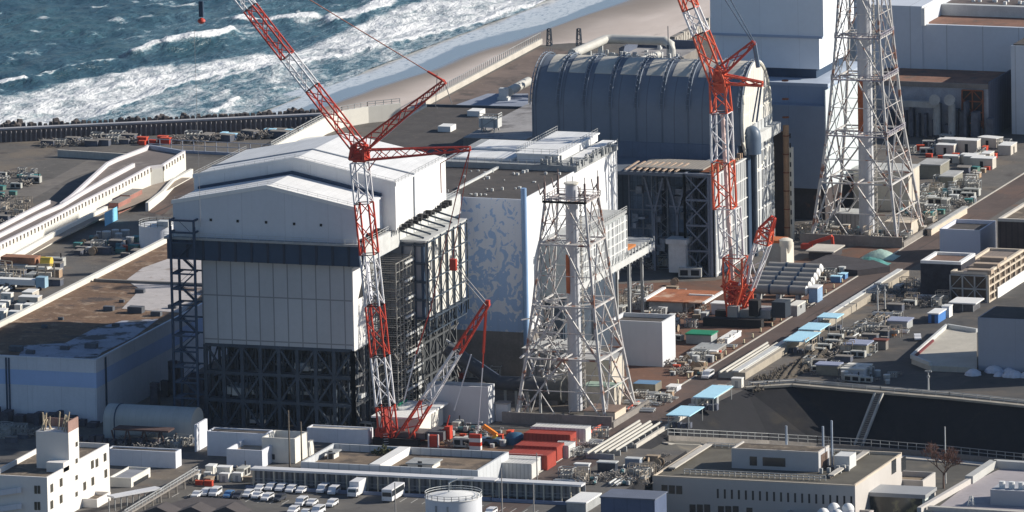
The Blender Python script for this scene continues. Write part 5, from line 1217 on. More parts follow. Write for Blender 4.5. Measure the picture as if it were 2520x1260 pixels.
# flat-roofed parapet building
t,e=bld('parapet_workshop','wide low workshop with brown flat roofs behind pale parapets, lower centre','building',(740,1133),(1176,1158),(1252,1113),(1177,1212),mat('ribbed_pale_wall',(.50,.52,.54),.75,var=.06,ns=.2,grid=(2.4,2.4,0),gw=.3,gd=.3),mat('tan_brown_roof',(.19,.145,.105),.95,var=.25,ns=.12,spots=[((.10,.08,.065),.2,.5,.64),((.29,.23,.17),.5,.6,.75)]),0,1.6,.5)
PW=t;zz=e[4]-1.55
xd=FY(907,1150,e[2])[0];part('dividing_wall',MB().box(xd,xd+2.6,e[2]+.5,e[3]-.5,zz,zz+1.7),W_,PW)
for tl,tr,br,gb,nm in (((1003,1137),(1064,1141),(1083,1127),(1064,1157),'roof_house'),((805,1112),(822,1113),(834,1108),(822,1130),'roof_hood')):
    a0,a1,b0,b1,c_=foot(tl,tr,br,gb,zz);h_=part(nm,MB().box(a0,a1,b0,b1,zz,c_-.3),CONCW,PW);part('roof_slab',MB().box(a0-.4,a1+.5,b0-.4,b1+.4,c_-.3,c_),GREY,h_)
    part('door',MB().box((a0+a1)/2-.5,(a0+a1)/2+.5,b0-.06,b0,zz,zz+1.9),GLASS,h_)
q=G(945,1118,zz);mb=MB()
for i in range(90): a=R.uniform(0,6.28);r_=R.uniform(0,2.8);x=q[0]+r_*math.cos(a);y=q[1]+r_*math.sin(a)*.7;z=zz+R.uniform(0,2)*(1-r_/3);mb.beam((x,y,z),(x+R.uniform(-.5,.5),y+R.uniform(-.5,.5),z+R.uniform(.2,.7)),.25)
solo('roof_bush',mb,mat('bush_olive',(.06,.065,.03),.95,var=.4,ns=2),'scrubby dark bush growing on the workshop roof','bush')
# covered walkway with many posts
def walkway(name,label,a,b,hh,n,d=3.):
    A=G(*a,hh);B_=G(*b,hh);t=thing(name,label,'walkway',(A[0],A[1],0));x0,x1,y=A[0],B_[0],(A[1]+B_[1])/2
    part('roof',MB().box(x0,x1,y,y+d,hh-.45,hh),mat('white_canopy',(.62,.62,.63),.6,var=.05,ns=.3),t)
    mb=MB()
    for k in range(n): x=x0+.6+(x1-x0-1.2)*k/(n-1);mb.beam((x,y+.4,0),(x,y+.4,hh-.45),.32)
    multi('post',mb,mat('cream_post',(.55,.50,.40),.8,var=.1),t)
    part('back_wall',MB().box(x0,x1,y+d-.2,y+d,0,hh-.6),mat('shaded_back',(.28,.29,.32),.9,var=.2,ns=.4,grid=(1.25,0,0),gw=.5,gd=.6),t)
    mb=MB();rail(mb,[(x0,y+.4,.2),(x1,y+.4,.2)],1.5,50,.12);part('rail',mb,GREY,t)
    part('kerb_wall',MB().box(x0,x1,y-3.2,y-2.6,0,.7),mat('blue_kerb',(.20,.24,.34),.8,var=.1),t);return t
walkway('covered_walkway','long white-roofed walkway on cream posts, along the top of the car park','x' and (620,1150),(1213,1185),4.,24)
walkway('end_walkway','shorter white-roofed walkway continuing right towards the road','x' and (1226,1180),(1425,1197),4.,10)
# storage tank
q=G(1116,1222,9.);t=thing('white_storage_tank','round white storage tank with conical lid at the bottom edge, centre','tank',(*q,0))
TK=mat('tank_white',(.66,.68,.72),.5,var=.05,ns=.2,streak=.2)
part('shell',MB().cyl(*q,0,9,6.15,n=48),TK,t,smooth=True);part('lid',MB().lathe(*q,[(6.3,9.0),(6.3,9.15),(3,9.7),(.2,10.1)],48),W_,t,smooth=True)
mb=MB();pts=[(q[0]+6.2*math.cos(a),q[1]+6.2*math.sin(a),9.15) for a in np.linspace(0,6.283,25)];rail(mb,pts,1.,1.6,.1);part('railing',mb,LGREY,t)
mb=MB()
for a in (-1.9,-1.45): mb.beam((q[0]+6.2*math.cos(a),q[1]+6.2*math.sin(a),0),(q[0]+6.2*math.cos(a),q[1]+6.2*math.sin(a),8),.35)
multi('side_pipe',mb,GREY,t);mb=MB().tube([(q[0]-1,q[1],9.9),(q[0]-1,q[1],12),(q[0]+1,q[1],13),(q[0]+4,q[1]+2,13)],.22,6);part('vent_pipe',mb,LGREY,t)
# vessel tank upper left
q=G(388,614);h=FY(388,553,q[1])[1];t=thing('blue_white_tank','round tank with white lid and blue-white shell left of the stair tower','tank',(*q,0))
part('shell',MB().cyl(*q,0,h,4.5,n=40),TK,t,smooth=True);part('lid',MB().lathe(*q,[(4.6,h),(4.6,h+.15),(.2,h+.9)],40),W_,t,smooth=True)
mb=MB();rail(mb,[(q[0]+4.5*math.cos(a),q[1]+4.5*math.sin(a),h) for a in np.linspace(0,6.283,17)],1.1,2,.1);part('railing',mb,GREY,t)
mb=MB().box(q[0]+1.2,q[0]+4.2,q[1]-3.4,q[1]-1,h+.2,h+1.5);part('lid_house',mb,LGREY,t)
# round pale tank behind the crane at the shore
q=G(800,352,3.);t=thing('low_shore_tank','wide low white-lidded tank partly hidden behind the gabled roof','tank',(*q,0));part('shell',MB().cyl(*q,0,3.4,7.5,n=40),CONC,t,smooth=True);part('lid',MB().lathe(*q,[(7.,3.4),(7.,3.6),(.2,4.)],40),W_,t,smooth=True)
# =================================================================== RAMPS
Rz=5.
w1=[(-40,618),(20,588),(99,550),(198,497),(298,447),(367,409),(399,405),(453,371)]
w2_=[(-40,592),(0,574),(99,524.5),(149,503),(198,473),(258,439),(329,401.5)]
w3=[(-40,573),(0,554),(60,522.5),(99,503),(121,492)]
w4=[(149,500),(179,477),(218,441),(264,399.5),(288,388),(357,362),(366,356)]
g5=lambda L,z=Rz:[G(x,y,z) for x,y in L]
RP=thing('concrete_ramp','long white concrete ramp carrying two roads down to the lower left','ramp',(*G(250,520,0),0))
deckp=g5(w1,4.)+g5(w4[::-1],4.)+g5([(121,492)],4.)+g5(w3[::-1],4.)
dk=flat(deckp,4.);part('deck',dk,mat('ramp_road',(.17,.145,.135),.95,var=.12,ns=.1,spots=[((.25,.22,.2),.15,.55,.7)]),RP)
mb=MB().wall([(*p,0.) for p in g5(w1)],4.2,.8);part('retaining_wall',mb,mat('lit_concrete',(.70,.68,.62),.85,var=.05,ns=.08,streak=.15),RP)
PPM=mat('parapet_lilac',(.64,.61,.62),.8,var=.06,ns=.3)
for L in (w1,w2_,w3,w4): part('parapet',MB().wall([(*p,4.) for p in g5(L)],1.0,.7),PPM,RP)
part('end_wall',MB().wall([(*p,0.) for p in g5([(366,356),(453,371)])],5.,.7),mat('shaded_end_wall',(.30,.34,.42),.8,var=.1),RP)  # end wall concrete, shade of this side put into the blue tone
mb=MB();rp=[Vector((*p,4.6)) for p in g5(w1)]
for a,b in zip(rp,rp[1:]):
    n=int((b-a).length/2.3)
    for i in range(n): p=a+(b-a)*i/n;mb.box(p.x+.4,p.x+.62,p.y-.12,p.y+.12,3.5,4.6)
    
multi('bracket',mb,mat('bracket_brown',(.28,.24,.2),.9),RP)
part('ledge',flat(g5([(-40,690),(60,628),(120,592),(200,546),(297,487),(375,455),(440,437),(470,437),(425,462),(330,505),(258,530),(150,585),(20,660),(-40,700)],1.6),1.6),mat('tan_ledge',(.34,.28,.22),.9,var=.15,ns=.2),RP)
solo('low_white_wall',MB().wall([(*p,0.) for p in g5([(-10,672),(44,645),(150,586),(258,534),(262,532)],0.)],2.6,.8),_M['lit_concrete'],'low bright concrete wall running below the ramp to the blue tarpaulin','wall')
q=G(288,560);t=solo('blue_tarpaulin',MB().prism([G(258,557),G(289,541),G(290,540.5),G(259,556)],0,3.4),mat('bright_blue_tarp',(.22,.55,.80),.6,var=.12,ns=.5),'bright blue tarpaulin sheet hung at the end of the low white wall','tarpaulin')
t=thing('far_ramp_wall','second pale ramp wall curving down between tank and gabled cover','ramp',(*G(400,500,0),0))
part('wall',MB().wall([(*p,0.) for p in g5([(362,520),(400,490),(425,462),(472,436)],0.)],2.2,.8),_M['lit_concrete'],t);part('road',flat(g5([(362,521),(400,491),(425,463),(472,437),(480,470),(430,505),(400,530)],.03),.03),ROADM,t)
t=thing('curved_shore_ramp','tall pale ramp wall with posts rising right behind the crane','ramp',(*G(760,320,0),0))
c=[(668,372),(735,335),(800,300),(842,283),(905,272),(985,264)]
part('wall',MB().wall([(*p,0.) for p in g5([(x,y+30) for x,y in c],0.)],4.4,.9),_M['lit_concrete'],t)
mb=MB();rp=[Vector((*p,4.4)) for p in g5([(x,y+30) for x,y in c],0.)];rail(mb,[tuple(v) for v in rp],1.2,2,.16);part('fence',mb,GREY,t)
solo('shore_divider_wall',MB().wall([(*p,0.) for p in g5([(143,385),(325,396)],0.)],1.8,.6),CONC,'straight low concrete wall above the curved grey shore road','wall')
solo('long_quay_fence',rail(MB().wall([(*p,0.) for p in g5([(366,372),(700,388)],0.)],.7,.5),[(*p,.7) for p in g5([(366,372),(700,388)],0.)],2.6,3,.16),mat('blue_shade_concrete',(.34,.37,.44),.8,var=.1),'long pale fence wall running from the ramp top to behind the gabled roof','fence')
# seawall with armour blocks
A0=G(-60,352);A1=G(800,312);t=thing('breakwater','long dark quay wall with pale capping along the sea','wall',(*A0,0))
d=Vector((A1[0]-A0[0],A1[1]-A0[1],0)).normalized();nrm=Vector((-d.y,d.x,0))
part('wall',MB().wall([A0,A1],3.2,1.6,0.),mat('dark_quay_wall',(.15,.13,.13),.9,var=.3,ns=.3,grid=(1.6,0,0),gw=.4,gd=.4),t)
mbq=MB()
for i in range(70):
    p=Vector((*A0,0))+d*(math.dist(A0,A1)*i/70)-nrm*.95;mbq.beam(p,p+Vector((0,0,2.9)),.4)
multi('buttress',mbq,mat('quay_rib',(.24,.22,.22),.9,var=.3,ns=1),t)
part('capping',MB().wall([(*A0,3.2),(*A1,3.2)],.45,1.9),mat('cap_grey',(.36,.36,.38),.8,var=.1),t)
blk=MB().add([(-.7,-.8,0),(.7,-.8,0),(.7,.8,0),(-.7,.8,0),(-.4,-.5,1.7),(.4,-.5,1.7),(.4,.5,1.7),(-.4,.5,1.7)],[(0,3,2,1),(4,5,6,7),(0,1,5,4),(1,2,6,5),(2,3,7,6),(3,0,4,7)])
ARM=mat('armour_dark',(.12,.105,.10),.95,var=.35,ns=1)
b0_=solo('armour_block',blk,ARM,'dark tapered concrete armour block in the row along the quay wall','block','armour blocks along the quay wall')
L=math.dist(A0,A1);nb_=64
for i in range(nb_):
    p=Vector((*A0,0))+d*(L*i/nb_)+nrm*(2.0+R.uniform(-.2,.4));o_=b0_ if i==0 else clone(b0_,None)
    o_.location=(p.x,p.y,2.6);o_.rotation_euler=(0,0,math.atan2(d.y,d.x)+R.uniform(-.2,.2));s_=R.uniform(.8,1.1);o_.scale=(s_,s_,s_)
for i in range(42):
    p=Vector((*A0,0))+d*(L*R.random())+nrm*(3.6+R.uniform(-.6,1.8));o_=clone(b0_,None);o_['label']='toppled dark armour block heaped on the sea side of the quay wall';o_['group']='toppled armour blocks'
    o_.location=(p.x,p.y,2.8);o_.rotation_euler=(R.uniform(-1,1),R.uniform(-1,1),R.uniform(0,3));s_=R.uniform(.7,1.3);o_.scale=(s_,s_,s_)
# =================================================================== VEHICLES
CARW=mat('car_white',(.74,.74,.75),.35,var=.03,spec=.5);CARD=mat('car_dark',(.05,.055,.07),.35,var=.05,spec=.5);CARB=mat('car_blue',(.10,.22,.42),.35,var=.05,spec=.5)
def make_vehicle(name,label,cat,L,W,prof,win,m_,group,whl=(.2,.8),box=None):
    """side profile [(y,z)], front at -Y; at the origin"""
    t=thing(name,label,cat,(0,0,0),group)
    part('body',MB().yz([(a*L-L/2,b) for a,b in prof],-W/2,W/2),m_,t)
    part('window',MB().yz([(a*L-L/2,b) for a,b in win],-W/2-.02,W/2+.02),GLASS,t)
    f=[p for p in win];y0=f[0][0]*L-L/2;y1=f[1][0]*L-L/2
    part('windscreen',MB().add([(-W/2+.12,y0-.06,f[0][1]),(W/2-.12,y0-.06,f[0][1]),(W/2-.16,y1-.06,f[1][1]),(-W/2+.16,y1-.06,f[1][1])],[(0,1,2,3)]),GLASS,t)
    for a in whl:
        for s_ in (-1,1): part('wheel',MB().tube([(s_*(W/2-.2),a*L-L/2,.33),(s_*(W/2+.03),a*L-L/2,.33)],.34,12),BLK,t)
    for s_ in (-1,1): part('headlight',MB().box(s_*W*.36-.15,s_*W*.36+.15,-L/2-.03,-L/2+.02,.62,.8),mat('lamp_lens',(.6,.6,.55),.2,var=0),t)
    if box: part('cargo_box',MB().box(-W/2-.05,W/2+.05,box[0],box[1],.9,box[2]),CARW,t)
    return t
sedan=([(0,.35),(0,.75),(.04,.85),(.26,.95),(.38,1.42),(.72,1.45),(.88,1.0),(1,.92),(1,.35)],[(.285,.98),(.385,1.38),(.70,1.40),(.84,1.0)])
van=([(0,.35),(0,.85),(.05,1.),(.16,1.15),(.27,1.9),(.97,1.9),(1,1.8),(1,.35)],[(.18,1.17),(.275,1.78),(.93,1.78),(.95,1.2)])
wagon=([(0,.35),(0,.8),(.04,.9),(.24,1.),(.36,1.52),(.93,1.52),(1,1.05),(1,.35)],[(.265,1.03),(.365,1.46),(.9,1.46),(.95,1.05)])
car=make_vehicle('parked_car','x','car',4.5,1.75,*sedan,CARW,None)
vn=make_vehicle('parked_van','x','van',4.8,1.9,*van,CARW,None)
wg=make_vehicle('parked_estate_car','x','car',4.7,1.8,*wagon,CARW,None)
wd=make_vehicle('dark_estate_car','x','car',4.7,1.8,*wagon,CARD,None)
cb=make_vehicle('blue_hatchback','x','car',4.1,1.7,*wagon,CARB,None)
for o_ in (car,vn,wg,wd,cb): o_.scale=(.92,.92,.92)
words=('first','second','third','fourth','fifth','sixth','seventh','eighth','ninth','tenth')
used=set()
def put(proto,px_,py_,label,group,rz=0.,z=0.):
    x,y=G(px_,py_,z)
    if proto.name in used: o=clone(proto,(x,y,z),rz,label)
    else: used.add(proto.name);o=proto;o.location=(x,y,z);o.rotation_euler=(0,0,rz);o['label']=label
    o['group']=group;return o
g1='vehicles in the upper car park row'
for i,(x,y,p_) in enumerate(((640,1198,car),(667,1196,wg),(692,1198,wg),(717,1201,wg),(743,1203,car),(795,1202,vn),(822,1206,vn))):
    put(p_,x,y+9,'white %s, %s from the left in the upper car park row'%('van' if p_ is vn else 'car',words[i]),g1,R.uniform(-.04,.04))
g2='vehicles in the second car park row'
for i,(x,y,p_,c_) in enumerate(((485,1217,car,'white'),(507,1212,wg,'white'),(530,1213,vn,'white'),(563,1218,cb,'blue'),(587,1220,wd,'dark'),(610,1216,wg,'white'),(634,1219,car,'white'),(658,1224,wg,'white'),(688,1226,wd,'dark'))):
    put(p_,x,y+6,'%s car, %s from the left in the second car park row'%(c_,words[i]),g2,R.uniform(-.05,.05))
g3='vehicles in the lowest car park rows'
for i,(x,y,p_,l) in enumerate(((742,1243,vn,'white van, leftmost of the three mid-row vehicles below the others'),(768,1243,car,'white car, middle of the three mid-row vehicles below the others'),(817,1245,wg,'white estate car, right of the three mid-row vehicles, standing apart'),(722,1262,wg,'white car cut by the bottom edge, first from the left'),(752,1268,car,'white car cut by the bottom edge, second from the left'),(783,1264,vn,'white van cut by the bottom edge, third from the left'),(1208,1266,wg,'white car cut by the bottom edge, right of the storage tank'))):
    put(p_,x,y,l,g3,R.uniform(-.05,.05))
put(car,2258,836,'white car driving on the upper terrace road at the right','cars on their own',.35)
put(vn,1742,930,'small white van on the diagonal road beside the pale blue canopies','vans on their own')
put(wd,1808,913,'dark car on the diagonal road at the start of the long pipe rack','cars on the diagonal road')
tk=make_vehicle('box_truck','white box truck with tall cargo box in the upper car park row','truck',6.5,2.1,[(0,.4),(0,1.2),(.03,2.2),(.24,2.3),(.24,.9),(1,.9),(1,.4)],[(.01,1.3),(.035,2.05),(.18,2.05),(.18,1.3)],CARW,None,(.14,.8),(-1.6,3.3,3.4));used.discard(tk.name);x,y=G(878,1219);tk.location=(x,y,0)
bs_=make_vehicle('coach','dark-fronted white coach parked right of the box truck','bus',8.5,2.4,[(0,.4),(0,2.9),(.02,3.0),(1,3.0),(1,.4)],[(.0,1.4),(.01,2.7),(.96,2.7),(.96,1.5)],CARW,None,(.2,.78));x,y=G(968,1228);bs_.location=(x,y,0)
# dark shed roofs at the bottom left edge
q=G(470,1262);t=thing('dark_shed_roofs','dark low shed roof with small pitched dormers at the bottom edge','building',(*q,0))
P4=[G(330,1262,3),G(480,1222,3),G(590,1230,3),G(660,1300,3),G(380,1340,3)]
part('roof',MB().prism(P4,2.6,3.),mat('dark_felt',(.085,.075,.075),.95,var=.15),t);part('wall',MB().prism(P4,0,2.6),CONCD,t)
for px_ in (405,490,575):
    q=G(px_,1254,3);part('dormer',MB().xz([(q[0]-4,3),(q[0]+4,3),(q[0],4.6)],q[1]-5,q[1]+1),_M['dark_felt'],t)
# =================================================================== RIGHT: OFFICE IN THE BASIN
def rect(pix,z): q=[G(x,y,z) for x,y in pix];return (min(q[0][0],q[3][0]) if len(q)>3 else q[0][0]),q[1][0],q[0][1],q[2][1]
ox0=G(1610,1170,0)[0];oy0=G(1610,1170,0)[1]+0;ox1=G(2100,1200,0)[0];oy0=(G(1610,1170)[1]+G(2100,1200)[1])/2;oy1=G(2230,1120)[1]
OF=thing('basin_office','cream flat-roofed office with penthouse, roof railings and slit windows, lower right','building',(ox0,oy0,BZ))
OW=mat('office_wall',(.50,.47,.44),.8,var=.05,ns=.1,streak=.12)
part('wall',MB().box(ox0,ox1,oy0,oy1,BZ,-.1),OW,OF);part('roof',MB().box(ox0+.4,ox1-.4,oy0+.4,oy1-.4,-.1,-.04),mat('olive_roof',(.115,.105,.085),.95,var=.2,ns=.2),OF)
part('parapet',MB().box(ox0,ox1,oy0,oy0+.45,-.1,.25).box(ox0,ox1,oy1-.45,oy1,-.1,.6).box(ox1-.45,ox1,oy0+.45,oy1-.45,-.1,.35).box(ox0,ox0+.45,oy0+.45,oy1-.45,-.1,.25),_M['cream_wall2'],OF)
a0=G(1628,1172)[0];mb=MB();yr=oy0+7.5;xr_=G(2155,1112)[0]-.5
mb.box(ox0+1.5,ox0+3.1,oy0+7,oy1-1.5,.5,.8).box(xr_-1.4,xr_,yr,oy1-1.5,.5,.8);multi('rail_beam',mb,CONC,OF)
mb=MB()
for k in range(24): y=oy0+7+(oy1-1.5-oy0-7)*k/23;mb.beam((ox0+2.3,y,0),(ox0+2.3,y,.5),.35);mb.beam((xr_-.7,y,0),(xr_-.7,y,.5),.35)
multi('rail_foot',mb,mat('foot_brown',(.24,.2,.17),.9),OF)
mb=MB();rail(mb,[(ox0+6,yr-3,0),(xr_-1,yr-3,0)],1.1,1.3,.16);rail(mb,[(ox0+2,oy1-1.5,0),(xr_,oy1-1.5,0)],1.,1.6,.14);part('railing',mb,mat('white_rail',(.5,.5,.48),.7),OF)
e=foot((1800,1105),(2015,1113),(2041,1097),(2015,1162),0);ph=part('penthouse',MB().box(e[0],e[1],e[2],e[3],0,e[4]-.4),mat('penthouse_wall',(.44,.44,.45),.8,var=.05),OF)
part('roof_slab',MB().box(e[0]+.4,e[1]-.4,e[2]+.4,e[3]-.4,e[4]-.4,e[4]-.34),ROOFB,ph);part('coping',MB().box(e[0],e[1],e[2],e[2]+.4,e[4]-.4,e[4]).box(e[0],e[0]+.4,e[2]+.4,e[3],e[4]-.4,e[4]).box(e[1]-.4,e[1],e[2]+.4,e[3],e[4]-.4,e[4]),OW,ph)
for pa,pb in (((1845,1123),(1863,1146)),((1877,1125),(1933,1149))):
    a=FY(*pa,e[2]);b=FY(*pb,e[2]);part('window',MB().box(a[0],b[0],e[2]-.08,e[2],b[1],a[1]),GLASS,ph)
a=FX(2020,1120,e[1]);b=FX(2036,1140,e[1]);part('louvre',MB().box(e[1],e[1]+.1,a[0],b[0],b[1]-1,a[1]),mat('rust_louvre',(.12,.08,.06),.9,var=.4,ns=2),ph)
q=G(2072,1155);part('air_unit',MB().box(q[0]-1.8,q[0]+1.8,q[1],q[1]+5,0,3.0),mat('unit_white',(.62,.62,.60),.6,var=.05),OF)
mb=MB()
for k in range(10): x=e[1]+R.uniform(.5,6);y=e[2]-R.uniform(-3,2);mb.box(x,x+.7,y,y+.7,0,R.uniform(.4,1.3))
multi('roof_unit',mb,GREY,OF)
for px_,pb,pt in ((1936,1135,1048),(2026,1120,1049),(2048,1150,1035)):
    q=G(px_,pb);part('mast',MB().tube([(*q,0),(*q,HZ(pt,*q))],.26,8),mat('mast_blue_grey',(.33,.38,.45),.6),OF)
mb=MB()
for i in range(20):
    a=FY(1764+i*17.3,1203+i*.95,oy0);b=FY(1768+i*17.3,1226+i*.95,oy0)
    if a[0]<ox1-.8: mb.box(a[0],a[0]+.45,oy0-.06,oy0,b[1],a[1])
for x_,y_ in ((1628,1193),(1646,1194),(1664,1195)): a=FY(x_,y_,oy0);mb.box(a[0],a[0]+1.4,oy0-.06,oy0,a[1]-1.9,a[1])
for i in range(7): a=FY(1697+(i//3)*70+(i%3)*18,1241+(i//3)*4,oy0);mb.box(a[0],a[0]+1.4,oy0-.06,oy0,a[1]-2.5,a[1])
for px_ in (2197,2221): a=FX(px_,1150 if px_<2210 else 1143,ox1);mb.box(ox1,ox1+.06,a[0]-1,a[0]+2.5,a[1]-1.5,a[1]+1.6)
multi('window',mb,GLASS,OF)
# glazed link and lower wings right of the office
e=foot((2100,1198),(2280,1216),(2304,1198),(2280,1300),BZ);t=thing('glazed_link','low glass-fronted link building with pale overhanging roof, right of the office front','building',(e[0],e[2],BZ))
part('glass_wall',MB().box(e[0],e[1]-1,e[2]+.5,e[3],BZ,e[4]-1),mat('green_glass',(.045,.05,.045),.12,var=.3,ns=.4,spots=[((.20,.20,.11),.35,.55,.66)],spec=.6),t)
part('roof',MB().box(e[0]-.5,e[1],e[2]-.5,e[3]+.5,e[4]-1,e[4]-.1),mat('link_roof',(.34,.35,.36),.6,var=.05),t);part('end_wall',MB().box(e[1]-1,e[1]-.4,e[2]+.4,e[3],BZ,e[4]-1.),mat('pale_teal_end',(.55,.62,.60),.6,var=.05),t)
bw,_e=bld('rear_wing','low cream wing with open brown roof court behind the glazed link','building',(2150,1176),(2270,1183),(2302,1163),(2272,1240),OW,DIRT,BZ,1.2,.4)
zz=-2.;P5=[G(x,y,zz) for x,y in ((2240,1300),(2385,1190),(2470,1150),(2700,1170),(2700,1330),(2240,1330))]
t=thing('corner_hall','broad pale roof with raised cream parapets in the bottom right corner','building',(*P5[1],BZ));part('wall',MB().prism(P5,BZ,zz-.2),OW,t)
part('roof',MB().prism(P5,zz-.2,zz),mat('pale_lilac_roof',(.36,.33,.34),.9,var=.1,ns=.1,spots=[((.28,.25,.25),.2,.55,.7)]),t)
part('parapet',MB().wall([(*G(2262,1262,zz),zz),(*G(2385,1190,zz),zz)],1.2,1.),OW,t);part('raised_ledge',MB().wall([(*G(2385,1190,zz),zz),(*G(2445,1150,zz),zz)],1.7,1.8).wall([(*G(2445,1150,zz),zz),(*G(2640,1162,zz),zz)],1.7,1.8),mat('grey_ledge',(.45,.45,.43),.7,var=.08),t)
e=foot((2437,1206),(2600,1213),(2630,1190),(2600,1250),zz);part('roof_house',MB().box(*e[:4],zz,e[4]),mat('roof_house_grey',(.40,.41,.44),.8,var=.05),t)
for k in range(4): x=e[0]+2+k*2.2;part('roof_fan',MB().cyl(x,e[2]+2.5,e[4],e[4]+1.5,.7,n=12),WHITE,t)
part('front_parapet',MB().wall([(*G(2285,1256,zz),zz),(*G(2600,1274,zz),zz)],1.0,1.4),CONC,t)
q=(*G(2390,1245,zz),zz);mb=MB().lattice(q,(q[0],q[1],q[2]+2.2),1.4,.5,3,.14);part('roof_frame',mb,LGREY,t)
# dome-topped tanks at the bottom edge
for i,(px_,py_) in enumerate(((2052,1240),(2087,1241),(2026,1253),(2060,1256))):
    z=-3.;q=G(px_,py_+12,z);t=thing('domed_silo','small white dome-topped silo, %s of the four at the bottom edge before the office'%('rear left','rear right','front left','front right')[i],'silo',(*q,BZ),'domed silos before the office')
    part('shell',MB().cyl(*q,BZ,z,1.35,n=20),TK,t,smooth=True);part('dome',MB().lathe(*q,[(1.4,z),(1.25,z+.6),(.8,z+1.15),(.1,z+1.4)],20),W_,t,smooth=True)
bld('silo_court_wall','low building with pale parapets round the domed silos at the bottom edge','building',(1925,1262),(2120,1275),(2150,1258),(2122,1330),OW,ROOFD,BZ,.6,.5)
# basin edge: fences, steps, lamp posts, retaining wall
rimw=[(x,y) for x,y in RIM[2:]];t=thing('terrace_fence','pale concrete kerb and fence along the top of the dark slope','fence',(RIM[1][0],RIM[1][1],0))
part('kerb',MB().wall([(*p,0.) for p in rimw],.5,1.6),mat('rim_concrete',(.33,.30,.25),.9,var=.2,ns=.3),t)
mb=MB();rr=[(p[0],p[1]+2.2,0) for p in rimw];rail(mb,rr,1.2,3.4,.18);part('rail',mb,GREY,t)
part('rear_kerb',MB().wall([(p[0],p[1]+4,0.) for p in rimw],.7,.8),CONC,t)
t=thing('basin_fence','grey mesh fence on a low wall along the foot of the dark slope','fence',FLO[1])
fw=[(p[0],p[1]-2.5,p[2]) for p in FLO];part('wall',MB().wall(fw,1.3,.5),CONCD,t);mb=MB();rail(mb,[(p[0],p[1],p[2]+1.3) for p in fw],1.6,2.2,.13);part('mesh_rail',mb,GREY,t)
part('strip',MB().wall([(p[0],p[1]-3.2,p[2]) for p in fw],.3,3.),CONC,t)
a=(*G(2163,972),.25);b=(*G(2112,1104,BZ),BZ+.4);t=thing('slope_steps','pair of pale stair strings running straight up the dark slope','steps',b)
for s_ in (-.9,.9): part('string',MB().beam((a[0]+s_,a[1],a[2]+.2),(b[0]+s_,b[1],b[2]+.2),.5),mat('step_grey',(.42,.41,.38),.9,var=.2),t)
mb=MB()
for k in range(30): f=k/29;p=Vector(a)+(Vector(b)-Vector(a))*f;mb.box(p.x-.9,p.x+.9,p.y-.15,p.y+.15,p.z,p.z+.25)
part('treads',mb,CONCD,t)
q=[(EX-.4,y) for y in (YK,RIM[2][1])];solo('road_retaining_kerb',MB().wall([(*p,0.) for p in q],.9,.6),CONC,'concrete kerb wall on the basin side of the diagonal road','wall')
for i,(px_,pb,pt,l) in enumerate(((2285,966,912,'lamp post with small cross head at the top of the dark slope'),(2327,1190,1050,'lone pale post rising behind the bare tree'),(2178,760,700,'left of two slim grey lamp posts beside the diagonal road'),(2160,768,697,'shorter-armed grey lamp post beside the diagonal road'))):
    q=G(px_,pb,BZ if i==1 else 0);z0=BZ if i==1 else 0;zt_=HZ(pt,*q);t=thing('lamp_post',l,'lamp post',(*q,z0));part('pole',MB().tube([(*q,z0),(*q,zt_)],[.22,.14],8),LGREY,t)
    if i!=1: part('lamp_head',MB().box(q[0]-.8,q[0]+.8,q[1]-.2,q[1]+.2,zt_-.3,zt_).box(q[0]-.3,q[0]+.3,q[1]-.3,q[1]+.3,zt_-1.6,zt_-1.2),GREY,t)
for i,(px_,pb,pt) in enumerate(((398,0,0),)):
    pass
for px_,pb,pt,l in ((395,1262,0,0),):
    pass
for px_,pb,pt,l in ((974,1300,1188,'slim grey pole before the white coach in the car park'),(1055,1175,1130,'slim pole left of the storage tank rising from the walkway roof'),(1236,1270,1152,'tall slim pole right of the storage tank'),(1314,1275,1190,'shorter slim pole at the right end of the car park'),(1322,1185,1115,'slim pole beside the red containers')):
    q=G(px_,pb);solo('slim_pole',MB().tube([(*q,0),(*q,HZ(pt,*q))],[.17,.12],8),mat('pole_tan_grey',(.36,.34,.32),.8,var=.1),l,'pole')
# bare tree
q=G(2322,1202,BZ);t=thing('bare_tree','leafless reddish-brown tree standing below the dark slope','tree',(*q,BZ));mb=MB();tw=MB()
def br(p,d,L,r,n):
    e_=p+d*L;mb.tube([p,e_],[r,r*.65],5,False)
    if n==0:
        for k in range(7):
            dd=(d+Vector((R.uniform(-1,1),R.uniform(-1,1),R.uniform(-.5,.8)))*.8).normalized();tw.beam(e_,e_+dd*R.uniform(.5,1.3),.05)
        return
    for k in range(3 if n<3 else 4):
        dd=(d*.75+Vector((R.uniform(-1,1),R.uniform(-1,1),R.uniform(-.05,.75)))*.75).normalized();br(p+d*L*R.uniform(.55,1),dd,L*R.uniform(.62,.82),r*.58,n-1)
br(Vector((*q,BZ)),Vector((0,0,1)),3.6,.28,4)
part('trunk',mb,mat('bark',(.13,.09,.075),.95,var=.2),t);part('crown',tw,mat('red_twigs',(.16,.085,.065),.95,var=.3,ns=.5),t)
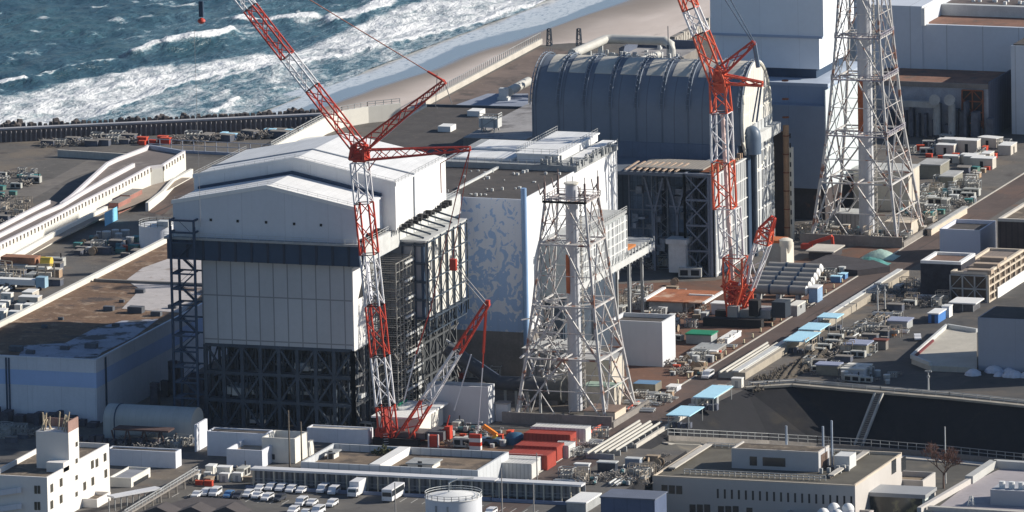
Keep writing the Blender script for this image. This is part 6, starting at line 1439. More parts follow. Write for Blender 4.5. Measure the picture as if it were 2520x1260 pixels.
# =================================================================== RIGHT TERRACE BUILDINGS
bld('terrace_white_block','white block with cluttered roof and bright end wall beside the diagonal road','building',(2312,555),(2413,567),(2451,541),(2413,640),mat('lilac_white',(.60,.62,.70),.7,var=.03,ns=.1),ROOFD,0,1.0,.4)
bld('brown_roof_pavilion','brown-roofed pavilion with white eaves in front of the terrace white block','building',(2265,632),(2366,645),(2400,611),(2366,735),mat('dark_open_wall',(.035,.035,.045),.8,var=.5,ns=.5),mat('rust_brown_roof',(.20,.13,.10),.9,var=.25,ns=.2),0,.7,.9,coping=W_)
t,e=bld('open_frame_store','open two-storey steel frame store with slatted roof and cream lit posts','building',(2339,661),(2430,671),(2520,610),(2430,745),mat('interior_brown',(.10,.075,.055),.9,var=.5,ns=.4,spots=[((.34,.26,.18),.25,.6,.7)]),mat('slatted_roof',(.23,.19,.165),.9,var=.2,ns=.2,grid=(1.2,0,0),gd=.4),0,.6,.8,coping=_M['cream_wall2'])
CP=mat('cream_frame',(.58,.50,.40),.8,var=.12);mb=MB()
n_=7
for k in range(n_+1): y=e[2]+(e[3]-e[2])*k/n_;mb.beam((e[1]+.3,y,0),(e[1]+.3,y,e[4]-.6),.45)
for k in range(4): z=e[4]*k/4+.2;mb.beam((e[1]+.3,e[2],z),(e[1]+.3,e[3],z),.4)
mb2=MB();grid_frame(mb2,e[0],e[1],0,e[4]-.8,3,2,lambda u,z:(u,e[2]-.3,z),.35,.18)
part('lit_frame',mb,CP,t);part('front_frame',mb2,GREY,t);part('low_wall',MB().box(e[1]+.6,e[1]+.9,e[2]+6,e[3],0,2.6),W_,t)
mb=MB()
for k in range(3): a=G(2380+k*16,668-k*15,e[4]);mb.box(a[0],a[0]+6,a[1],a[1]+2.2,e[4]-.55,e[4]+.5)
multi('skylight',mb,mat('skylight_tan',(.42,.33,.25),.8,var=.1),t)
t,e=bld('brown_ribbed_hall','dark brown ribbed hall cut by the right edge, above the open frame store','building',(2455,521),(2640,545),(2700,500),(2640,660),mat('brown_ribbed',(.07,.05,.045),.85,var=.25,ns=.3,grid=(1.5,0,0),gw=.3),ROOFB,0,.7,.8,coping=CONC)
e=foot((2406,768),(2600,790),(2640,765),(2600,920),0);t=thing('terrace_grey_block','plain blue-grey windowless block at the right edge above the terrace','building',(e[0],e[2],0))
part('wall',MB().box(*e[:4],0,e[4]),mat('block_blue_grey',(.36,.38,.43),.75,var=.05,ns=.1,streak=.1,grid=(9,0,0),gd=.15),t);part('roof',MB().box(e[0]+.4,e[1],e[2]+.4,e[3],e[4],e[4]+.1),ROOFD,t)
mb=MB()
for k in range(16): x=e[0]+R.uniform(0,14);y=e[2]-R.uniform(.5,6);r_=R.uniform(.7,2.2);mb.lathe(x,y,[(r_,0),(r_*.9,r_*.3),(r_*.5,r_*.6),(.1,r_*.75)],9)
solos('snow_heap',mb,mat('sheeted_heap',(.60,.62,.68),.8,var=.12,ns=1),'low white sheeted heap at the foot of the blue-grey terrace block','heap','white heaps by the terrace block')
Pp=[G(x,y,1.3) for x,y in ((2243,882),(2330,806),(2404,818),(2404,905),(2290,900))];t=thing('raised_platform','raised pale concrete platform with dark red edged parapet beside the terrace block','platform',(*Pp[0],0))
part('slab',MB().prism(Pp,0,1.3),mat('platform_pale',(.46,.43,.37),.9,var=.12,ns=.2,streak=.2),t);part('parapet',MB().wall([(*Pp[4],1.3),(*Pp[0],1.3),(*Pp[1],1.3),(*Pp[2],1.3)],.9,.6),LGREY,t);part('red_edge',MB().wall([(Pp[0][0]+.5,Pp[0][1]+.2,1.3),(Pp[0][0]+.5+(Pp[1][0]-Pp[0][0])*.55,Pp[0][1]+(Pp[1][1]-Pp[0][1])*.55,1.3)],.5,.5),mat('oxblood',(.14,.03,.035),.8),t)
def sbld(name,label,cat,tl,tr,br,gb,wall,roof,over=.3,th=.3,z0=0.,group=None):
    x0,x1,y0,y1,z1=foot(tl,tr,br,gb,z0);t=thing(name,label,cat,(x0,y0,z0),group);part('wall',MB().box(x0,x1,y0,y1,z0,z1-th),wall,t);part('roof',MB().box(x0-over,x1+over,y0-over,y1+over,z1-th,z1),roof,t);return t,(x0,x1,y0,y1,z1)
LB=mat('lit_blue_box',(.07,.20,.50),.5,var=.08)
t,e=sbld('blue_cabin','bright blue cabin with white roof on the right terrace','cabin',(2284,768),(2309,771),(2327,757),(2309,796),LB,W_,.2);part('door',MB().box(e[0]+.8,e[0]+1.6,e[2]-.06,e[2],0,2),NAVY,t)
sbld('white_cabin','narrow white cabin standing directly right of the blue cabin','cabin',(2318,752),(2334,754),(2344,748),(2336,782),W_,WHITE,.1)
t,e=sbld('open_canopy_shed','white flat-roofed open shed right of the blue cabin','shed',(2344,741),(2396,745),(2412,731),(2396,767),mat('canopy_interior',(.10,.10,.11),.9,var=.4,ns=1),W_,.8,.3)
mb=MB();[mb.beam((x,e[2]-.3,0),(x,e[2]-.3,e[4]-.3),.2) for x in (e[0],(e[0]+e[1])/2,e[1])];multi('post',mb,GREY,t)
sbld('ridge_shed','grey shed with pale roof ridge beside the orange drum, right terrace','shed',(2182,786),(2230,790),(2246,780),(2232,812),GREY,mat('blue_shed_roof',(.28,.31,.42),.7,var=.08),.3)
sbld('lilac_roof_shed','low grey-green shed with lilac roof, lower left of the orange drum','shed',(2079,843),(2130,847),(2147,838),(2132,874),mat('olive_wall',(.24,.23,.19),.9,var=.2),_M['blue_shed_roof'],.3)
sbld('lilac_roof_store','lilac-roofed store at the top left end of the dark slope','shed',(2008,895),(2060,898),(2072,888),(2062,925),_M['olive_wall'],_M['blue_shed_roof'],.3)
sbld('white_plant_cabin','white cabin crowded by pipes above the middle of the dark slope','cabin',(2070,904),(2124,908),(2146,898),(2126,932),mat('cabin_blue_white',(.52,.54,.58),.7,var=.08),CONCW,.2)
sbld('brown_lean_to','small dark red-roofed lean-to between the two grey terrace sheds','shed',(2148,834),(2178,837),(2186,828),(2180,862),CONCD,mat('maroon_roof',(.15,.05,.04),.9,var=.2),.2)
for px_,py_,l in ((2196,826,'upper orange drum on the right terrace'),(2148,859,'lower orange drum on the right terrace')):
    q=G(px_,py_);solo('orange_drum',MB().lathe(*q,[(.9,0),(1.,.1),(1.,1.3),(.8,1.5),(.1,1.55)],16),ORANGE,l,'drum',None,None,True)
# =================================================================== ALONG THE ROAD
for px,lb in (((1640,1020,1697,1023,1727,1000),'nearest pale blue canopy beside the diagonal road, at the pipe rack end'),((1706,976,1757,979,1800,949),'pale blue canopy second nearest along the diagonal road'),((1928,837,1983,840,2001,816),'third pale blue canopy up the diagonal road'),((1965,809,2018,812,2037,795),'fourth pale blue canopy up the diagonal road'),((2010,780,2060,782,2073,771),'farthest pale blue canopy up the diagonal road')):
    zc__=3.2;a=G(px[0],px[1],zc__);b=G(px[2],px[3],zc__);c=G(px[4],px[5],zc__);t=thing('roadside_canopy',lb,'canopy',(b[0],b[1],0),'pale blue canopies along the road')
    x0,x1,y0,y1=a[0],b[0],b[1],c[1];part('roof',MB().box(x0,x1,y0,y1,zc__-.25,zc__),LBLUE,t)
    for x in (x0+.4,x1-.4):
        for y in (y0+.4,y1-.4): part('post',MB().beam((x,y,0),(x,y,zc__-.25),.18),GREY,t)
    mb=MB()
    for k in range(4): mb.box(x0+1+k*1.2,x0+1.8+k*1.2,y0+1,y0+2.4,0,R.uniform(.7,1.6))
    multi('stored_crate',mb,_M['dark_equipment'],t)
mb=MB();xx=rx1-1.5
t=thing('long_pipe_rack','bundle of long pale pipes on trestles between the road and the basin','pipe rack',(xx,-200,0))
ya=G(1500,1135)[1];yb=G(1640,1055)[1]
for k in range(5): part('pipe',MB().tube([(xx-2.2+k*1.3,ya+k*1.2,1.5),(xx-2.2+k*1.3,yb-(k%2)*3,1.5)],.3,8),mat('pale_pipe',(.50,.48,.43),.6,var=.12),t,smooth=True)
for k in range(8): y=ya+2+(yb-ya-6)*k/7;part('trestle',MB().box(xx-3,xx+3.6,y-.2,y+.2,0,1.2),GREY,t)
t=thing('upper_pipe_rack','bundle of long pale pipes further up the road, ending near the third canopy','pipe rack',(xx,-120,0))
ya=G(1810,935)[1];yb=G(1935,862)[1]
for k in range(5): part('pipe',MB().tube([(xx-1.6+k*1.2,ya+k*1.,1.6),(xx-1.6+k*1.2,yb-(k%2)*3,1.6)],.28,8),_M['pale_pipe'],t,smooth=True)
for k in range(7): y=ya+2+(yb-ya-6)*k/6;part('trestle',MB().box(xx-2.4,xx+4,y-.2,y+.2,0,1.3),GREY,t)
ya=G(1995,812)[1];yb=G(2200,720)[1];t=thing('duct_bank','long pale concrete duct bank on the right side of the upper road','duct',(rx1+1,ya,0))
part('duct',MB().box(rx1+.2,rx1+3.0,G(1840,935)[1],yb+20,0,1.7),mat('tan_duct_bank',(.36,.32,.26),.9,var=.15,ns=.3),t);part('cover',MB().box(rx1,rx1+1.4,G(1840,935)[1],yb+20,1.7,2.0),LGREY,t)
# white blocks, containers and sheds left of the road
bld('white_pump_block','white windowless block with lit end, right of the short stack','building',(1500,778),(1628,793),(1661,771),(1631,903),mat('block_white',(.60,.61,.63),.75,var=.04,ns=.1,streak=.12),ROOFD,0,1.,.4)
bld('grey_white_crane_house','grey-white block behind the left crane mast with bright ribbed end','building',(1050,945),(1200,953),(1217,945),(1203,1045),_M['block_white'],ROOFD,0,.8,.4)
sbld('small_grey_annex','small grey annex standing right of the grey-white block','building',(1219,990),(1248,992),(1257,985),(1249,1038),_M['block_white'],mat('annex_roof',(.3,.29,.28),.9),.2)
e=foot((1590,735),(1727,745),(1757,726),(1728,772),0);t=thing('rust_roof_shed','open shed with rusty orange-brown roof and white eaves','shed',(e[0],e[2],0))
RR=mat('rusty_roof_bright',(.36,.135,.065),.9,var=.3,ns=.25,spots=[((.52,.36,.26),.14,.55,.68),((.20,.07,.045),.4,.55,.7)])
part('roof',MB().box(e[0],e[1],e[2],e[3]+6,e[4]-.3,e[4]),RR,t);part('eaves',MB().box(e[1],e[1]+.7,e[2],e[3]+6,e[4]-.35,e[4]+.1).box(e[0]-.8,e[0],e[2],e[3]+6,e[4]-.35,e[4]+.4).box(e[0]+8,e[1],e[3]-1,e[3]-.4,e[4],e[4]+.3),W_,t)
part('wall',MB().box(e[0]+.5,e[0]+9,e[2]+.5,e[3],0,e[4]-.35),GREY,t);mb=MB();[mb.beam((x,e[2]+.4,0),(x,e[2]+.4,e[4]-.35),.25) for x in (e[0]+10,e[0]+12,e[1]-.4)];multi('post',mb,CONC,t)
sbld('white_gable_cabin','white cabin directly left of the right crane foot','cabin',(1750,745),(1783,747),(1795,712),(1786,775),_M['cabin_blue_white'],W_,.2)
sbld('green_roof_store','store with dark green and mint roof, left of the white cabin below the right crane','shed',(1688,815),(1748,823),(1765,813),(1750,848),GREY,GREEN,.2)
t,e=sbld('white_holed_cabin','cream-white cabin with three round holes in its end wall','cabin',(1768,832),(1788,834),(1824,811),(1790,848),_M['block_white'],W_,.1)
for k in range(3): part('hole',MB().tube([(e[1],e[2]+2+k*3,1.7-(k%2)*.5),(e[1]+.08,e[2]+2+k*3,1.7-(k%2)*.5)],.4,10),BLK,t)
t,e=sbld('cream_porthole_cabin','cream cabin with one dark porthole, right of the black crane body','cabin',(1940,750),(1960,752),(1982,742),(1962,779),GREY,CONCW,.1);part('porthole',MB().tube([(e[1],e[2]+3,1.9),(e[1]+.08,e[2]+3,1.9)],.45,10),BLK,t)
sbld('open_grey_bay','dark open bay with cream beam, left of the porthole cabin','shed',(1915,738),(1942,740),(1950,734),(1943,770),mat('bay_dark',(.06,.055,.06),.9,var=.4),CONC,.3)
def container(px_,py_,L,W,H,m_,lb,gr,nm='shipping_container',z0=0.):
    x,y=G(px_,py_,z0);t=thing(nm,lb,'container',(x,y,z0),gr)
    c_=mat(m_,{'cont_red':(.36,.055,.035),'cont_redtop':(.42,.055,.035),'cont_white':(.66,.65,.62),'cont_blue':(.06,.16,.36)}[m_],.6,var=.12,ns=.4,grid=(.9,.9,0),gw=.25,gd=.35)
    part('body',MB().box(x-L,x,y,y+W,z0,z0+H),c_,t);part('top_rail',MB().box(x-L-.05,x+.05,y-.05,y+.12,z0+H,z0+H+.12).box(x-L-.05,x+.05,y+W-.12,y+W+.05,z0+H,z0+H+.12),c_,t);part('door',MB().box(x,x+.08,y+.15,y+W-.15,z0+.15,z0+H-.15),c_,t);return t
container(1346,1158,10,6.5,3.3,'cont_red','nearest large red container, its long side facing the car park','red containers by the road')
container(1370,1137,10,5.5,3.3,'cont_red','middle red container behind the nearest one','red containers by the road')
container(1403,1106,11,4.5,3.2,'cont_red','farthest red container beside the white cabin row','red containers by the road')
container(1441,1093,13,4,3.4,'cont_white','long white container row at the dark base of the short stack','white containers by the road')
container(1308,1180,8,5,3.4,'cont_white','white container below the red ones, left','white containers by the road')
container(1318,1166,9,5,3.2,'cont_white','white container tucked below the nearest red one','white containers by the road')
container(1399,1128,4,5,2.8,'cont_white','small white open-frame container right of the red containers','white containers by the road')
q=G(1445,1050);part('skid',MB().box(0,0,0,0,0,0),BLK,S1) if False else None
t=thing('blue_canvas_dome','dark blue canvas-covered round unit left of the red containers','cover',(*G(1268,1092),0));q=G(1268,1092);part('canvas',MB().lathe(*q,[(2.2,0),(2.3,1.6),(1.6,2.4),(.2,2.7)],16),mat('dark_blue_canvas',(.03,.10,.18),.6,var=.2),t,smooth=True)
q=G(1155,1107);t=thing('red_striped_gate_box','red and white striped safety panel box before the workshop','barrier',(*q,0))
for k in range(4): part('stripe',MB().box(q[0],q[0]+2.7,q[1],q[1]+1,k*.9,k*.9+.9),RED if k%2 else WHITE,t)
q=G(1057,1100);t=thing('red_panel_box','red panel box with white posts near the left crane foot','barrier',(*q,0));part('panel',MB().box(q[0],q[0]+2,q[1],q[1]+1,0,2.7),RED,t);[part('post',MB().box(q[0]+d_,q[0]+d_+.3,q[1]-.3,q[1],0,3),WHITE,t) for d_ in (-.3,2)]
q=G(1200,1095);t=thing('orange_loader','orange truck crane with folded yellow-orange arm','crane',(*q,0))
part('body',MB().box(q[0]-3,q[0]+3,q[1]-1,q[1]+1.4,.5,1.6),mat('dark_blue_body',(.06,.12,.2),.5,var=.2),t)
a=FY(1190,1048,q[1]);b=FY(1222,1070,q[1]);c=FY(1205,1088,q[1]);part('upper_arm',MB().beam((a[0],q[1],a[1]),(b[0],q[1],b[1]),.8,.9),ORANGE,t);part('lower_arm',MB().beam((b[0],q[1],b[1]),(c[0],q[1],c[1]),.7,.7),YEL,t);part('slew',MB().box(c[0]-.8,c[0]+.8,q[1]-.8,q[1]+.8,1.6,c[1]+.5),ORANGE,t)
for d_ in (-2.2,0,2.2): part('wheel',MB().tube([(q[0]+d_,q[1]-1.2,.55),(q[0]+d_,q[1]-.8,.55)],.55,12),BLK,t)
# huts at the bottom of the road
sbld('white_gate_hut','white gate hut with lit roof at the lower end of the road','hut',(1414,1140),(1447,1142),(1452,1130),(1448,1165),_M['cabin_blue_white'],W_,.2,.25,0)
sbld('dark_glazed_hut','dark glazed hut with white right post at the foot of the pipe rack','hut',(1470,1136),(1513,1138),(1520,1130),(1514,1163),mat('hut_dark_glass',(.05,.06,.08),.3,var=.2,grid=(2.,0,0)),LGREY,.2,.25,0)
sbld('blue_grey_hut','blue-grey hut with cream end, right of the dark glazed hut','hut',(1538,1127),(1572,1129),(1580,1123),(1574,1152),mat('hut_blue_grey',(.24,.28,.34),.7,var=.1),LGREY,.1,.25,BZ*0)
sbld('blue_lower_hall','long dark blue low hall beside the office at the bottom edge','building',(1478,1222),(1610,1228),(1640,1210),(1612,1290),mat('deep_blue_wall',(.09,.12,.20),.8,var=.12,grid=(3,0,0)),mat('deep_blue_roof',(.13,.15,.2),.8,var=.1),.2)
sbld('pale_roof_porch','small pale-roofed porch at the right end of the walkway','shed',(1394,1232),(1440,1236),(1478,1202),(1442,1262),GREY,W_,.2)
bld('roadside_blue_hut','olive hut with blue sheet roof left of the road beside the short stack','hut',(1556,941),(1612,946),(1628,927),(1613,968),mat('olive_slat',(.20,.18,.14),.9,var=.2,grid=(1.2,0,0)),mat('dull_blue_sheet',(.13,.24,.38),.7,var=.1),0,.06,.1)
sbld('small_white_cabin','small white cabin right of the blue-roofed hut','cabin',(1640,950),(1664,952),(1676,937),(1665,964),_M['cabin_blue_white'],W_,.15)
sbld('mint_blue_slab_store','low store with pale blue lit face beside the road','shed',(1700,856),(1758,862),(1787,838),(1760,876),CONCD,GREY,.1)
# cream silo block and thick pipes below the domed building
e=foot((1885,590),(1936,600),(1953,586),(1938,670),0);t=thing('cream_lift_shaft','stained cream concrete shaft with flared top below the brown duct','building',(e[0],e[2],0))
part('front_block',MB().box(e[0],e[1]-1.5,e[2],e[3],0,e[4]),mat('stained_grey',(.34,.34,.31),.85,var=.15,streak=.4),t);part('side_block',MB().box(e[1]-1.5,e[1],e[2]-.5,e[3],0,e[4]-.5),_M['cream_paint'],t)
part('rust_cap',MB().box(e[0],e[1]-1.4,e[2],e[3],e[4],e[4]+.7),mat('rust_cap',(.45,.14,.05),.9,var=.3),t);part('flared_head',MB().lathe(e[1]-.6,e[2]+1,[(.9,e[4]-2.4),(1.7,e[4]-.5),(1.7,e[4]+.8),(.9,e[4]+1.2)],16),_M['cream_paint'],t,smooth=True)
for i in range(6):
    a=G(1860+i*3,742-i*9);q=(a[0],a[1]);t=thing('horizontal_tank','cream horizontal tank, %s from the front in the row of six'%words[i],'tank',(*q,0),'horizontal tanks in a row')
    L_=14-i*.2;y=G(1985+i*7,742-i*11)[1];x1_=G(1985+i*7,742-i*11)[0]
    part('shell',MB().tube([(x1_-L_,y,2.6),(x1_,y,2.6)],1.2,16),mat('tank_cream_grey',(.30,.29,.27),.6,var=.1,streak=.3),t,smooth=True)
    part('end_cap',MB().tube([(x1_,y,2.6),(x1_+.5,y,2.6)],[1.22,.7],16),W_,t,smooth=True)
    for k in (.3,.65): part('band',MB().tube([(x1_-L_*k-.25,y,2.6),(x1_-L_*k+.25,y,2.6)],1.27,16),NAVY,t)
    for k in (.15,.5,.85): part('saddle',MB().box(x1_-L_*k-.4,x1_-L_*k+.4,y-1,y+1,0,1.6),GREY,t)
q=G(2010,742);sbld('blue_white_tarp_stack','blue and white sheeted stack at the road end of the horizontal tanks','stack',(1990,705),(2010,708),(2024,700),(2012,745),mat('washed_blue',(.25,.38,.55),.7,var=.2),W_,.1)
# service buildings round the tall stack
for nm,lb,tl,tr,br,gb,wl,rf in (
 ('cream_step_block','cream stepped block behind the right legs of the tall stack',(2100,412),(2235,420),(2262,388),(2237,520),'cream_plaster','plant_roof'),
 ('grey_drum_house','grey-brown house with cluttered roof right of the tall stack',(2260,400),(2312,405),(2336,388),(2314,440),'olive_wall','plant_roof'),
 ('cream_end_block','block with bright cream end wall by the upper road',(2312,430),(2345,434),(2369,424),(2346,462),'olive_wall','plant_roof'),
 ('cream_box_unit','large cream-grey box on a plinth at the foot of the tall stack',(2178,545),(2241,548),(2262,537),(2242,580),'cream_plaster','cream_wall2'),
 ('grey_ribbed_house','grey ribbed house between the legs of the tall stack',(2040,520),(2120,526),(2140,505),(2122,565),'louvred_wall','shed_roof'),
 ('long_white_kerb_block','long low cream wall block along the upper road edge',(2282,560),(2290,562),(2380,500),(2292,580),'cream_wall2','plant_roof')):
    sbld(nm,lb,'building',tl,tr,br,gb,_M[wl],_M[rf],.2)
q=G(1960,520);t=thing('cream_elbow_pipe','thick cream pipe slanting up beside the foot of the tall stack','pipe',(*q,0));a=FY(1965,512,q[1]);b=FY(2020,480,q[1]);part('pipe',MB().tube([(a[0],q[1],a[1]),(a[0]+2.5,q[1],a[1]),(b[0],q[1]+1,b[1])],1.,12),_M['cream_pipe'],t,smooth=True)
part('support',MB().box(a[0],a[0]+1,q[1]-.5,q[1]+.5,0,a[1]-.8),GREY,t)
q=G(1990,612);t=thing('red_low_crane','low red folding crane arm lying left of the tall stack foot','crane',(*q,0));a=FY(1992,600,q[1]);b=FY(2048,582,q[1]);c=FY(2050,605,q[1])
part('arm',MB().beam((a[0],q[1],a[1]),(b[0],q[1],b[1]),.9),RED,t);part('end_leg',MB().beam((b[0],q[1],b[1]),(c[0],q[1],c[1]),.6),RED,t);part('base',MB().box(a[0]-2,a[0]+.5,q[1]-1,q[1]+1,0,a[1]),RED,t)
t,e=sbld('flat_slab_shelter','low shelter with wide pale slab roof before the tall stack','shelter',(1990,615),(2046,618),(2072,605),(2048,640),_M['bay_dark'],CONC,.6)
P6=[G(x,y,1.5) for x,y in ((1975,652),(2040,625),(2150,640),(2190,655),(2110,665))];solo('dark_sunken_deck',MB().prism(P6,0,1.5),mat('dark_deck',(.055,.05,.055),.9,var=.3,ns=.4),'dark flat equipment deck between the tanks and the tall stack','platform')
for px_,py_,l,m2 in ((2142,652,'green tarpaulin heap, nearer and darker','tarp_green'),(2165,634,'pale mint tarpaulin heap, farther and flatter','tarp_mint')):
    q=G(px_,py_);mb=MB();nx,ny=16,8
    for j in range(ny):
        for i in range(nx):
            u=i/(nx-1)*2-1;v=j/(ny-1)*2-1;rr_=max(0,1-u*u)*max(0,1-v*v);mb.v.append((q[0]+u*4.4,q[1]+v*3.4,.05+rr_*1.6+R.uniform(0,.5)*rr_))
    mb.f=[(j*nx+i,j*nx+i+1,(j+1)*nx+i+1,(j+1)*nx+i) for j in range(ny-1) for i in range(nx-1)]
    solo('tarpaulin_heap',mb,mat(m2,{'tarp_green':(.08,.24,.22),'tarp_mint':(.36,.50,.44)}[m2],.5,var=.25,ns=.5,bump=.2),l,'tarpaulin',None,None,True)

t=thing('terrace_shade_block','tall plain grey block added out of view to shade the right terrace','building',(183,-101,0));part('wall',MB().box(171,195,-116,-86,0,27),_M['block_blue_grey'],t);part('roof',MB().box(171.4,194.6,-115.6,-86.4,27,27.2),ROOFD,t)  # unseen block, added to cast its shadow over the right terrace
# =================================================================== SMALL SITE CLUTTER (each item an object)
def P_box(name,cat,w_,d_,h_,wall,roof,extra=None):
    t=thing(name,'x',cat,(0,0,0));part('body',MB().box(-w_/2,w_/2,-d_/2,d_/2,0,h_),wall,t);part('lid',MB().box(-w_/2-.08,w_/2+.08,-d_/2-.08,d_/2+.08,h_,h_+.14),roof,t)
    if extra: part('door',MB().box(-.4,.4,-d_/2-.05,-d_/2,0,h_*.75),extra,t)
    return t
def P_drum(): t=thing('steel_drum','x','drum',(0,0,0));part('shell',MB().lathe(0,0,[(.8,0),(.85,.1),(.85,1.5),(.8,1.6)],12),GREY,t,smooth=True);part('rim',MB().lathe(0,0,[(.9,1.5),(.9,1.66)],12),LGREY,t);return t
def P_pipes(): 
    t=thing('pipe_bundle','x','pipe bundle',(0,0,0))
    for k in range(4): part('pipe',MB().tube([(-3,k*.5-.8,.3+(k%2)*.3),(3,k*.5-.8,.3+(k%2)*.3)],.2,6),LGREY,t)
    return t
def P_frame():
    t=thing('scaffold_rack','x','rack',(0,0,0));mb=MB()
    for x in (-1.5,0,1.5):
        for y in (-.8,.8): mb.beam((x,y,0),(x,y,2.8),.14)
    for z in (.9,1.9,2.8):
        for y in (-.8,.8): mb.beam((-1.5,y,z),(1.5,y,z),.14)
    part('frame',mb,mat('rack_tan',(.40,.34,.27),.8,var=.3,ns=1),t);part('load',MB().box(-1.3,1.,-.6,.6,.95,1.7),CONC,t);return t
def P_pump():
    t=thing('pump_set','x','pump',(0,0,0));part('skid',MB().box(-1.4,1.4,-.7,.7,0,.3),BLK,t);part('motor',MB().tube([(-1.,0,.8),(.2,0,.8)],.5,10),mat('pump_teal',(.10,.22,.24),.5,var=.2),t,smooth=True);part('housing',MB().box(.3,1.2,-.5,.5,.3,1.4),GREY,t);part('pipe',MB().tube([(.8,0,1.4),(.8,0,2.2),(1.9,0,2.2)],.16,6),LGREY,t);return t
def P_many(name,cat,fn,m_,n2=None,fn2=None,m2=None):
    t=thing(name,'x',cat,(0,0,0));mb=MB();fn(mb);part('frame',mb,m_,t)
    if fn2: mb=MB();fn2(mb);part(n2,mb,m2,t,smooth=False)
    return t
def f_scrap(mb):
    for i in range(26): p=Vector((R.uniform(-1.6,1.6),R.uniform(-1.1,1.1),R.uniform(.05,.9)));mb.beam(p,p+Vector((R.uniform(-1.2,1.2),R.uniform(-.8,.8),R.uniform(-.3,.6))),R.uniform(.08,.3))
def f_skid(mb):
    for x in (-1.6,1.6):
        for y in (-.9,.9): mb.beam((x,y,0),(x,y,2.),.14)
    for z in (.2,2.): mb.beam((-1.6,-.9,z),(1.6,-.9,z),.14);mb.beam((-1.6,.9,z),(1.6,.9,z),.14);mb.beam((-1.6,-.9,z),(-1.6,.9,z),.14);mb.beam((1.6,-.9,z),(1.6,.9,z),.14)
def f_skid2(mb):
    for k in range(4): x=-1.2+k*.8;mb.tube([(x,-.6,.3),(x,-.6,1.5),(x,.6,1.5),(x,.6,.4)],.16,6)
    mb.tube([(-1.5,0,1.1),(1.5,0,1.1)],.2,6);mb.box(-.5,.4,-.4,.4,.2,1.)
def f_gen(mb): mb.box(-1.8,1.8,-.8,.8,.2,1.7)
def f_gen2(mb): mb.tube([(1.2,0,.1),(1.2,0,2.5)],.12,6);mb.box(-1.5,-.3,-.84,-.8,.5,1.4);mb.box(.2,1.5,-.84,-.8,.5,1.4);mb.box(-1.7,1.7,-.7,.7,0,.2)
def f_reel(mb): mb.beam((0,-.7,.2),(0,.7,.2),.3);mb.tube([(0,-.7,.9),(0,-.6,.9)],.9,14);mb.tube([(0,.6,.9),(0,.7,.9)],.9,14)
def f_reel2(mb): mb.tube([(0,-.6,.9),(0,.6,.9)],.55,12)
def f_stack(mb):
    for k in range(5): mb.box(-1.3+R.uniform(-.1,.1),1.3+R.uniform(-.1,.1),-.8,.8+R.uniform(-.1,.1),k*.24,k*.24+.17)
def f_arm(mb): mb.beam((-.6,0,1.4),(1.6,0,3.2),.35);mb.beam((1.6,0,3.2),(3.2,0,1.6),.28);mb.box(3.,3.6,-.4,.4,1.,1.7);mb.box(-1.2,.5,-.8,.8,.8,2.)
def f_arm2(mb): mb.box(-1.5,1.2,-1.,-.6,0,.7);mb.box(-1.5,1.2,.6,1.,0,.7)
protos=dict(
 scrap=P_many('scrap_heap','heap',f_scrap,mat('scrap_mixed',(.26,.235,.21),.8,var=.6,ns=1.2)),
 skid=P_many('valve_skid','pipework',f_skid,GREY,'pipework',f_skid2,mat('skid_pipe',(.42,.41,.38),.6,var=.3,ns=1)),
 gen=P_many('generator','generator',f_gen,mat('gen_body',(.44,.44,.41),.6,var=.15),'exhaust',f_gen2,BLK),
 reel=P_many('cable_reel','reel',f_reel,mat('reel_wood',(.34,.26,.18),.9,var=.2),'cable',f_reel2,BLK),
 pal=P_many('pallet_stack','pallets',f_stack,mat('pallet_wood',(.33,.26,.19),.9,var=.3)),
 digger=P_many('small_excavator','excavator',f_arm,mat('digger_paint',(.45,.26,.06),.6,var=.2),'track',f_arm2,BLK),
 wbox=P_box('white_cabinet','cabinet',2.6,1.8,1.9,CONCW,W_,GREY),gbox=P_box('grey_cabinet','cabinet',2.0,1.5,1.5,GREY,LGREY,NAVY),
 dbox=P_box('dark_skip','skip',3.2,1.8,1.3,_M['dark_equipment'],CONCD),tbox=P_box('tan_crate','crate',1.6,1.6,1.2,mat('tan_crate',(.38,.27,.18),.9,var=.3,ns=1),CONC),
 rbox=P_box('red_toolbox','crate',1.8,1.1,1.,RED,REDO),bbox=P_box('blue_crate','crate',2.2,1.4,1.2,mat('crate_blue',(.10,.22,.42),.6,var=.2),LBLUE),
 shed=P_box('small_shed','shed',5.4,3.2,2.6,mat('shed_cream',(.52,.48,.42),.8,var=.1),W_,BLK),gre=P_box('green_crate','crate',2.2,1.5,1.1,mat('crate_green',(.12,.22,.18),.7,var=.2),TEAL),
 drum=P_drum(),pipe=P_pipes(),rack=P_frame(),pump=P_pump())
first=set()
def spot(kind,x,y,z,label,group,rz=0.,s_=1.):
    p=protos[kind]
    if kind in first: o=clone(p,(x,y,z),rz,label)
    else: first.add(kind);o=p;o.location=(x,y,z);o.rotation_euler=(0,0,rz);o['label']=label
    o['group']=group+' - '+o.name.split('.')[0].replace('_',' ');o.scale=(s_,s_,s_*R.uniform(.85,1.2));return o
def inside(px_,py_,P_):
    c=False;n=len(P_)
    for i in range(n):
        x1,y1=P_[i];x2,y2=P_[(i+1)%n]
        if (y1>py_)!=(y2>py_) and px_<(x2-x1)*(py_-y1)/(y2-y1)+x1: c=not c
    return c
nice=dict(scrap='heap of mixed scrap',skid='framed pipe skid',gen='grey generator',reel='cable reel',pal='stack of pallets',digger='small yellow excavator',wbox='white cabinet',gbox='grey cabinet',dbox='dark skip',tbox='tan crate',rbox='red toolbox',bbox='blue crate',shed='small cream shed',gre='green crate',drum='grey steel drum',pipe='bundle of pale pipes',rack='tan scaffold rack',pump='teal pump set')
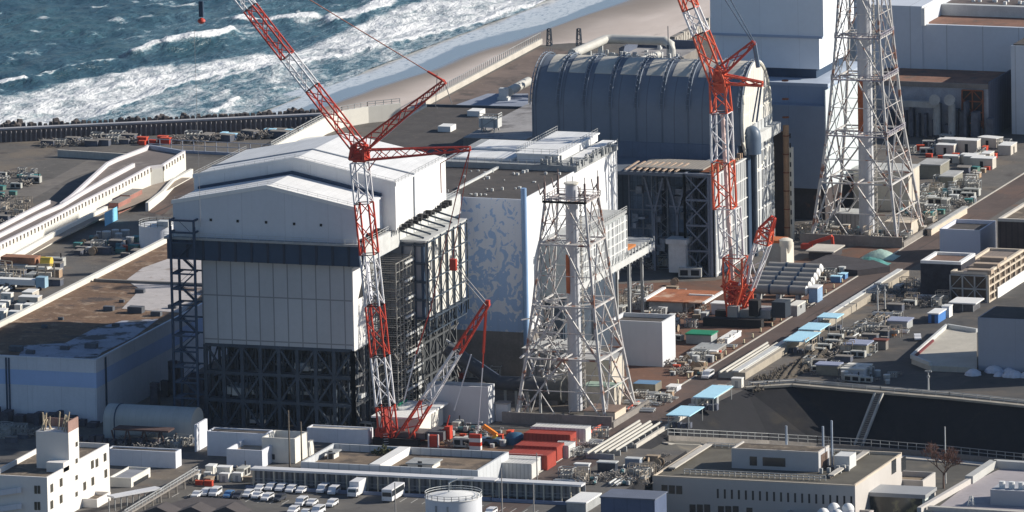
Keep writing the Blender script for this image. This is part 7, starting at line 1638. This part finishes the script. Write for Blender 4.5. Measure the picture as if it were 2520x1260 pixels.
def zone(P_,n,kinds,where,z=0.,smin=.6,smax=1.2,mind=2.4):
    xs=[p[0] for p in P_];ys=[p[1] for p in P_];done=[];tries=0
    while len(done)<n and tries<n*40:
        tries+=1;a,b=R.uniform(min(xs),max(xs)),R.uniform(min(ys),max(ys))
        if not inside(a,b,P_): continue
        x,y=G(a,b,z)
        if any(math.hypot(x-u,y-v)<mind for u,v in done): continue
        done.append((x,y));k=R.choice(kinds);spot(k,x,y,z,nice[k]+' '+where,nice[k]+'s '+where,R.choice((0,0,0,math.pi/2,R.uniform(-.3,.3))),R.uniform(smin,smax))
mix_=['gbox','skid','scrap','tbox','pipe','drum','rack','pump','gen','pal','scrap','reel']
zone([(1560,790),(1660,700),(1760,780),(1690,830),(1600,870),(1665,905),(1560,900)],60,mix_,'in the brown yard near the rust-roofed shed',0,.5,1.2,1.7)
zone([(1690,880),(1800,850),(1720,925),(1640,925)],40,mix_+['rbox','wbox'],'packed at the road edge below the holed cabin',0,.5,1.1,1.5)
zone([(1560,975),(1690,965),(1600,1010),(1540,1020)],22,['gen','scrap','pipe','skid','tbox'],'beside the road right of the short stack')
zone([(1850,790),(1990,745),(1990,760),(1860,800)],8,['scrap','rbox','skid'],'by the black crane body')
zone([(1960,690),(2100,665),(2080,690),(1960,720)],20,['bbox','skid','gen','scrap','drum','pal'],'on the red yard beyond the tanks')
zone([(1965,560),(2170,575),(2170,592),(1965,590)],34,['skid','tbox','rack','pump','scrap','scrap'],'under the left legs of the tall stack')
zone([(2255,470),(2400,440),(2400,500),(2270,545)],52,['skid','gbox','gen','rack','pump','scrap','gre','skid'],'crowded right of the tall stack')
zone([(2235,375),(2330,345),(2500,365),(2420,415),(2330,400)],30,['shed','shed','gen','rbox','skid','shed'],'in the cluster below the shaded service block',0,.75,1.1,4.2)
zone([(2360,420),(2440,415),(2400,440)],8,['tbox','rbox','dbox','gre'],'near the upper road bend')
zone([(1990,870),(2130,800),(2200,760),(2260,800),(2100,890),(1990,930)],64,['skid','rack','scrap','dbox','scrap','pipe','gen'],'on the scrubby terrace right of the duct bank',0,.5,1.2,1.8)
zone([(2140,740),(2260,700),(2330,750),(2240,765)],34,['skid','gen','rack','scrap','pipe','scrap'],'in the yard before the open frame store')
zone([(2060,925),(2220,920),(2200,945),(2060,945)],14,['skid','gen','drum','scrap'],'along the top of the dark slope')
zone([(170,610),(250,585),(340,580),(330,625),(200,630)],26,['gre','scrap','dbox','drum','skid','pump','reel'],'in the lit yard left of the round tank',0,.8,1.3)
zone([(300,618),(345,605),(345,630),(310,638)],5,['rbox','gre','dbox'],'beside the blue-white tank')
zone([(0,660),(130,640),(150,700),(0,720)],26,['dbox','scrap','tbox','skid','pipe','rack','gen'],'on the far left yard beside the truck',0,.9,1.5)
zone([(0,735),(90,740),(60,790),(0,800)],12,['wbox','shed','wbox','gre'],'at the left edge above the brown roof',0,.8,1.1,3.5)
zone([(110,352),(330,340),(330,354),(110,364)],24,['dbox','scrap','scrap','skid'],'in the dark strip behind the quay wall, left',0,.8,1.3)
zone([(340,352),(450,346),(450,352),(340,358)],9,['rbox','rbox','scrap'],'in the red row behind the quay wall',0,.9,1.5)
zone([(460,346),(760,325),(760,335),(460,352)],34,['dbox','bbox','scrap','scrap','skid'],'behind the quay wall left of the crane',0,.8,1.4)
zone([(0,430),(80,420),(110,450),(60,480),(0,500)],18,['gre','scrap','skid','gen'],'by the curved shore road')
zone([(0,520),(70,500),(60,540),(0,560)],12,['rack','scrap','bbox','dbox'],'left of the ramp parapets')
zone([(1050,1060),(1190,1055),(1290,1075),(1230,1110),(1100,1100)],26,['skid','rbox','gen','scrap','drum','pump','reel'],'on the gravel around the left crane mast')
zone([(1130,870),(1240,880),(1230,930),(1120,930)],34,['rbox','scrap','rack','tbox','scrap','skid'],'between the black duct and the concrete wall',0,.9,1.5)
zone([(1380,1090),(1480,1075),(1470,1115),(1400,1125)],18,['pipe','rack','scrap','skid'],'between the red containers and the road')
zone([(1390,1175),(1600,1160),(1600,1195),(1400,1195)],26,['scrap','skid','rack','pump','pipe'],'in the gravel corner left of the office')
zone([(470,1175),(600,1160),(620,1185),(480,1200)],16,['rbox','scrap','gen','pal','wbox'],'behind the second car park row')
zone([(1640,1015),(1650,1050),(1850,950),(1830,940)],10,['gbox','tbox','wbox'],'along the basin side of the road')
zone([(1480,745),(1590,715),(1590,760),(1500,775)],24,['scrap','skid','rack','gen'],'behind the white pump block')
# traffic cones and barrier posts up the road edge
t=thing('road_post','x','post',(0,0,0));part('post',MB().beam((0,0,0),(0,0,1.1),.3),mat('post_yellow_white',(.70,.62,.42),.7,var=.1),t);part('foot',MB().box(-.3,.3,-.3,.3,0,.15),BLK,t)
x_=rx0-.8
for i in range(30):
    o=t if i==0 else clone(t,None);o.location=(x_-R.uniform(0,.6)-(i%3)*.2,-225+i*7.2,0);o['label']='small pale marker post in the line along the left edge of the road';o['group']='marker posts along the road'
t=thing('red_white_barrier','x','barrier',(0,0,0));part('board',MB().box(-.15,.15,-1.3,1.3,.4,1.),mat('barrier_red',(.62,.14,.09),.6,var=.2),t)
for s_ in (-1,1): part('leg',MB().box(-.2,.2,s_*1.-.1,s_*1.+.1,0,.5),WHITE,t)
for i in range(24):
    o=t if i==0 else clone(t,None);o.location=(x_-1.6,-244+i*3.1,0);o['label']='red barrier board in the chain along the lower road edge';o['group']='barrier boards along the road'
# truck and crane plant at the far left
q=G(66,712);t=thing('long_flatbed_truck','long white flatbed truck with pale blue cab in the left yard','truck',(*q,0));part('bed',MB().box(q[0]-9,q[0]+2.6,q[1]-1.2,q[1]+1.2,1.2,2.6),W_,t);part('cab',MB().box(q[0]+2.8,q[0]+5.2,q[1]-1.2,q[1]+1.2,.7,3.3),mat('cab_blue',(.30,.45,.55),.5,var=.1),t)
for d_ in (-8,-6.6,-3,3.8): part('wheel',MB().tube([(q[0]+d_,q[1]-1.3,.5),(q[0]+d_,q[1]-1.,.5)],.5,12),BLK,t)
q=G(70,680);t=thing('long_plant_skid','long dark plant skid with rusty top and yellow end unit in the left yard','plant',(*q,0));part('base',MB().box(q[0]-9,q[0]+5,q[1],q[1]+3,0,2.4),CONCW,t);part('openings',MB().box(q[0]-8,q[0]+4,q[1]-.1,q[1]-.02,.3,1.8),BLK,t);part('top_unit',MB().box(q[0]-8,q[0]+1,q[1]+2,q[1]+6,2.4,4.2),mat('rust_top',(.30,.15,.09),.9,var=.3),t);part('end_unit',MB().tube([(q[0]+2,q[1]+4,3),(q[0]+4.6,q[1]+4,3)],1.3,12),YEL,t)
q=G(270,548);
for i,(px_,py_,l,m2) in enumerate(((290,527,'nearer faded red-brown container behind the blue tarpaulin','rust_cont'),(318,508,'farther faded red-brown container behind the blue tarpaulin','rust_cont'))):
    q=G(px_,py_);t=thing('faded_container',l,'container',(*q,0),'faded containers by the ramp');part('body',MB().box(q[0]-2.4,q[0]+.2,q[1],q[1]+9,0,2.8),mat(m2,(.34,.16,.13),.8,var=.15,grid=(0,.8,0)),t);part('roof',MB().box(q[0]-2.5,q[0]+.3,q[1]-.1,q[1]+9.1,2.8,2.9),CONCD,t)
# scrub on the terrace edge
mb=MB()
for i in range(700):
    a,b=R.uniform(1850,2210),0;a_=a;b=R.uniform(-1,1)*18+(955-(a-1850)*.42);x,y=G(a_,b)
    if x<rx1+4: continue
    h_=R.uniform(.2,.9);mb.beam((x,y,0),(x+R.uniform(-.5,.5),y+R.uniform(-.5,.5),h_),R.uniform(.1,.35))
o=struct('dry_scrub',mb,mat('dry_scrub',(.14,.12,.095),.95,var=.3,ns=.5),kind='stuff')

# more gear in places that the photograph shows crowded
zone([(1490,560),(1700,560),(1700,690),(1500,690)],18,['skid','scrap','rack','gen'],'on the apron below the domed building frame',0,1.,1.6)
zone([(2210,500),(2290,470),(2300,560),(2230,600)],20,['skid','scrap','rack','pump'],'right of the tall stack foot')
zone([(880,1030),(960,1010),(960,1080),(900,1090)],8,['scrap','skid','gen'],'between the pale low block and the left crane')
zone([(300,1080),(470,1090),(470,1110),(300,1105)],14,['scrap','skid','dbox'],'in the shade before the barrel shelter')
zone([(0,1060),(80,1060),(80,1090),(0,1090)],8,['scrap','skid','dbox'],'in the shade left of the office tower')
zone([(1570,1180),(1640,1150),(1640,1120),(1560,1130)],8,['scrap','reel','pal'],'left of the office wall')
# air: even thin haze round the whole place
hb=MB().box(-3700,6200,-3500,9200,-17,560);hm=bpy.data.materials.new('haze');hm.use_nodes=True;tr_=hm.node_tree;tr_.nodes.remove(tr_.nodes['Principled BSDF'])
pv=tr_.nodes.new('ShaderNodeVolumePrincipled');pv.inputs['Color'].default_value=(.62,.78,1,1);pv.inputs['Density'].default_value=.000008;pv.inputs['Anisotropy'].default_value=.2
tr_.links.new(pv.outputs[0],tr_.nodes['Material Output'].inputs['Volume']);hz_=struct('haze',hb,hm,kind='stuff')

for k_,p_ in protos.items():
    if k_ not in first:
        for c_ in _kids(p_): bpy.data.objects.remove(c_)
        bpy.data.objects.remove(p_)
